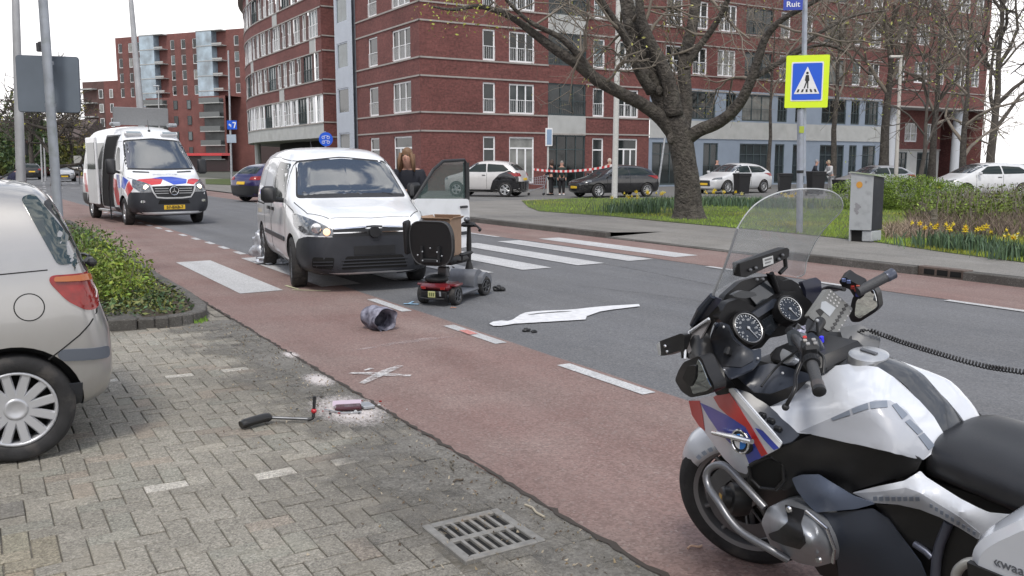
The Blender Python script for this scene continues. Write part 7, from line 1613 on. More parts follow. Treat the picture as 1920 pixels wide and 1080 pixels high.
b = MB(); b.box(-.182, -.174, -.03, .06, .10, .17, bev=.002); pl_ = b.build('number_plate', mat('pale_yellow_plate', (.45, .46, .22), .5), SC)
b = MB(); 
for k in range(3): b.box(-.185, -.182, -.02 + k * .025, -.005 + k * .025, .115, .155)
b.build('plate_marks', mat('plate_mark', (.12, .14, .05), .6), pl_)
for y in (.12, -.12):
    b = MB(); b.box(-.178, -.168, y - .03, y + .03, .19, .22, bev=.004); b.build('tail_lamp', M_TAIL, SC)
b = MB(); b.tube([(-.172, -.09, .12), (-.18, -.09, .17)], .012, 8); b.build('socket', M_STEEL, SC)
b = MB(); b.box(.15, .66, -.20, .20, .085, .125, bev=.015); b.build('footboard', SGR, SC, smooth=True, auto=50)
b = MB(); cow = [(.56, .12), (.58, .26), (.64, .33), (.72, .33), (.90, .25), (.97, .17), (.95, .12)]
b.prism(rnd(cow, .03, 3), -.17, .17, Matrix.Rotation(PI / 2, 4, 'X')); b.build('front_cowl', SGR, SC, smooth=True, auto=40)
for s in (1, -1):
    b = MB(); b.prism(rnd([(.66, .15), (.68, .25), (.80, .29), (.94, .24), (.97, .15), (.93, .12), (.91, .18), (.80, .245), (.69, .18)], .02, 2), s * .17 - .03 + s * .03, s * .17 + .03 + s * .03, Matrix.Rotation(PI / 2, 4, 'X') @ Matrix.Scale(-1, 4, (0, 0, 1)) ); b.build('mudguard', SGR, SC, smooth=True, auto=40)
b = MB(); b.box(.70, .76, -.02, .05, .24, .30, bev=.004); b.build('white_tag', mat('tag_white', (.6, .6, .6), .5), SC)
b = MB(); b.tube([(.72, -.04, .30), (.71, -.04, .42)], [.06, .028], 12); b.tube([(.71, -.04, .40), (.69, -.05, .62), (.67, -.06, .84)], [.024, .032, .022], 10); b.build('tiller', SBK, SC, smooth=True, auto=50)
b = MB(); b.box(.58, .72, -.15, .02, .84, .90, bev=.03); b.tube([(.60, .12, .82), (.64, .06, .855), (.64, -.18, .855), (.60, -.24, .82)], .014, 8); b.tube([(.60, .12, .82), (.56, .13, .81)], .018, 8); b.tube([(.60, -.24, .82), (.56, -.25, .81)], .018, 8); b.build('handlebar', SBK, SC, smooth=True, auto=50)
b = MB(); b.ball((.62, -.06, .93), .04, 10, 8, (1.2, 1, .8)); b.build('control_dial', M_DALU, SC, smooth=True)
b = MB(); b.tube([(.10, 0, .25), (.10, 0, .47)], .028, 10); b.box(.06, .15, -.06, .06, .30, .42, bev=.012); b.build('seat_post', M_DALU, SC, smooth=True, auto=40)
b = MB(); b.box(-.10, .36, -.22, .22, .46, .545, bev=.035); b.build('seat', SBK, SC, smooth=True, auto=50)
b = MB(); bk = rnd([(-.18, .47), (-.26, .60), (-.265, .84), (-.20, .965), (.20, .965), (.265, .84), (.26, .60), (.18, .47)], .09, 6)
Mb = Matrix.Translation((-.10, 0, 0)) @ Matrix.Rotation(R(-6), 4, 'Y') @ Matrix(((0, 0, 1, 0), (1, 0, 0, 0), (0, 1, 0, 0), (0, 0, 0, 1)))
b.prism(bk, -.035, .035, Mb); b.build('backrest', mat('scooter_seat_back', (.012, .0125, .014), .42, bump=.1, bump_scale=200), SC, smooth=True, auto=40)
b = MB(); b.tube([Mb @ Vector((p[0], p[1], -.037)) for p in bk], .007, 6, closed=True); b.build('seat_piping', mat('piping_grey', (.06, .062, .065), .5), SC)
b = MB(); b.box(-.235, -.19, -.12, .12, .50, .54, bev=.008); b.box(-.235, -.20, -.12, -.09, .50, .68); b.box(-.235, -.20, .09, .12, .50, .68); bo_ = b.build('seat_bracket', M_BLACK, SC)
for (y, z) in ((-.09, .62), (.09, .62), (0, .66), (-.09, .52), (.09, .52), (-.15, .58), (.15, .58)):
    b = MB(); b.ball((-.238 if z < .65 else -.225, y, z), .010, 8, 6); b.build('bolt', M_STEEL, SC)
b = MB(); b.box(-.20, -.06, .265, .315, .60, .98, TR(0, 0, 0, 0, R(-6), 0), bev=.02) ; b.tube([(-.02, .22, .50), (-.05, .29, .55), (-.08, .29, .66)], .013, 8); b.build('armrest', SBK, SC, smooth=True, auto=50)
b = MB(); b.box(-.05, .26, -.31, -.26, .56, .60, bev=.018); b.tube([(.02, -.20, .50), (.0, -.285, .50), (.0, -.285, .56)], .013, 8); b.build('armrest', SBK, SC, smooth=True, auto=50)
b = MB(); b.ball((.02, .05, .285), .11, 14, 8, (1.2, 1.3, .5)); b.build('black_bag', mat('bag_black', (.012, .012, .012), .6, bump=.5, bump_scale=15), SC, smooth=True)
b = MB(); b.tube([(-.12, -.22, .45), (-.16, -.26, .45)], .008, 6); b.build('seat_lever', M_BLACK, SC)
# carton on the seat
CB = thing('cardboard_box', 'open brown cardboard box sitting on the scooter seat', 'box', (0, 0, 0)); 
p = Matrix.Translation(G(825, 570)) @ Matrix.Rotation(R(68), 4, 'Z'); CB.matrix_world = p @ TR(.16, .035, .55, 0, 0, R(3))
CARD = mat('cardboard', (.33, .225, .155), .85, noise_amt=.1, noise_scale=12, dirt=((.25, .15, .09), .3, 6))
b = MB(); T_ = .006; w, d, h = .165, .16, .41
for (x0, x1, y0, y1) in ((-d, d, -w, -w + T_), (-d, d, w - T_, w), (-d, -d + T_, -w + T_, w - T_), (d - T_, d, -w + T_, w - T_)): b.box(x0, x1, y0, y1, 0, h)
b.box(-d + T_, d - T_, -w + T_, w - T_, .0, T_); b.build('carton', CARD, CB)
for i, M in enumerate((TR(-d, 0, h, 0, R(-60), 0), TR(d, 0, h, 0, R(-25), 0), TR(0, w, h, R(-40), 0, 0), TR(0, -w, h, R(50), 0, 0))):
    b = MB(); b.box(-.003, .003, -w, w, 0, .05, M) if i < 2 else b.box(-d, d, -.003, .003, 0, .05, M); b.build('flap', CARD, CB)
b = MB(); b.box(-d + .012, d - .012, -w + .012, w - .012, .20, .39, bev=.02); b.build('parcel', mat('parcel_brown', (.16, .09, .06), .7, noise_amt=.2), CB)
# ================================================================== LOOSE ITEMS ON THE GROUND
def blob(name, label, cat, px, py, r, sc, m, amp=.25, fr=6, seed=0, yaw=0, up=.9):
    p = G(px, py); root = thing(name, label, cat, (p.x, p.y, 0), yaw); b = MB(); b.smooth = True; b.ball((0, 0, 0), 1, 40, 26); nv = []
    for v in b.v:
        q = Vector(v); n = noise.noise(q * fr * .35 + Vector((seed, 0, 0))) + .6 * abs(noise.noise(q * fr * .8 + Vector((0, seed, 0)))); q *= (1 + amp * n); q = Vector((q.x * sc[0], q.y * sc[1], q.z * sc[2])) * r; q.z = max(q.z + r * sc[2] * up, .002); nv.append(tuple(q))
    b.v = nv; b.build(name + '_folds', m, root, smooth=True); return root
blob('silver_blanket', 'crumpled silvery white emergency blanket lying by the van rear wheel', 'blanket', 497, 492, .17, (1.15, .9, 1.55), mat('silver_foil', (.50, .52, .56), .33, .35, noise_amt=.25, noise_scale=12, bump=.4, bump_scale=22), .6, 6, 3)
bl2 = blob('white_sheet', 'white plastic sheet spread beside the silver blanket under the van', 'sheet', 515, 496, .17, (1.3, .8, .45), mat('white_plastic_sheet', (.62, .66, .72), .4, noise_amt=.15, noise_scale=15, bump=.3, bump_scale=20), .7, 6, 8)
# knitted cap: open tube lying on its side with folds
p = G(708, 617); HT_ = thing('fleece_hat', 'grey and black mottled fleece hat lying on the cycle lane', 'hat', (p.x, p.y, 0), R(-52))
hm = mat('mottled_fleece', (.36, .36, .44), .9, var=(.05, .05, .075), noise_scale=13, bump=.7, bump_scale=60); b = MB(); b.smooth = True; n1, n2 = 30, 44
for i in range(n1):
    u = i / (n1 - 1); x = -.17 + .34 * min(u, .8) / .8; rr = .115 if u > .12 else .115 * math.sqrt(max(u / .12, .0001)) ; rr = rr if u < .8 else .115 - .03 * (u - .8) / .2; x = x if u < .8 else .17 - .16 * (u - .8) / .2
    for j in range(n2):
        a = 2 * PI * j / n2; w_ = 1 + .16 * noise.noise(Vector((x * 9, math.cos(a) * 1.6, math.sin(a) * 1.6))) + .05 * math.sin(5 * a + x * 30); z = rr * w_ * math.sin(a) * (1.0); b.v.append((x * (1 + .1 * math.sin(a)), rr * w_ * math.cos(a) * 1.05, max(.004, z + .11)))
for i in range(n1 - 1):
    for j in range(n2): b.face([i * n2 + j, i * n2 + (j + 1) % n2, (i + 1) * n2 + (j + 1) % n2, (i + 1) * n2 + j])
b.build('hat_folds', hm, HT_, smooth=True)
# broken armrest with rod
A = G(452, 797, .03); B_ = G(506, 783, .035); Cc = G(583, 786, .02)
AR = thing('broken_armrest', 'broken black padded armrest with bent metal rod and red joint on the block paving', 'armrest', (A.x, A.y, 0)); o_ = Vector((A.x, A.y, 0))
b = MB(); pr_ = [A - o_, A.lerp(B_, .25) - o_ + Vector((0, 0, .006)), A.lerp(B_, .8) - o_ + Vector((0, 0, .008)), B_ - o_]; b.tube(catmull(pr_, 5), [.030] * 3 + [.034] * 11 + [.026] * 2, 14, flat=.8); b.build('arm_pad', mat('pad_black', (.014, .014, .014), .4, bump=.15, bump_scale=200), AR, smooth=True, auto=50)
b = MB(); b.tube([B_ - o_, B_.lerp(Cc, .9) - o_, Cc - o_], .0095, 10); b.build('rod', M_DALU, AR, smooth=True, auto=50)
J = Cc - o_; tp = Vector((G(583, 786).x, G(583, 786).y, .02)) - o_
b = MB(); b.tube(catmull([J - (J.normalized() * .02), J + Vector((.012, 0, .008)), J + Vector((.018, .005, .05)), J + Vector((.026, .008, .145))], 4), .010, 10); b.build('upright_tube', M_BLACK, AR, smooth=True, auto=50)
b = MB(); b.ball(tuple(J + Vector((.019, .004, .052))), .018, 12, 8, (1, 1, .9)); b.build('red_joint', mat('red_plastic', (.45, .01, .02), .35, coat=.4), AR, smooth=True)
# shattered lamp and powder
PW = mat('pale_powder', (.50, .48, .46), .95, noise_amt=.2, noise_scale=50)
M_POW = bpy.data.materials.new('powder_stain'); M_POW.use_nodes = True; t = M_POW.node_tree; bs = t.nodes['Principled BSDF']; bs.inputs['Base Color'].default_value = (.66, .615, .60, 1); bs.inputs['Roughness'].default_value = .95
tcn = t.nodes.new('ShaderNodeTexCoord'); q1 = t.nodes.new('ShaderNodeTexNoise'); q1.inputs['Scale'].default_value = 11; q1.inputs['Detail'].default_value = 9; q1.inputs['Roughness'].default_value = .75; t.links.new(tcn.outputs['Object'], q1.inputs[0])
ln = t.nodes.new('ShaderNodeVectorMath'); ln.operation = 'LENGTH'; t.links.new(tcn.outputs['Object'], ln.inputs[0]); mr_ = t.nodes.new('ShaderNodeMapRange'); mr_.inputs[1].default_value = .25; mr_.inputs[2].default_value = 1.0; mr_.inputs[3].default_value = .62; mr_.inputs[4].default_value = .0; t.links.new(ln.outputs['Value'], mr_.inputs[0])
ad = t.nodes.new('ShaderNodeMath'); ad.operation = 'ADD'; t.links.new(mr_.outputs[0], ad.inputs[0]); t.links.new(q1.outputs[0], ad.inputs[1]); m2_ = t.nodes.new('ShaderNodeMapRange'); m2_.inputs[1].default_value = .74; m2_.inputs[2].default_value = 1.12; m2_.inputs[4].default_value = .85; t.links.new(ad.outputs[0], m2_.inputs[0]); t.links.new(m2_.outputs[0], bs.inputs['Alpha'])
for nm, px, py, a, c in (('powder_stain', 655, 768, .60, .34), ('powder_stain', 598, 712, .34, .16), ('powder_stain', 545, 665, .24, .10)):
    p = G(px, py, .008); b = MB(); b.poly([(math.cos(i * PI / 12), math.sin(i * PI / 12), 0) for i in range(24)]); o = b.build(nm, M_POW); o.location = p; o.scale = (a, c, 1); o.rotation_euler = (0, 0, YAW_U); struct(o)
p = G(655, 768, .012); BLp = thing('shattered_lamp', 'shattered red lamp lying in pale glass dust beside the gutter', 'broken lamp', (p.x, p.y, 0)); random.seed(9)
BLp.scale = (1.55, 1.55, 1.2)
b = MB(); b.box(-.06, .05, -.03, .03, .014, .034, TR(0, 0, 0, 0, 0, R(12)), bev=.006); b.build('lamp_housing', mat('dark_wine_plastic', (.06, .012, .018), .25, coat=.6), BLp)
b = MB(); b.box(-.07, .05, .03, .075, .012, .018, TR(0, 0, 0, R(20), 0, R(10)), bev=.002); b.build('clear_lens', mat('pinkish_lens', (.55, .45, .52), .15, coat=.5), BLp)
b = MB(); b.box(.05, .10, -.04, .03, .012, .03, TR(0, 0, 0, 0, 0, R(30)), bev=.004); b.tube([(-.10, -.02, .02), (-.02, -.06, .015), (.06, -.05, .015)], .004, 6); b.build('metal_plate', M_STEEL, BLp)
for i in range(46):
    a = random.uniform(0, 2 * PI); r = random.uniform(.03, .24); x, y = r * math.cos(a), r * .55 * math.sin(a); s_ = random.uniform(.004, .013)
    b = MB(); b.prism([(x, y), (x + s_, y + s_ * .3), (x + s_ * .3, y + s_)], .012, .012 + s_ * .5); 
    b.build('shard', [M_TAIL, MATS['pinkish_lens'], M_BLACK, mat('clear_shard', (.6, .62, .62), .1)][i % 4], BLp)
for i, (px, py, r, lb) in enumerate(((935, 546, .045, 'small black plastic part lying right of the scooter front wheel'), (987, 622, .022, 'small black fragment lying just below the white figure outline'), (1001, 624, .018, 'tiny curved black fragment right of another below the white figure outline'))):
    q = blob('plastic_fragment', lb, 'debris', px, py, r, (1.6, .9, .8), M_BLACK, .5, 5, i * 3 + 1, yaw=R(20 * i))
for i, (px, py, ln_, yw, col, lb) in enumerate(((1303, 1031, .035, 20, (.45, .30, .22), 'cigarette butt lying on the cycle lane left of the motorcycle wheel'), (1003, 962, .085, 120, (.40, .36, .28), 'pale curled twig lying right of the drain grate'), (860, 905, .03, 40, (.10, .08, .06), 'dark leaf scrap on the cycle lane'), (848, 877, .07, 100, (.10, .09, .07), 'dry dark twig on the paving above the drain grate'), (1072, 573, .02, 10, (.4, .2, .14), 'small orange brown scrap beside the scooter wheel') if False else (850, 579, .03, 10, (.42, .2, .13), 'small orange brown scrap beside the scooter wheel'))):
    p = G(px, py); t_ = thing('litter_scrap', lb, 'litter', (p.x, p.y, 0), R(yw)); b = MB(); b.tube(catmull([(-ln_, 0, .012), (-ln_ * .3, .01, .016), (ln_ * .4, -.006, .014), (ln_, .004, .012)], 3), .005, 7); b.build('scrap', mat('scrap_%d' % i, col, .8), t_)
# ================================================================== STREET FURNITURE
def pole(mb, base, top, r0, r1=None, n=12): mb.tube([base, top], [r0, r1 or r0], n)
# sign seen from behind, left
Pd = 11.6; base = D(119, 540, Pd); bz = Vector((base.x, base.y, 0)); topp = D(79, -20, Pd * .985); 
SG = thing('sign_post', 'grey steel post carrying a grey sign panel seen from behind at the left', 'sign', bz)
b = MB(); pole(b, (0, 0, 0), topp - bz, .060, .056, 16); b.build('post', mat('painted_steel', (.36, .39, .43), .45, .3, noise_amt=.15, noise_scale=5, dirt=((.22, .25, .22), .6, 7)), SG, smooth=True, auto=40)
b = MB(); c4 = [D(x, y, Pd + .12) - bz for x, y in ((30, 104), (147, 108), (151, 211), (36, 209))]; nrm = (c4[1] - c4[0]).cross(c4[3] - c4[0]).normalized(); P = rnd([tuple(q) for q in c4], .04, 4); n = len(P)
b.v = [tuple(Vector(q) + nrm * .012) for q in P] + [tuple(Vector(q) - nrm * .012) for q in P]; b.face(list(range(n))); b.face(list(range(n, 2 * n))[::-1])
for i in range(n): b.face([i, n + i, n + (i + 1) % n, (i + 1) % n])
b.build('sign_panel', mat('panel_grey', (.16, .19, .225), .5, .2, noise_amt=.08, noise_scale=3), SG)
b = MB(); b.tube(P, .010, 6, closed=True); b.build('panel_rim', mat('panel_rim', (.10, .115, .14), .5), SG)
for y in (118, 197): q = D(90 if y < 150 else 95, y, Pd - .02) - bz; b = MB(); b.lathe([(.068, -.022), (.068, .022)], 16, Matrix.Translation(q)); b.build('clamp', M_STEEL, SG)
q = D(83, 88, Pd) - bz; b = MB(); b.lathe([(.068, -.06), (.07, .06)], 16, Matrix.Translation(q)); b.box(q.x - .09, q.x - .05, q.y - .03, q.y + .02, q.z - .06, q.z + .05); b.build('collar', M_DALU, SG)
for (px, py, hh, cc) in ((107, 372, .09, (.55, .56, .57)), (104, 340, .05, (.10, .28, .22))):
    q = D(px, py, Pd - .07) - bz; b = MB(); b.box(q.x - .03, q.x + .03, q.y - .004, q.y, q.z - hh, q.z + hh, bev=.002); b.build('sticker', mat('sticker_%d' % py, cc, .6), SG)
# lamp posts
def lamppost(label, px, py0, pxt, pyt, Y, r0, r1, head=None, name='street_lamp', m=None):
    a = D(px, py0, Y); a = Vector((a.x, a.y, 0)); t_ = D(pxt, pyt, Y); root = thing(name, label, 'lamp post' if head else 'pole', a); b = MB(); pole(b, (0, 0, 0), t_ - a, r0, r1, 14); b.build('post', m or mat('pale_post', (.42, .43, .44), .5, .3, noise_amt=.1, noise_scale=3), root, smooth=True, auto=40)
    if head:
        b = MB(); q = t_ - a; b.box(q.x - head[0], q.x + head[1], q.y - .12, q.y + .12, q.z - .02, q.z + .10, bev=.03); b.build('lamp_head', m or M_STEEL, root, smooth=True, auto=50)
    return root
lamppost('tall pale lamp post at the far left behind the sign panel', 42, 420, 20, -300, 24, .13, .07)
q = lamppost('tall tapering lamp post rising behind the sign board of the police van', 276, 340, 240, -60, 42, .20, .09)
lamppost('white round lamp post standing in front of the black hatchback', 1152, 373, 1164, -200, 38.5, .13, .10, m=mat('white_post', (.52, .52, .50), .5, noise_amt=.1))
lamppost('slim lamp post with a small head in front of the passage columns', 1681, 325, 1689, 108, 44, .10, .075, (.55, .06), m=mat('cream_post', (.48, .46, .42), .5))
lamppost('distant thin lamp post behind the police van roof', 300, 320, 297, 162, 90, .10, .06, (.5, .1))
for i, (px, pt) in enumerate(((78, 262), (84, 258))):
    lamppost(['left one of two distant thin posts by the traffic light', 'right one of two distant thin posts by the traffic light'][i], px, 316, px - 2, pt, 75 + i * 4, .09, .05, name='distant_post')
a = G(1232, 364); a2 = D(1247, 256, a.y); t_ = thing('leaning_pole', 'leaning grey tube standing left of the big tree trunk', 'pole', a); b = MB(); pole(b, (0, 0, 0), a2 - a, .05); b.build('tube', M_STEEL, t_, smooth=True, auto=40)
# lane arrow sign
a = G(435, 352); root = thing('lane_sign', 'blue lane arrow sign on a slim post left of the curved wing', 'sign', a); t_ = D(428, 95, a.y); b = MB(); pole(b, (0, 0, 0), t_ - a, .075, .05); b.build('post', M_STEEL, root, smooth=True, auto=40)
q = D(435, 234, a.y - .12) - a; b = MB(); b.box(q.x - .31, q.x + .31, q.y - .01, q.y + .01, q.z - .29, q.z + .27, bev=.004); sp_ = b.build('sign_panel', M_SIGNBLUE, root)
b = MB(); Ms = Matrix.Translation(q + Vector((0, -.013, 0))) @ Matrix.Rotation(PI / 2, 4, 'X')
b.prism([(-.22, .0), (-.14, .09), (-.14, .03), (-.05, .03), (-.05, -.14), (-.10, -.14), (-.10, -.03), (-.14, -.03), (-.14, -.09)], 0, .004, Ms); b.prism([(.04, .17), (.26, .17), (.26, .10), (.16, -.2), (.09, -.2), (.18, .10), (.04, .10)], 0, .004, Ms); b.build('arrow_mark', M_WHITE, sp_)
q = D(434, 260, a.y - .12) - a; b = MB(); b.box(q.x - .30, q.x + .30, q.y - .01, q.y + .01, q.z - .26, q.z + .26, bev=.004); b.build('pale_panel', mat('pale_blue_panel', (.35, .42, .5), .5), root)
# round blue sign
Yq = 36; a = D(611, 300, Yq); a = Vector((a.x, a.y, 0)); root = thing('round_cycle_sign', 'round blue cycle and moped path sign above the white van roof', 'sign', a); b = MB(); pole(b, (0, 0, 0), (0, 0, 2.85), .035); b.build('post', M_STEEL, root, smooth=True, auto=40)
q = D(611, 261, Yq - .06) - a; Ms = Matrix.Translation(q) @ Matrix.Rotation(PI / 2, 4, 'X'); b = MB(); b.lathe([(.28, -.01), (.28, .01)], 32, Ms); sp_ = b.build('sign_disc', M_SIGNBLUE, root)
for zz in (.09, -.10):
    b = MB()
    for x in (-.10, .10): b.tube([Ms @ Vector((x + .055 * math.cos(i * PI / 8), zz - .02 + .055 * math.sin(i * PI / 8), .014)) for i in range(16)], .009, 5, closed=True)
    b.tube([Ms @ Vector((-.10, zz - .02, .014)), Ms @ Vector((-.04, zz + .05, .014)), Ms @ Vector((.06, zz + .05, .014)), Ms @ Vector((.10, zz - .02, .014))], .009, 5); b.build('cycle_mark', M_WHITE, sp_)
# parking sign
a = G(1027, 364); root = thing('parking_sign', 'narrow pale blue parking sign on a white post beside the shopping trolley', 'sign', a); b = MB(); pole(b, (0, 0, 0), (0, 0, 3.3), .05); b.build('post', mat('white_post', (0, 0, 0)), root, smooth=True, auto=40)
q = D(1030, 257, a.y - .1) - a; b = MB(); b.box(q.x - .20, q.x + .16, q.y - .02, q.y + .02, q.z - .45, q.z + .45, bev=.01); sp_ = b.build('sign_panel', M_WHITE, root); b = MB(); b.box(q.x - .13, q.x + .12, q.y - .026, q.y - .021, q.z - .38, q.z + .38); b.build('blue_field', mat('pale_sign_blue', (.22, .32, .46), .5), sp_)
# pedestrian crossing sign
a = G(1499, 437, .12); a = Vector((a.x, a.y, .12)); root = thing('crossing_sign', 'fluorescent yellow board with blue pedestrian crossing sign on a tall post', 'sign', a)
Yc = a.y; PM = mat('sign_post_grey', (.34, .37, .43), .42, .4, noise_amt=.12, noise_scale=6, dirt=((.25, .27, .25), .4, 8)); b = MB(); b.tube([(0, 0, 0), D(1501, 205, Yc) - a], .068, 16); b.build('post', PM, root, smooth=True, auto=40)
b = MB(); b.tube([D(1506, 330, Yc + .04) - a, D(1508, 100, Yc + .04) - a, D(1510, -60, Yc + .04) - a], .052, 16); b.build('post', PM, root, smooth=True, auto=40)
YF = mat('fluorescent_yellow', (.66, .85, .02), .5, emit=None)
def faceM(px, py, Y, yaw=0):
    q = D(px, py, Y) - a; return Matrix.Translation(q) @ Matrix.Rotation(yaw, 4, 'Z') @ Matrix.Rotation(PI / 2, 4, 'X')
Ms = faceM(1513, 153, Yc - .10, R(-14)); Wd_, Hd_ = .425, .53
b = MB(); b.prism(rnd([(-Wd_, -Hd_), (Wd_, -Hd_), (Wd_, Hd_), (-Wd_, Hd_)], .03, 3), -.02, .02, Ms); sb_ = b.build('yellow_board', YF, root)
b = MB(); b.prism(rnd([(-.315, -.395), (.315, -.395), (.315, .395), (-.315, .395)], .03, 3), .0215, .026, Ms); b.build('white_border', M_WHITE, sb_)
b = MB(); b.prism(rnd([(-.29, -.37), (.29, -.37), (.29, .37), (-.29, .37)], .03, 3), .0275, .031, Ms); b.build('blue_field', M_SIGNBLUE, sb_)
b = MB(); b.prism([(-.25, -.25), (.25, -.25), (0, .30)], .0325, .036, Ms); b.build('white_triangle', M_WHITE, sb_)
b = MB(); z0 = .0375
for k in range(5): x = -.17 + .085 * k; b.prism([(x - .03, -.215), (x + .012, -.215), (x + .03, -.155), (x - .005, -.155)] if k < 2 else ([(x - .02, -.215), (x + .02, -.215), (x + .018, -.155), (x - .018, -.155)] if k == 2 else [(x - .012, -.215), (x + .03, -.215), (x + .005, -.155), (x - .03, -.155)]), z0, z0 + .002, Ms)
b.build('zebra_mark', M_BLACK, sb_)
b = MB(); b.lathe([(.026, z0), (.026, z0 + .002)], 14, Ms @ Matrix.Translation((0, .17, 0))); b.prism([(-.03, .13), (.03, .13), (.045, .02), (.025, .0), (.03, -.14), (.005, -.14), (0, -.02), (-.04, -.14), (-.065, -.14), (-.02, .0), (-.045, .02)], z0, z0 + .002, Ms); b.build('walker_mark', M_BLACK, sb_)
Ms = faceM(1487, 8, Yc - .08, R(-8)); b = MB(); b.prism([(-.19, -.115), (.19, -.115), (.19, .115), (-.19, .115)], -.01, .01, Ms); sn = b.build('street_name_plate', mat('street_sign_blue', (.03, .06, .38), .4), root)
b = MB(); textmb(b, 'Ruit', .15, Ms @ Matrix.Translation((0, -.005, .013)), .002, .002, sx=1.1); b.build('lettering', M_WHITE, sn)
q = D(1503, 243, Yc - .07) - a; b = MB(); b.box(q.x - .05, q.x + .05, q.y - .006, q.y, q.z - .07, q.z + .07, bev=.002); b.build('sticker', mat('sticker_y', (.35, .42, .05), .6), root)
q = D(1502, 322, Yc - .07) - a; b = MB(); b.lathe([(.075, -.03), (.075, .03)], 14, Matrix.Translation(q + Vector((0, .07, 0)))); b.build('clamp', M_BLACK, root)
# utility cabinet
a = G(1622, 451, .13); root = thing('utility_cabinet', 'pale grey utility cabinet with dark side and tapered base standing on the verge', 'cabinet', (a.x, a.y, .12), R(-48), rot=(R(0), R(-2), R(-48)))
CG = mat('cabinet_grey', (.40, .42, .43), .55, noise_amt=.05, noise_scale=4, dirt=((.22, .23, .24), .5, 6)); CD = mat('cabinet_dark', (.016, .018, .026), .6, noise_amt=.2, noise_scale=6, dirt=((.05, .05, .055), .5, 5))
b = MB()      # front (towards -y) trapezoid: wider at the top
bw, tw, hh, dp = .22, .245, 1.12, .42
v = [(-bw, -dp / 2, .22), (bw, -dp / 2, .22), (tw, -dp / 2, 1.24), (-tw + .05, -dp / 2, 1.30), (-bw, dp / 2, .22), (bw, dp / 2, .22), (tw, dp / 2, 1.20), (-tw + .05, dp / 2, 1.26)]
b.add(v, [(0, 1, 2, 3), (4, 7, 6, 5), (0, 3, 7, 4), (0, 4, 5, 1)]); b.build('shell', CG, root)
b = MB(); b.add([(bw + .002, -dp / 2 - .003, .22), (bw + .002, dp / 2, .22), (tw + .002, dp / 2 + .0, 1.20), (tw + .002, -dp / 2 - .003, 1.24), (bw - .01, dp / 2 - .01, .22), (tw - .01, dp / 2 - .01, 1.2)], [(0, 1, 2, 3)]); b.build('side_door', CD, root)
b = MB(); b.add([(-tw + .04, -dp / 2 - .02, 1.30), (tw + .02, -dp / 2 - .02, 1.235), (tw + .03, dp / 2 + .02, 1.19), (-tw + .04, dp / 2 + .02, 1.26), (-tw + .04, -dp / 2 - .02, 1.325), (tw + .02, -dp / 2 - .02, 1.26), (tw + .03, dp / 2 + .02, 1.215), (-tw + .04, dp / 2 + .02, 1.285)], [(4, 5, 6, 7), (0, 3, 2, 1), (0, 1, 5, 4), (1, 2, 6, 5), (2, 3, 7, 6), (3, 0, 4, 7)]); b.build('roof_cap', mat('mossy_cap', (.27, .36, .17), .8, var=(.4, .42, .38), noise_scale=7), root)
b = MB(); b.box(-bw, -bw + .02, -dp / 2, dp / 2, 0, .22); b.box(.02, bw, -dp / 2 + .02, dp / 2, 0, .21, bev=.02); b.build('base', CG, root); b = MB(); b.box(-bw + .02, .02, -dp / 2 + .06, dp / 2 - .02, 0, .22); b.build('void', M_VOID, root)
b = MB(); b.prism([(.062 * math.cos(i * PI / 8), .062 * math.sin(i * PI / 8)) for i in range(16)], 0, .004, Matrix.Translation((-.03, -dp / 2 - .001, 1.07)) @ Matrix.Rotation(PI / 2, 4, 'X')); b.build('orange_sticker', mat('orange_sticker', (.62, .30, .05), .6), root)
for i, (x, z, r) in enumerate(((-.08, .70, .03), (-.05, .66, .05), (-.09, .60, .035), (-.06, .55, .03), (.1, 1.12, .02))):
    b = MB(); b.prism([(r * (1 + .4 * math.sin(3 * k + i)) * math.cos(k * PI / 7), r * 1.2 * math.sin(k * PI / 7) * (1 + .3 * math.cos(5 * k))) for k in range(14)], 0, .002, Matrix.Translation((x, -dp / 2 - .0015 - i * .0003, z)) @ Matrix.Rotation(PI / 2, 4, 'X')); b.build('worn_patch', mat('worn_patch', (.27, .27, .28), .8), root)
# wheelie bins
BINM = mat('bin_charcoal', (.012, .012, .014), .5, noise_amt=.15, noise_scale=5)
def bin_(label, px, py, yaw, sc=1.0):
    p = G(px, py); r = thing('wheelie_bin', label, 'bin', (p.x, p.y, 0), yaw, 'wheelie bins by the parked cars'); r.scale = (sc,) * 3; b = MB()
    v = [(x * a_, y * a_, z) for z, a_ in ((.08, .80), (.95, 1.0)) for x, y in ((-.29, -.34), (.29, -.34), (.29, .34), (-.29, .34))]; b.add(v, [(0, 3, 2, 1), (4, 5, 6, 7), (0, 1, 5, 4), (1, 2, 6, 5), (2, 3, 7, 6), (3, 0, 4, 7)]); b.build('bin_body', BINM, r)
    b = MB(); b.box(-.32, .32, -.38, .38, .95, 1.03, bev=.03); b.box(-.31, .31, -.36, -.32, .88, .96, bev=.01); b.build('lid', BINM, r)
    for s in (1, -1): b = MB(); b.lathe([(.09, -.025), (.09, .025)], 16, TR(s * .26, .30, .09, 0, PI / 2, 0)); b.build('wheel', M_BLACK, r)
    b = MB(); b.box(-.25, .25, .40, .43, .90, .94, bev=.01); b.build('handle', BINM, r); b = MB(); b.box(-.05, .05, -.322, -.316, .76, .88, bev=.002); b.build('label_plate', M_WHITE, r); return r
bin_('wheelie bin leftmost of four, in front of the white hatchback bonnet', 1390, 366, R(12), 1.05); bin_('wheelie bin just left of the crossing sign post', 1470, 366, R(-8), 1.05)
bin_('widest looking wheelie bin, right of the crossing sign post with a pale label', 1528, 367, R(4), 1.15); bin_('smallest wheelie bin, right of the person in the white hoodie', 1571, 364, R(20), .72)
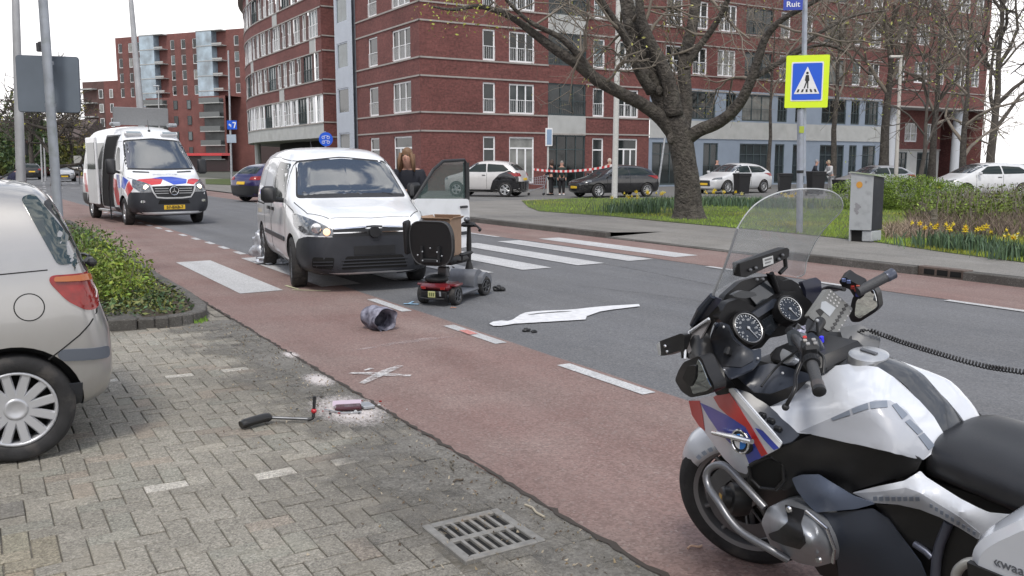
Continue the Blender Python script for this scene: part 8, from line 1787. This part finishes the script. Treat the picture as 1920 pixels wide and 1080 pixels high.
# shopping trolley
p = G(1008, 366); root = thing('shopping_trolley', 'wire shopping trolley left of the parking sign', 'trolley', (p.x, p.y, 0), R(175)); WM = mat('trolley_wire', (.45, .48, .52), .35, .6); b = MB()
A0 = [(-.42, -.25, .98), (-.42, .25, .98), (.45, .18, .80), (.45, -.18, .80)]; A1 = [(-.36, -.22, .50), (-.36, .22, .50), (.38, .16, .56), (.38, -.16, .56)]
for i in range(4):
    j = (i + 1) % 4
    for t in [k / 8 for k in range(9)]: rod(b, Vector(A0[i]).lerp(Vector(A0[j]), t), Vector(A1[i]).lerp(Vector(A1[j]), t), .006, 5)
    for t in (0, .3, .65, 1): rod(b, Vector(A0[i]).lerp(Vector(A1[i]), t), Vector(A0[j]).lerp(Vector(A1[j]), t), .008 if t in (0, 1) else .006, 5)
b.build('basket', WM, root); b = MB()
for s in (-1, 1): b.tube([(-.48, s * .24, 1.0), (-.36, s * .22, .50), (-.30, s * .22, .42), (.44, s * .15, .18)], .013, 6); b.tube([(-.34, s * .23, .45), (-.30, s * .23, .12)], .013, 6)
b.build('trolley_frame', WM, root)
for (x, y) in ((-.30, .23), (-.30, -.23), (.44, .15), (.44, -.15)): b = MB(); b.lathe([(.06, -.015), (.06, .015)], 12, TR(x, y, .06, PI / 2)); b.build('castor', M_BLACK, root)
b = MB(); rod(b, (-.48, -.24, 1.0), (-.48, .24, 1.0), .016); b.build('push_handle', mat('handle_blue', (.1, .2, .4), .5), root)
# police tape
TA = D(998, 317, 42); TB = D(1153, 309, 38.5); root = thing('police_tape', 'red and white barrier tape stretched from the trolley to the white lamp post', 'tape', (TA.x, TA.y, TA.z)); d = TB - TA; n = 34; br_ = MB(); bw_ = MB()
for i in range(n):
    q = (br_ if i % 2 else bw_); f0, f1 = i / n, (i + 1) / n; z0 = -.18 * 4 * f0 * (1 - f0); z1 = -.18 * 4 * f1 * (1 - f1)
    p0, p1 = d * f0 + Vector((0, 0, z0)), d * f1 + Vector((0, 0, z1)); q.quad(p0 - Vector((0, .004, .05)), p1 - Vector((0, .004, .05)), p1 + Vector((0, -.004, .05)), p0 + Vector((0, -.004, .05))); q.quad(p0 + Vector((0, .004, .05)), p1 + Vector((0, .004, .05)), p1 - Vector((0, -.004, .05)), p0 - Vector((0, -.004, .05)))
bw_.build('white_bands', mat('tape_white', (.75, .72, .72), .5), root); br_.build('red_bands', mat('tape_red', (.6, .04, .04), .5), root)
# traffic light far left
a = D(47, 325, 62); a = Vector((a.x, a.y, 0)); root = thing('traffic_light', 'distant traffic light showing red beside the tall lamp post', 'traffic light', a); b = MB(); pole(b, (0, 0, 0), (0, 0, 2.6), .06); b.build('post', M_DALU, root)
b = MB(); b.box(-.30, .30, -.1, .1, 2.1, 3.2, bev=.04); b.build('signal_head', M_BLACK, root); b = MB(); b.lathe([(.12, 0), (.12, .02)], 16, TR(0, -.10, 2.95, PI / 2)); b.build('red_light', mat('red_light_on', (1, .1, .05), .4, emit=((1, .08, .04), 4.0)), root)
b = MB(); b.tube([(.32 * math.cos(i * PI / 8), -.02, 2.95 + .30 * math.sin(i * PI / 8)) for i in range(0, 9)], .03, 6); b.build('red_rim', M_RED, root)
# small distant square sign
a = D(148, 322, 66); a = Vector((a.x, a.y, 0)); root = thing('small_square_sign', 'small pale square sign on a post left of the police van', 'sign', a); b = MB(); pole(b, (0, 0, 0), (0, 0, 1.6), .04); b.build('post', M_DALU, root); b = MB(); b.box(-.3, .3, -.06, -.03, 1.5, 2.1, bev=.01); b.build('sign_panel', mat('pale_sign', (.45, .45, .42), .6), root)
# distant traffic
def dcar(lbl, px, py, yaw, L, H, m, kind='hatch', nm='distant_car', tl=False):
    p = G(px, py); return hatch(nm, lbl, (p.x, p.y, 0), yaw, L, 1.8, H, m, kind=kind)
dcar('silver car driving away just right of the sign post', 122, 341, R(300), 4.2, 1.45, P_LSIL, 'hatch')
dcar('red car in the queue nearest the traffic light', 70, 330, R(120), 4.3, 1.5, P_REDC)
dcar('pale red car right of the one by the traffic light', 88, 329, R(122), 4.3, 1.5, mat('faded_red_car', (.35, .10, .10), .4, coat=.5), 'mpv')
dcar('dark estate car at the junction left of the police van', 163, 329, R(100), 4.5, 1.55, P_GREY, 'suv')
dcar('dark car far left beyond the silver hatchback', 55, 336, R(122), 4.4, 1.6, P_BLACKC, 'suv')
# ================================================================== TREES AND PLANTS
BARK = mat('tree_bark', (.066, .058, .050), .9, noise_amt=.5, noise_scale=9, bump=1.0, bump_scale=16, dirt=((.14, .13, .105), .5, 3))

for q in BARK.node_tree.nodes:
    if q.type == 'BUMP': q.inputs['Distance'].default_value = .09
BARKD = mat('dark_bark', (.075, .066, .057), .9, noise_amt=.3, noise_scale=5); TWIG = mat('twig_bark', (.19, .165, .135), .9)
M_LEAF = mat('leaf_green', (.20, .27, .055), .6, attr=True); M_LEAF.node_tree.nodes['Principled BSDF'].inputs['Subsurface Weight'].default_value = 0
def rv(s=1.0): return Vector((random.gauss(0, s), random.gauss(0, s), random.gauss(0, s)))
def leaf(b, p, s, col, flat=None):
    n = (rv() if flat is None else rv(.5) + Vector((0, 0, flat))).normalized(); a = n.orthogonal().normalized(); a = (a * math.cos(random.random() * 6.3) + n.cross(a) * math.sin(random.random() * 6.3)); c = n.cross(a) * s * .45; a = a * s
    i = len(b.v); b.c = col; b.v += [tuple(p - a), tuple(p + c), tuple(p + a), tuple(p - c)]; b.face([i, i + 1, i + 2, i + 3])
def twig(b, lb, p, d, r, L, lev, cfg):
    """a crooked branch that forks; lb collects bud leaves"""
    seg = 4 if lev > 1 else 3; P = [Vector(p)]; q = Vector(p); d = d.normalized()
    for i in range(seg):
        d = (d + rv(cfg['wig']) + Vector((0, 0, cfg['up'])) * (.5 if lev > 1 else -.3 * cfg.get('droop', 0) + .5)).normalized(); q = q + d * L / seg; P.append(q.copy())
    b.tube(P, [max(r * (1 - .62 * i / seg), cfg['rmin']) for i in range(seg + 1)], 6 if r > .03 else 4 if r > .012 else 3, False)
    if lev <= 0 or (lev == 1 and random.random() < .5):
        for _ in range(cfg['leaves']):
            if random.random() < cfg['lp']: k = random.uniform(.6, 1.4); leaf(lb, P[random.randint(1, seg)] + rv(.03), cfg['ls'] * random.uniform(.5, 1.2), (cfg['lc'][0] * k, cfg['lc'][1] * k, cfg['lc'][2] * k))
    if lev > 0:
        for j in range(cfg['n'] + (1 if lev > 2 else 0)):
            t = random.uniform(.25, 1); x = P[min(seg - 1, int(t * seg))].lerp(P[min(seg, int(t * seg) + 1)], t * seg % 1); nd = (d + rv(cfg['spread'])).normalized(); twig(b, lb, x, nd, r * random.uniform(.42, .6), L * random.uniform(.55, .8), lev - 1, cfg)
CFG = dict(wig=.20, up=.10, spread=.75, n=2, rmin=.0045, leaves=2, lp=.2, ls=.04, lc=(1.9, 1.35, 1.3))
def tree(label, loc, H_, r0, seed, cfg, bark=BARK, lev=4, first=.25, nl=7, lean=(0, 0), name='tree', spread=.6):
    random.seed(seed); t = thing(name, label, 'tree', loc); b = MB(); lb = MB(); tb = MB(); c = dict(CFG); c.update(cfg)
    P = [Vector((0, 0, -.1)), Vector((0, 0, .12))]; 
    for i in range(1, 7): P.append(Vector((lean[0] * i / 6 + random.gauss(0, .05), lean[1] * i / 6 + random.gauss(0, .05), H_ * .75 * i / 6)))
    R_ = [r0 * 1.5, r0 * 1.15] + [r0 * (1 - .13 * i) for i in range(1, 7)]; tb.tube(P, R_, 12, False)
    for i in range(nl):
        f = first + (1 - first) * i / (nl - 1); k = 1 + f * 6; x = P[min(7, int(k))].lerp(P[min(7, int(k) + 1)], k % 1); a = 2.4 * i + random.random(); L = H_ * .34 * (1.15 - .5 * f)
        twig(b, lb, x, Vector((math.cos(a) * spread, math.sin(a) * spread, .75)), r0 * (.55 - .25 * f), L, lev, c)
    tb.build('trunk', bark, t, smooth=True); cr = b.build('crown', TWIG if bark is BARK else bark, t, smooth=True)
    if lb.v: lb.build('young_leaves', M_LEAF, t)
    return t
# ---- the big tree on the verge
random.seed(21); base = G(1291, 409, .14); Yt = base.y; BT = thing('big_tree', 'big bare tree with thick forked trunk on the verge behind the crossing', 'tree', (base.x, base.y, .12)); o_ = Vector((base.x, base.y, .12))
def tp(px, py, dy=0): return D(px, py, Yt + dy) - o_
PXM = Yt / F_PX
tb = MB(); b = MB(); lb = MB()
def limb(L, mb=tb, n=14): 
    P = catmull([tp(x, y, dy) for x, y, r, dy in L], 4); k = len(L); rr = []
    for i in range(len(P)): f = i / 4; j = min(int(f), k - 2); q = f - j; rr.append(PXM * (L[j][2] * (1 - q) + L[j + 1][2] * q) * (1 + .06 * noise.noise(P[i] * 2.0)))
    mb.tube(P, rr, n, True); return P, rr
LM = [[(1291, 416, 42, 0), (1291, 404, 31, 0), (1290, 385, 26, 0), (1289, 350, 23.5, 0), (1284, 310, 22, 0), (1278, 275, 23, 0), (1270, 245, 23, 0), (1262, 220, 20, 0)],
      [(1272, 258, 18, 0), (1240, 222, 14, -.1), (1205, 196, 12, -.3), (1170, 178, 11, -.6), (1120, 150, 11, -.9), (1085, 122, 10, -1.1), (1040, 92, 8.5, -1.3), (1000, 62, 7, -1.4), (955, 30, 5.5, -1.6), (900, 12, 4, -1.8), (850, 18, 2.6, -2), (810, 12, 1.5, -2)],
      [(1120, 150, 7, -.9), (1085, 105, 6, -1.2), (1050, 70, 5, -1.4), (1000, 45, 4, -1.6), (960, 12, 3, -1.8), (930, -30, 2, -2)],
      [(1268, 250, 20, 0), (1245, 200, 17, .1), (1222, 140, 16, .1), (1200, 90, 15, .2), (1182, 40, 14, .2), (1172, -10, 12, .3), (1150, -80, 11, .4), (1140, -150, 8, .5)],
      [(1222, 170, 12, -.1), (1195, 130, 8, -.4), (1172, 70, 7, -.7), (1145, 30, 7, -.9), (1120, -10, 6, -1.1), (1090, -60, 4, -1.4)],
      [(1262, 215, 19, -.1), (1256, 165, 14, -.2), (1238, 115, 12, -.2), (1215, 70, 10, -.3), (1200, 20, 8, -.3), (1200, -50, 6, -.4)],
      [(1278, 245, 16, .2), (1284, 200, 15, .4), (1283, 150, 13, .6), (1284, 105, 12, .8), (1296, 60, 11, 1.0), (1305, 0, 10, 1.2), (1315, -80, 7, 1.4)],
      [(1284, 130, 8, .6), (1305, 95, 7, .5), (1335, 55, 6, .4), (1360, 10, 5, .2), (1385, -50, 4, 0)],
      [(1286, 262, 14, 0), (1312, 244, 12, -.2), (1350, 228, 11.5, -.5), (1382, 200, 10, -.8), (1404, 160, 9, -1.0), (1420, 115, 8, -1.1), (1436, 70, 6.5, -1.2), (1465, 38, 5, -1.4), (1510, 12, 4, -1.6), (1560, -15, 3, -1.8)],
      [(1404, 150, 6, -1.0), (1440, 130, 5.5, -.8), (1480, 105, 4.5, -.6), (1540, 60, 3.5, -.3), (1600, 30, 2.4, 0), (1660, 20, 1.4, .3)],
      [(1470, 112, 4, -.6), (1530, 85, 3, -.9), (1580, 95, 2.2, -1.1), (1630, 140, 1.2, -1.3)]]
random.seed(8)
cB = dict(CFG); cB.update(wig=.24, up=.02, spread=.85, n=3, lp=.3, leaves=2, ls=.042, rmin=.004, lc=(1.7, 1.25, 1.5))
for i, L in enumerate(LM):
    P, rr = limb(L, n=18 if i == 0 else 12)
    if i:
        n_ = len(P)
        for j in range(int(n_ * .3), n_):
            if i == 1 and j > n_ * .75:
                for _ in range(26): q_ = P[j] + rv(.28); leaf(lb, q_, .05 * random.uniform(.5, 1.1), (1.9, 1.5, 1.4))
            if random.random() < .20: twig(b, lb, P[j], Vector((random.gauss(0, 1), random.gauss(0, .8), random.gauss(.35, .6))), min(rr[j] * .45, .05), random.uniform(1.1, 2.4), 3, cB)
# knots and burrs
for (x, y, r) in ((1210, 140, 9), (1178, 46, 8), (1236, 170, 7), (1258, 260, 8), (1205, 100, 7)): q = tp(x, y, -PXM * 14); tb.ball(tuple(q), r * PXM, 10, 8, (1, .7, 1.3))
tb.build('trunk', BARK, BT, smooth=True); b.build('crown', TWIG, BT, smooth=True); lb.build('young_leaves', M_LEAF, BT)
def gp(px, py): p = G(px, py); return (p.x, p.y, .05)
tree('grey bare street tree with straight trunk left of the slim lamp post', gp(1655, 352), 15, .34, 3, dict(wig=.16, up=.12, lp=.55, leaves=3, n=3, rmin=.007, lc=(1.5, 1.35, 1.3)), nl=9, first=.45, spread=.7)
tree('slender bare tree with greenish catkins behind the thicket', gp(1725, 372), 8.2, .12, 5, dict(lp=.5, leaves=2, ls=.05, lc=(1.5, 1.3, .9), rmin=.006), BARKD, first=.35, nl=8)
tree('bare dark tree rising against the sky at the right edge', gp(1855, 360), 14.5, .26, 12, dict(lp=.25, rmin=.011, wig=.25), BARKD, nl=12, first=.3, spread=.9)
tree('greenish moss covered bare tree in front of the terraced block', gp(1800, 366), 9.5, .2, 14, dict(lp=.4, lc=(1.3, 1.2, .8), ls=.05, rmin=.007), BARK, nl=8, first=.25)
tree('bare tree standing in front of the right wing between the sign and the passage', gp(1560, 355), 14, .2, 31, dict(lp=.35, rmin=.010, wig=.22, lc=(1.8, 1.35, 1.0), n=2), BARK, nl=11, first=.5, spread=.95)
tree('bare tree half hidden behind the tall street tree near the passage', gp(1745, 352), 15, .25, 37, dict(lp=.5, leaves=3, rmin=.010, wig=.22, n=2, lc=(1.5, 1.35, 1.3)), BARK, nl=12, first=.35, spread=.95)
tree('bare tree behind the big tree in front of the blue grey storeys', gp(1440, 354), 12.5, .14, 41, dict(lp=.2, rmin=.008, wig=.24, n=2), BARK, nl=9, first=.55, spread=.9)
def dt(px, Y, H_, r, seed, lb_, cfg={}, **k): cfg = dict(n=3, **cfg); a = D(px, 305, Y); c = dict(rmin=.03, lp=.2, ls=.15, wig=.2); c.update(cfg); tree(lb_, (a.x, a.y, 0), H_, r, seed, c, BARKD, lev=3, **k)
dt(102, 62, 8.5, .3, 51, 'spreading bare tree right of the grey sign panel', dict(rmin=.02), nl=9, first=.2, spread=1.2)
dt(60, 95, 10, .3, 52, 'distant bare tree behind the sign post', nl=9); dt(135, 110, 9, .3, 53, 'distant bare tree left of the police van roof', dict(lp=.8, lc=(1.6, .9, .9), leaves=3), nl=9); dt(8, 120, 8, .3, 54, 'distant bare tree at the left edge of the road', nl=8)
# ---- leaf clouds
def cloud(name, label, cat, ells, n, ls, cols, m=M_LEAF, kind=None, base=0, stems=0, flat=None, shell=.45, group=None):
    """ells: (centre, radii); leaves fill the outer part of each ellipsoid"""
    c0 = ells[0][0]; t = thing(name, label, cat, (c0[0], c0[1], base), group=group) if not kind else None; o_ = Vector((c0[0], c0[1], base)) if t else Vector(); b = MB(); wts = [e[1][0] * e[1][1] + e[1][0] * e[1][2] for e in ells]
    for _ in range(n):
        e = random.choices(ells, wts)[0]; d = rv().normalized(); q = random.uniform(shell, 1.03) * (1 + .10 * noise.noise(d * 2.2 + Vector(e[0]))); p = Vector(e[0]) + Vector((d.x * e[1][0], d.y * e[1][1], d.z * e[1][2])) * q
        if p.z < base + .01: p.z = base + random.uniform(.01, .1)
        k = random.uniform(.6, 1.35) * (1 + .3 * noise.noise(p * 2.5)); cc = random.choice(cols); leaf(b, p - o_, ls * random.uniform(.6, 1.3), tuple(x * k for x in cc), flat)
    o = b.build('foliage' if t else name, m, t)
    if not t: tag(o, label, cat, kind=kind)
    else:
        sb = MB()
        for _ in range(stems or 12): e = random.choice(ells); x = Vector((e[0][0] + random.uniform(-.6, .6) * e[1][0], e[0][1] + random.uniform(-.6, .6) * e[1][1], base)) - o_; sb.tube([x, x + Vector((random.gauss(0, .05), random.gauss(0, .05), e[1][2] * .7)), x + Vector((random.gauss(0, .12), random.gauss(0, .12), e[1][2] * 1.5))], [.012, .009, .004], 4, False)
        sb.build('stems', TWIG, t)
    return t
random.seed(33)
def S_(s, t, z): p = ST(s, t, z); return (p.x, p.y, p.z)
LG = [(.8, .9, .5), (1.0, .98, .55), (.55, .7, .5), (1.15, 1.05, .75), (.55, .45, .45)]; DG = [(.30, .42, .9), (.42, .5, .7), (.6, .5, .6), (.22, .34, .5)]; MG = [(.55, .75, .7), (.8, .9, .7), (.4, .5, .5)]
cloud('planter_shrub', 'bright green shrub at the near corner of the kerbed planter', 'shrub', [(S_(10.6, 1.15, .30), (.60, .50, .30)), (S_(11.3, 1.25, .30), (.6, .48, .32)), (S_(10.3, .5, .28), (.5, .5, .33))], 6500, .024, LG, base=.06)
cloud('planter_shrub', 'bushy olive green shrub behind the bright one in the planter', 'shrub', [(S_(12.4, .9, .33), (.8, .65, .38)), (S_(13.5, 1.2, .30), (.8, .6, .36)), (S_(12.2, -.2, .33), (.8, .7, .40))], 6000, .027, LG + MG, base=.06)
cloud('planter_shrub', 'grey green shrub row farther along the planter toward the police van', 'shrub', [(S_(15.5, 1.1, .25), (1.2, .7, .32)), (S_(17.8, 1.0, .25), (1.4, .8, .30)), (S_(20.6, 1.0, .2), (1.6, .8, .26)), (S_(15, -.2, .25), (1.2, .8, .4))], 7000, .029, MG + DG, base=.06)
cloud('ivy', 'dark ivy ground cover along the planter kerb', 'ground cover', [(S_(9.75 + .75 * i, 1.45 + .12 * math.sin(i), .10), (.48, .42, .13)) for i in range(8)] + [(S_(9.6, .9 - .5 * i, .12), (.3, .4, .15)) for i in range(3)], 7000, .026, DG + [(.75, .6, .65), (.5, .38, .42)], kind='stuff', base=.06, flat=.8)
def g_(px, py, z=.14): p = G(px, py, z); return p
def el(px, py, zc, rx, ry, rz): p = G(px, py, .12); return ((p.x, p.y, .12 + zc), (rx, ry, rz))
random.seed(44)
M_LEAF2 = M_LEAF
cloud('clipped_hedge', 'rounded clipped green hedge behind the utility cabinet', 'hedge', [el(1615, 392, .42, 1.1, .9, .62), el(1665, 392, .50, 1.2, .9, .62), el(1720, 394, .48, 1.2, .9, .62), el(1775, 396, .35, 1.0, .9, .58)], 34000, .024, [(.62, .75, .4), (.8, .9, .45), (.45, .6, .35), (1.0, 1.05, .5)], base=.12, shell=.72)
cloud('thicket', 'loose olive thicket of thin stems at the right edge behind the daffodils', 'shrub', [el(1780, 412, .25, 1.3, 1.2, .5), el(1850, 410, .35, 1.4, 1.3, .55), el(1920, 405, .35, 1.6, 1.4, .6), el(1980, 405, .35, 1.6, 1.4, .6)], 9000, .035, [(.7, .75, .5), (.5, .5, .4), (.9, .95, .6), (.5, .42, .32)], base=.12, stems=200, shell=.2)
# brown twiggy ground under the thicket, dry reeds
TANM = mat('dry_stalks', (.27, .21, .16), .9, attr=True)
def regpx(x0, x1, y0, y1):
    def f(): p = G(random.uniform(x0, x1), random.uniform(y0, y1), .14); return (p.x, p.y)
    return f
blades('dry_reeds', 1500, regpx(1660, 1760, 428, 448), .30, .006, lambda x, y: (random.uniform(.7, 1.5),) * 3, lawn_z, 'fallen dry reeds beside the utility cabinet', 1.9, TANM)
blades('dead_undergrowth', 3800, regpx(1700, 1990, 402, 446), .30, .008, lambda x, y: (lambda k: (k * .62, k * .6, k * .62))(random.uniform(.4, 1.3)), lawn_z, 'brown dead stems under the thicket behind the daffodils', 1.2, TANM)
b = MB(); SP = [(1592, 378), (1640, 382), (1690, 385), (1722, 396), (1742, 410), (1752, 425), (1748, 440)]; PP = catmull([G(x, y, .12) for x, y in SP], 9); t_ = thing('log_edging', 'low palisade edging of weathered round stakes in front of the clipped hedge', 'edging', tuple(PP[0])); random.seed(6)
for p in PP: q = p - PP[0]; h = random.uniform(.22, .34); b.tube([q, q + Vector((random.gauss(0, .012), random.gauss(0, .012), h))], .055, 8)
b.build('stakes', mat('weathered_wood', (.14, .125, .095), .9, noise_amt=.3, noise_scale=6, bump=.5, bump_scale=30), t_)
# ---- daffodils
M_DAFL = mat('daffodil_leaf', (.075, .125, .065), .6, attr=True); YEL = mat('daffodil_yellow', (.80, .62, .04), .6); CRM = mat('daffodil_cream', (.75, .74, .42), .6); ORG = mat('daffodil_trumpet', (.78, .48, .02), .6)
def daff(label, px, py, rx, ry, nl, nf, h, cream=0, big=1.0, seed=0, z=.14):
    random.seed(seed); c = G(px, py, z); t = thing('daffodil_clump', label, 'flowers', (c.x, c.y, z - .01)); b = MB()
    for _ in range(nl):
        x, y = random.gauss(0, rx * .5), random.gauss(0, ry * .5); a = random.uniform(0, 6.3); w_ = .009 * big; hh = h * random.uniform(.6, 1.0); dx, dy = math.cos(a) * w_, math.sin(a) * w_; lx, ly = random.gauss(0, .25) * hh, random.gauss(0, .25) * hh; k = random.uniform(.6, 1.6); b.c = (k, k, k * random.uniform(.8, 1.3)); i = len(b.v)
        b.v += [(x - dx, y - dy, 0), (x + dx, y + dy, 0), (x + lx * .4 + dx, y + ly * .4 + dy, hh * .6), (x + lx * .4 - dx, y + ly * .4 - dy, hh * .6), (x + lx, y + ly, hh)]; b.face([i, i + 1, i + 2, i + 3]); b.face([i + 3, i + 2, i + 4])
    b.build('leaves', M_DAFL, t); st = MB()
    for k in range(nf):
        x, y = random.gauss(0, rx * .45), random.gauss(0, ry * .45); hh = h * random.uniform(1.0, 1.25); tp_ = Vector((x + random.gauss(0, .03), y + random.gauss(0, .03), hh)); st.tube([(x, y, 0), tp_], .004, 4, False)
        f = MB(); yw = random.uniform(PI * .9, PI * 2.1); M = Matrix.Translation(tp_) @ Matrix.Rotation(yw, 4, 'Z') @ Matrix.Rotation(PI / 2 + .25, 4, 'Y'); s = .052 * big
        f.m = 0
        for j in range(6): a = j * PI / 3; f.add([(0, 0, 0), (s * .6 * math.cos(a - .35), s * .6 * math.sin(a - .35), .004), (s * math.cos(a), s * math.sin(a), .0), (s * .6 * math.cos(a + .35), s * .6 * math.sin(a + .35), .004)], [(0, 1, 2, 3)], M)
        f.m = 1; f.lathe([(.010 * big, 0), (.013 * big, .022 * big), (.018 * big, .028 * big), (.012 * big, .02 * big), (.005, .004)], 9, M)
        f.build('flower', [CRM if random.random() < cream else YEL, ORG if random.random() < .2 else YEL], t)
    st.build('flower_stems', M_DAFL, t); return t
daff('yellow daffodils in the leftmost clump right of the fallen reeds', 1752, 462, .55, .35, 170, 7, .33, seed=1, big=1.15); daff('densest clump of yellow daffodils in the middle of the right verge', 1815, 468, .5, .35, 260, 9, .34, seed=2, big=1.2)
daff('pale cream and yellow daffodils at the right edge of the photo', 1905, 484, .42, .3, 200, 9, .32, .55, seed=3, big=1.15); daff('few flowered daffodil leaves between the yellow and cream clumps', 1860, 474, .5, .3, 120, 2, .30, seed=4)
daff('cream and yellow daffodils left of the big tree, nearest clump', 1190, 398, 1.0, .7, 340, 7, .42, .6, 1.5, 5); daff('yellow daffodils just left of the big tree trunk', 1235, 388, 1.0, .8, 340, 12, .42, .1, 1.5, 6)
daff('daffodils close to the right side of the big tree trunk', 1340, 384, 1.1, .8, 380, 9, .42, .2, 1.5, 7); daff('long leafy daffodil drift behind the windshield', 1420, 386, 1.8, .8, 420, 6, .40, .4, 1.5, 8); daff('leafy daffodil drift below the crossing sign', 1475, 390, 1.4, .8, 300, 4, .38, .4, 1.5, 9)
# ---- distant greenery and houses at the end of the road
random.seed(55)
def de(px, Y, z, rx, rz): a = D(px, 305, Y); return ((a.x, a.y, z), (rx, rx * .8, rz))
cloud('distant_conifers', 'dark evergreen mass behind the traffic light', 'trees', [de(48, 100, 4.5, 3.2, 5.0), de(38, 108, 3.4, 3, 3.6), de(62, 105, 3.4, 3, 4.0)], 3600, .30, [(.25, .34, .5), (.16, .24, .4), (.4, .45, .5)], kind='stuff')
cloud('distant_shrubs', 'brown and green distant shrubbery along the end of the road', 'shrubs', [de(10, 110, 1.6, 4, 2.6), de(90, 110, 2.0, 4, 3.2), de(120, 115, 1.8, 4, 3.0), de(150, 118, 1.6, 4, 2.8), de(175, 120, 1.6, 4, 3), de(-30, 110, 2, 5, 3)], 5200, .32, [(.5, .42, .5), (.35, .33, .35), (.6, .55, .5), (.7, .5, .5)], kind='stuff')
for i, (px, Y, w_, h_, lb_) in enumerate(((142, 130, 8, 5.2, 'dark distant house left of the police van'), (105, 140, 9, 5.6, 'dark distant house behind the bare tree at the end of the road'), (-12, 135, 9, 5, 'distant house at the left edge'))):
    a = D(px, 305, Y); t_ = thing('distant_house', lb_, 'house', (a.x, a.y, 0), R(-15)); b = MB(); b.box(-w_ / 2, w_ / 2, -3, 3, 0, h_); b.build('wall', mat('far_dark_brick', (.11, .075, .065), .9, noise_amt=.2), t_)
    b = MB(); b.prism([(-3.3, h_), (3.3, h_), (0, h_ + 2.6)], -w_ / 2 - .2, w_ / 2 + .2, Matrix.Rotation(PI / 2, 4, 'Z') @ Matrix.Rotation(PI / 2, 4, 'X')); b.build('roof', mat('far_roof', (.09, .07, .065), .9), t_)
    for k in range(3): b = MB(); b.box(-w_ / 2 + .8 + k * 2.6, -w_ / 2 + 2.0 + k * 2.6, -3.04, -3.0, 1.0, 2.3); b.build('window', M_PANE, t_)
# ---- unseen terrace and trees beside the camera, added to darken reflections and low sky
NB = thing('unseen_terrace', 'unseen brick terrace added for reflections on the near side, left of the parking bays', 'building', ST(-20, -17)); f = Facade(NB, (0, 0, 0), YAW_U, [M_BRICKD, M_CONC]); f.zr = (0, 9.5); f.g0 = True
f.columns(0, 76, [(2 + 4.4 * i, 3.8 + 4.4 * i, 'wide') for i in range(16)], [(.9, 2.4), (3.9, 5.4), (6.8, 8.2)]); f.w.m = 1; f.w.quad(f.p(0, 9.5), f.p(76, 9.5), f.p(76, 12.5, -5), f.p(0, 12.5, -5)); f.done()
for i, (s, t) in enumerate(((6, -9), (17, -8), (29, -9))):
    p = ST(s, t); tree(['first', 'second', 'third'][i] + ' unseen bare tree added for reflections before the near terrace, counted from the silver hatchback', (p.x, p.y, 0), 10, .2, 70 + i, dict(rmin=.02, n=2, lp=.2), BARK, nl=8, lev=3)
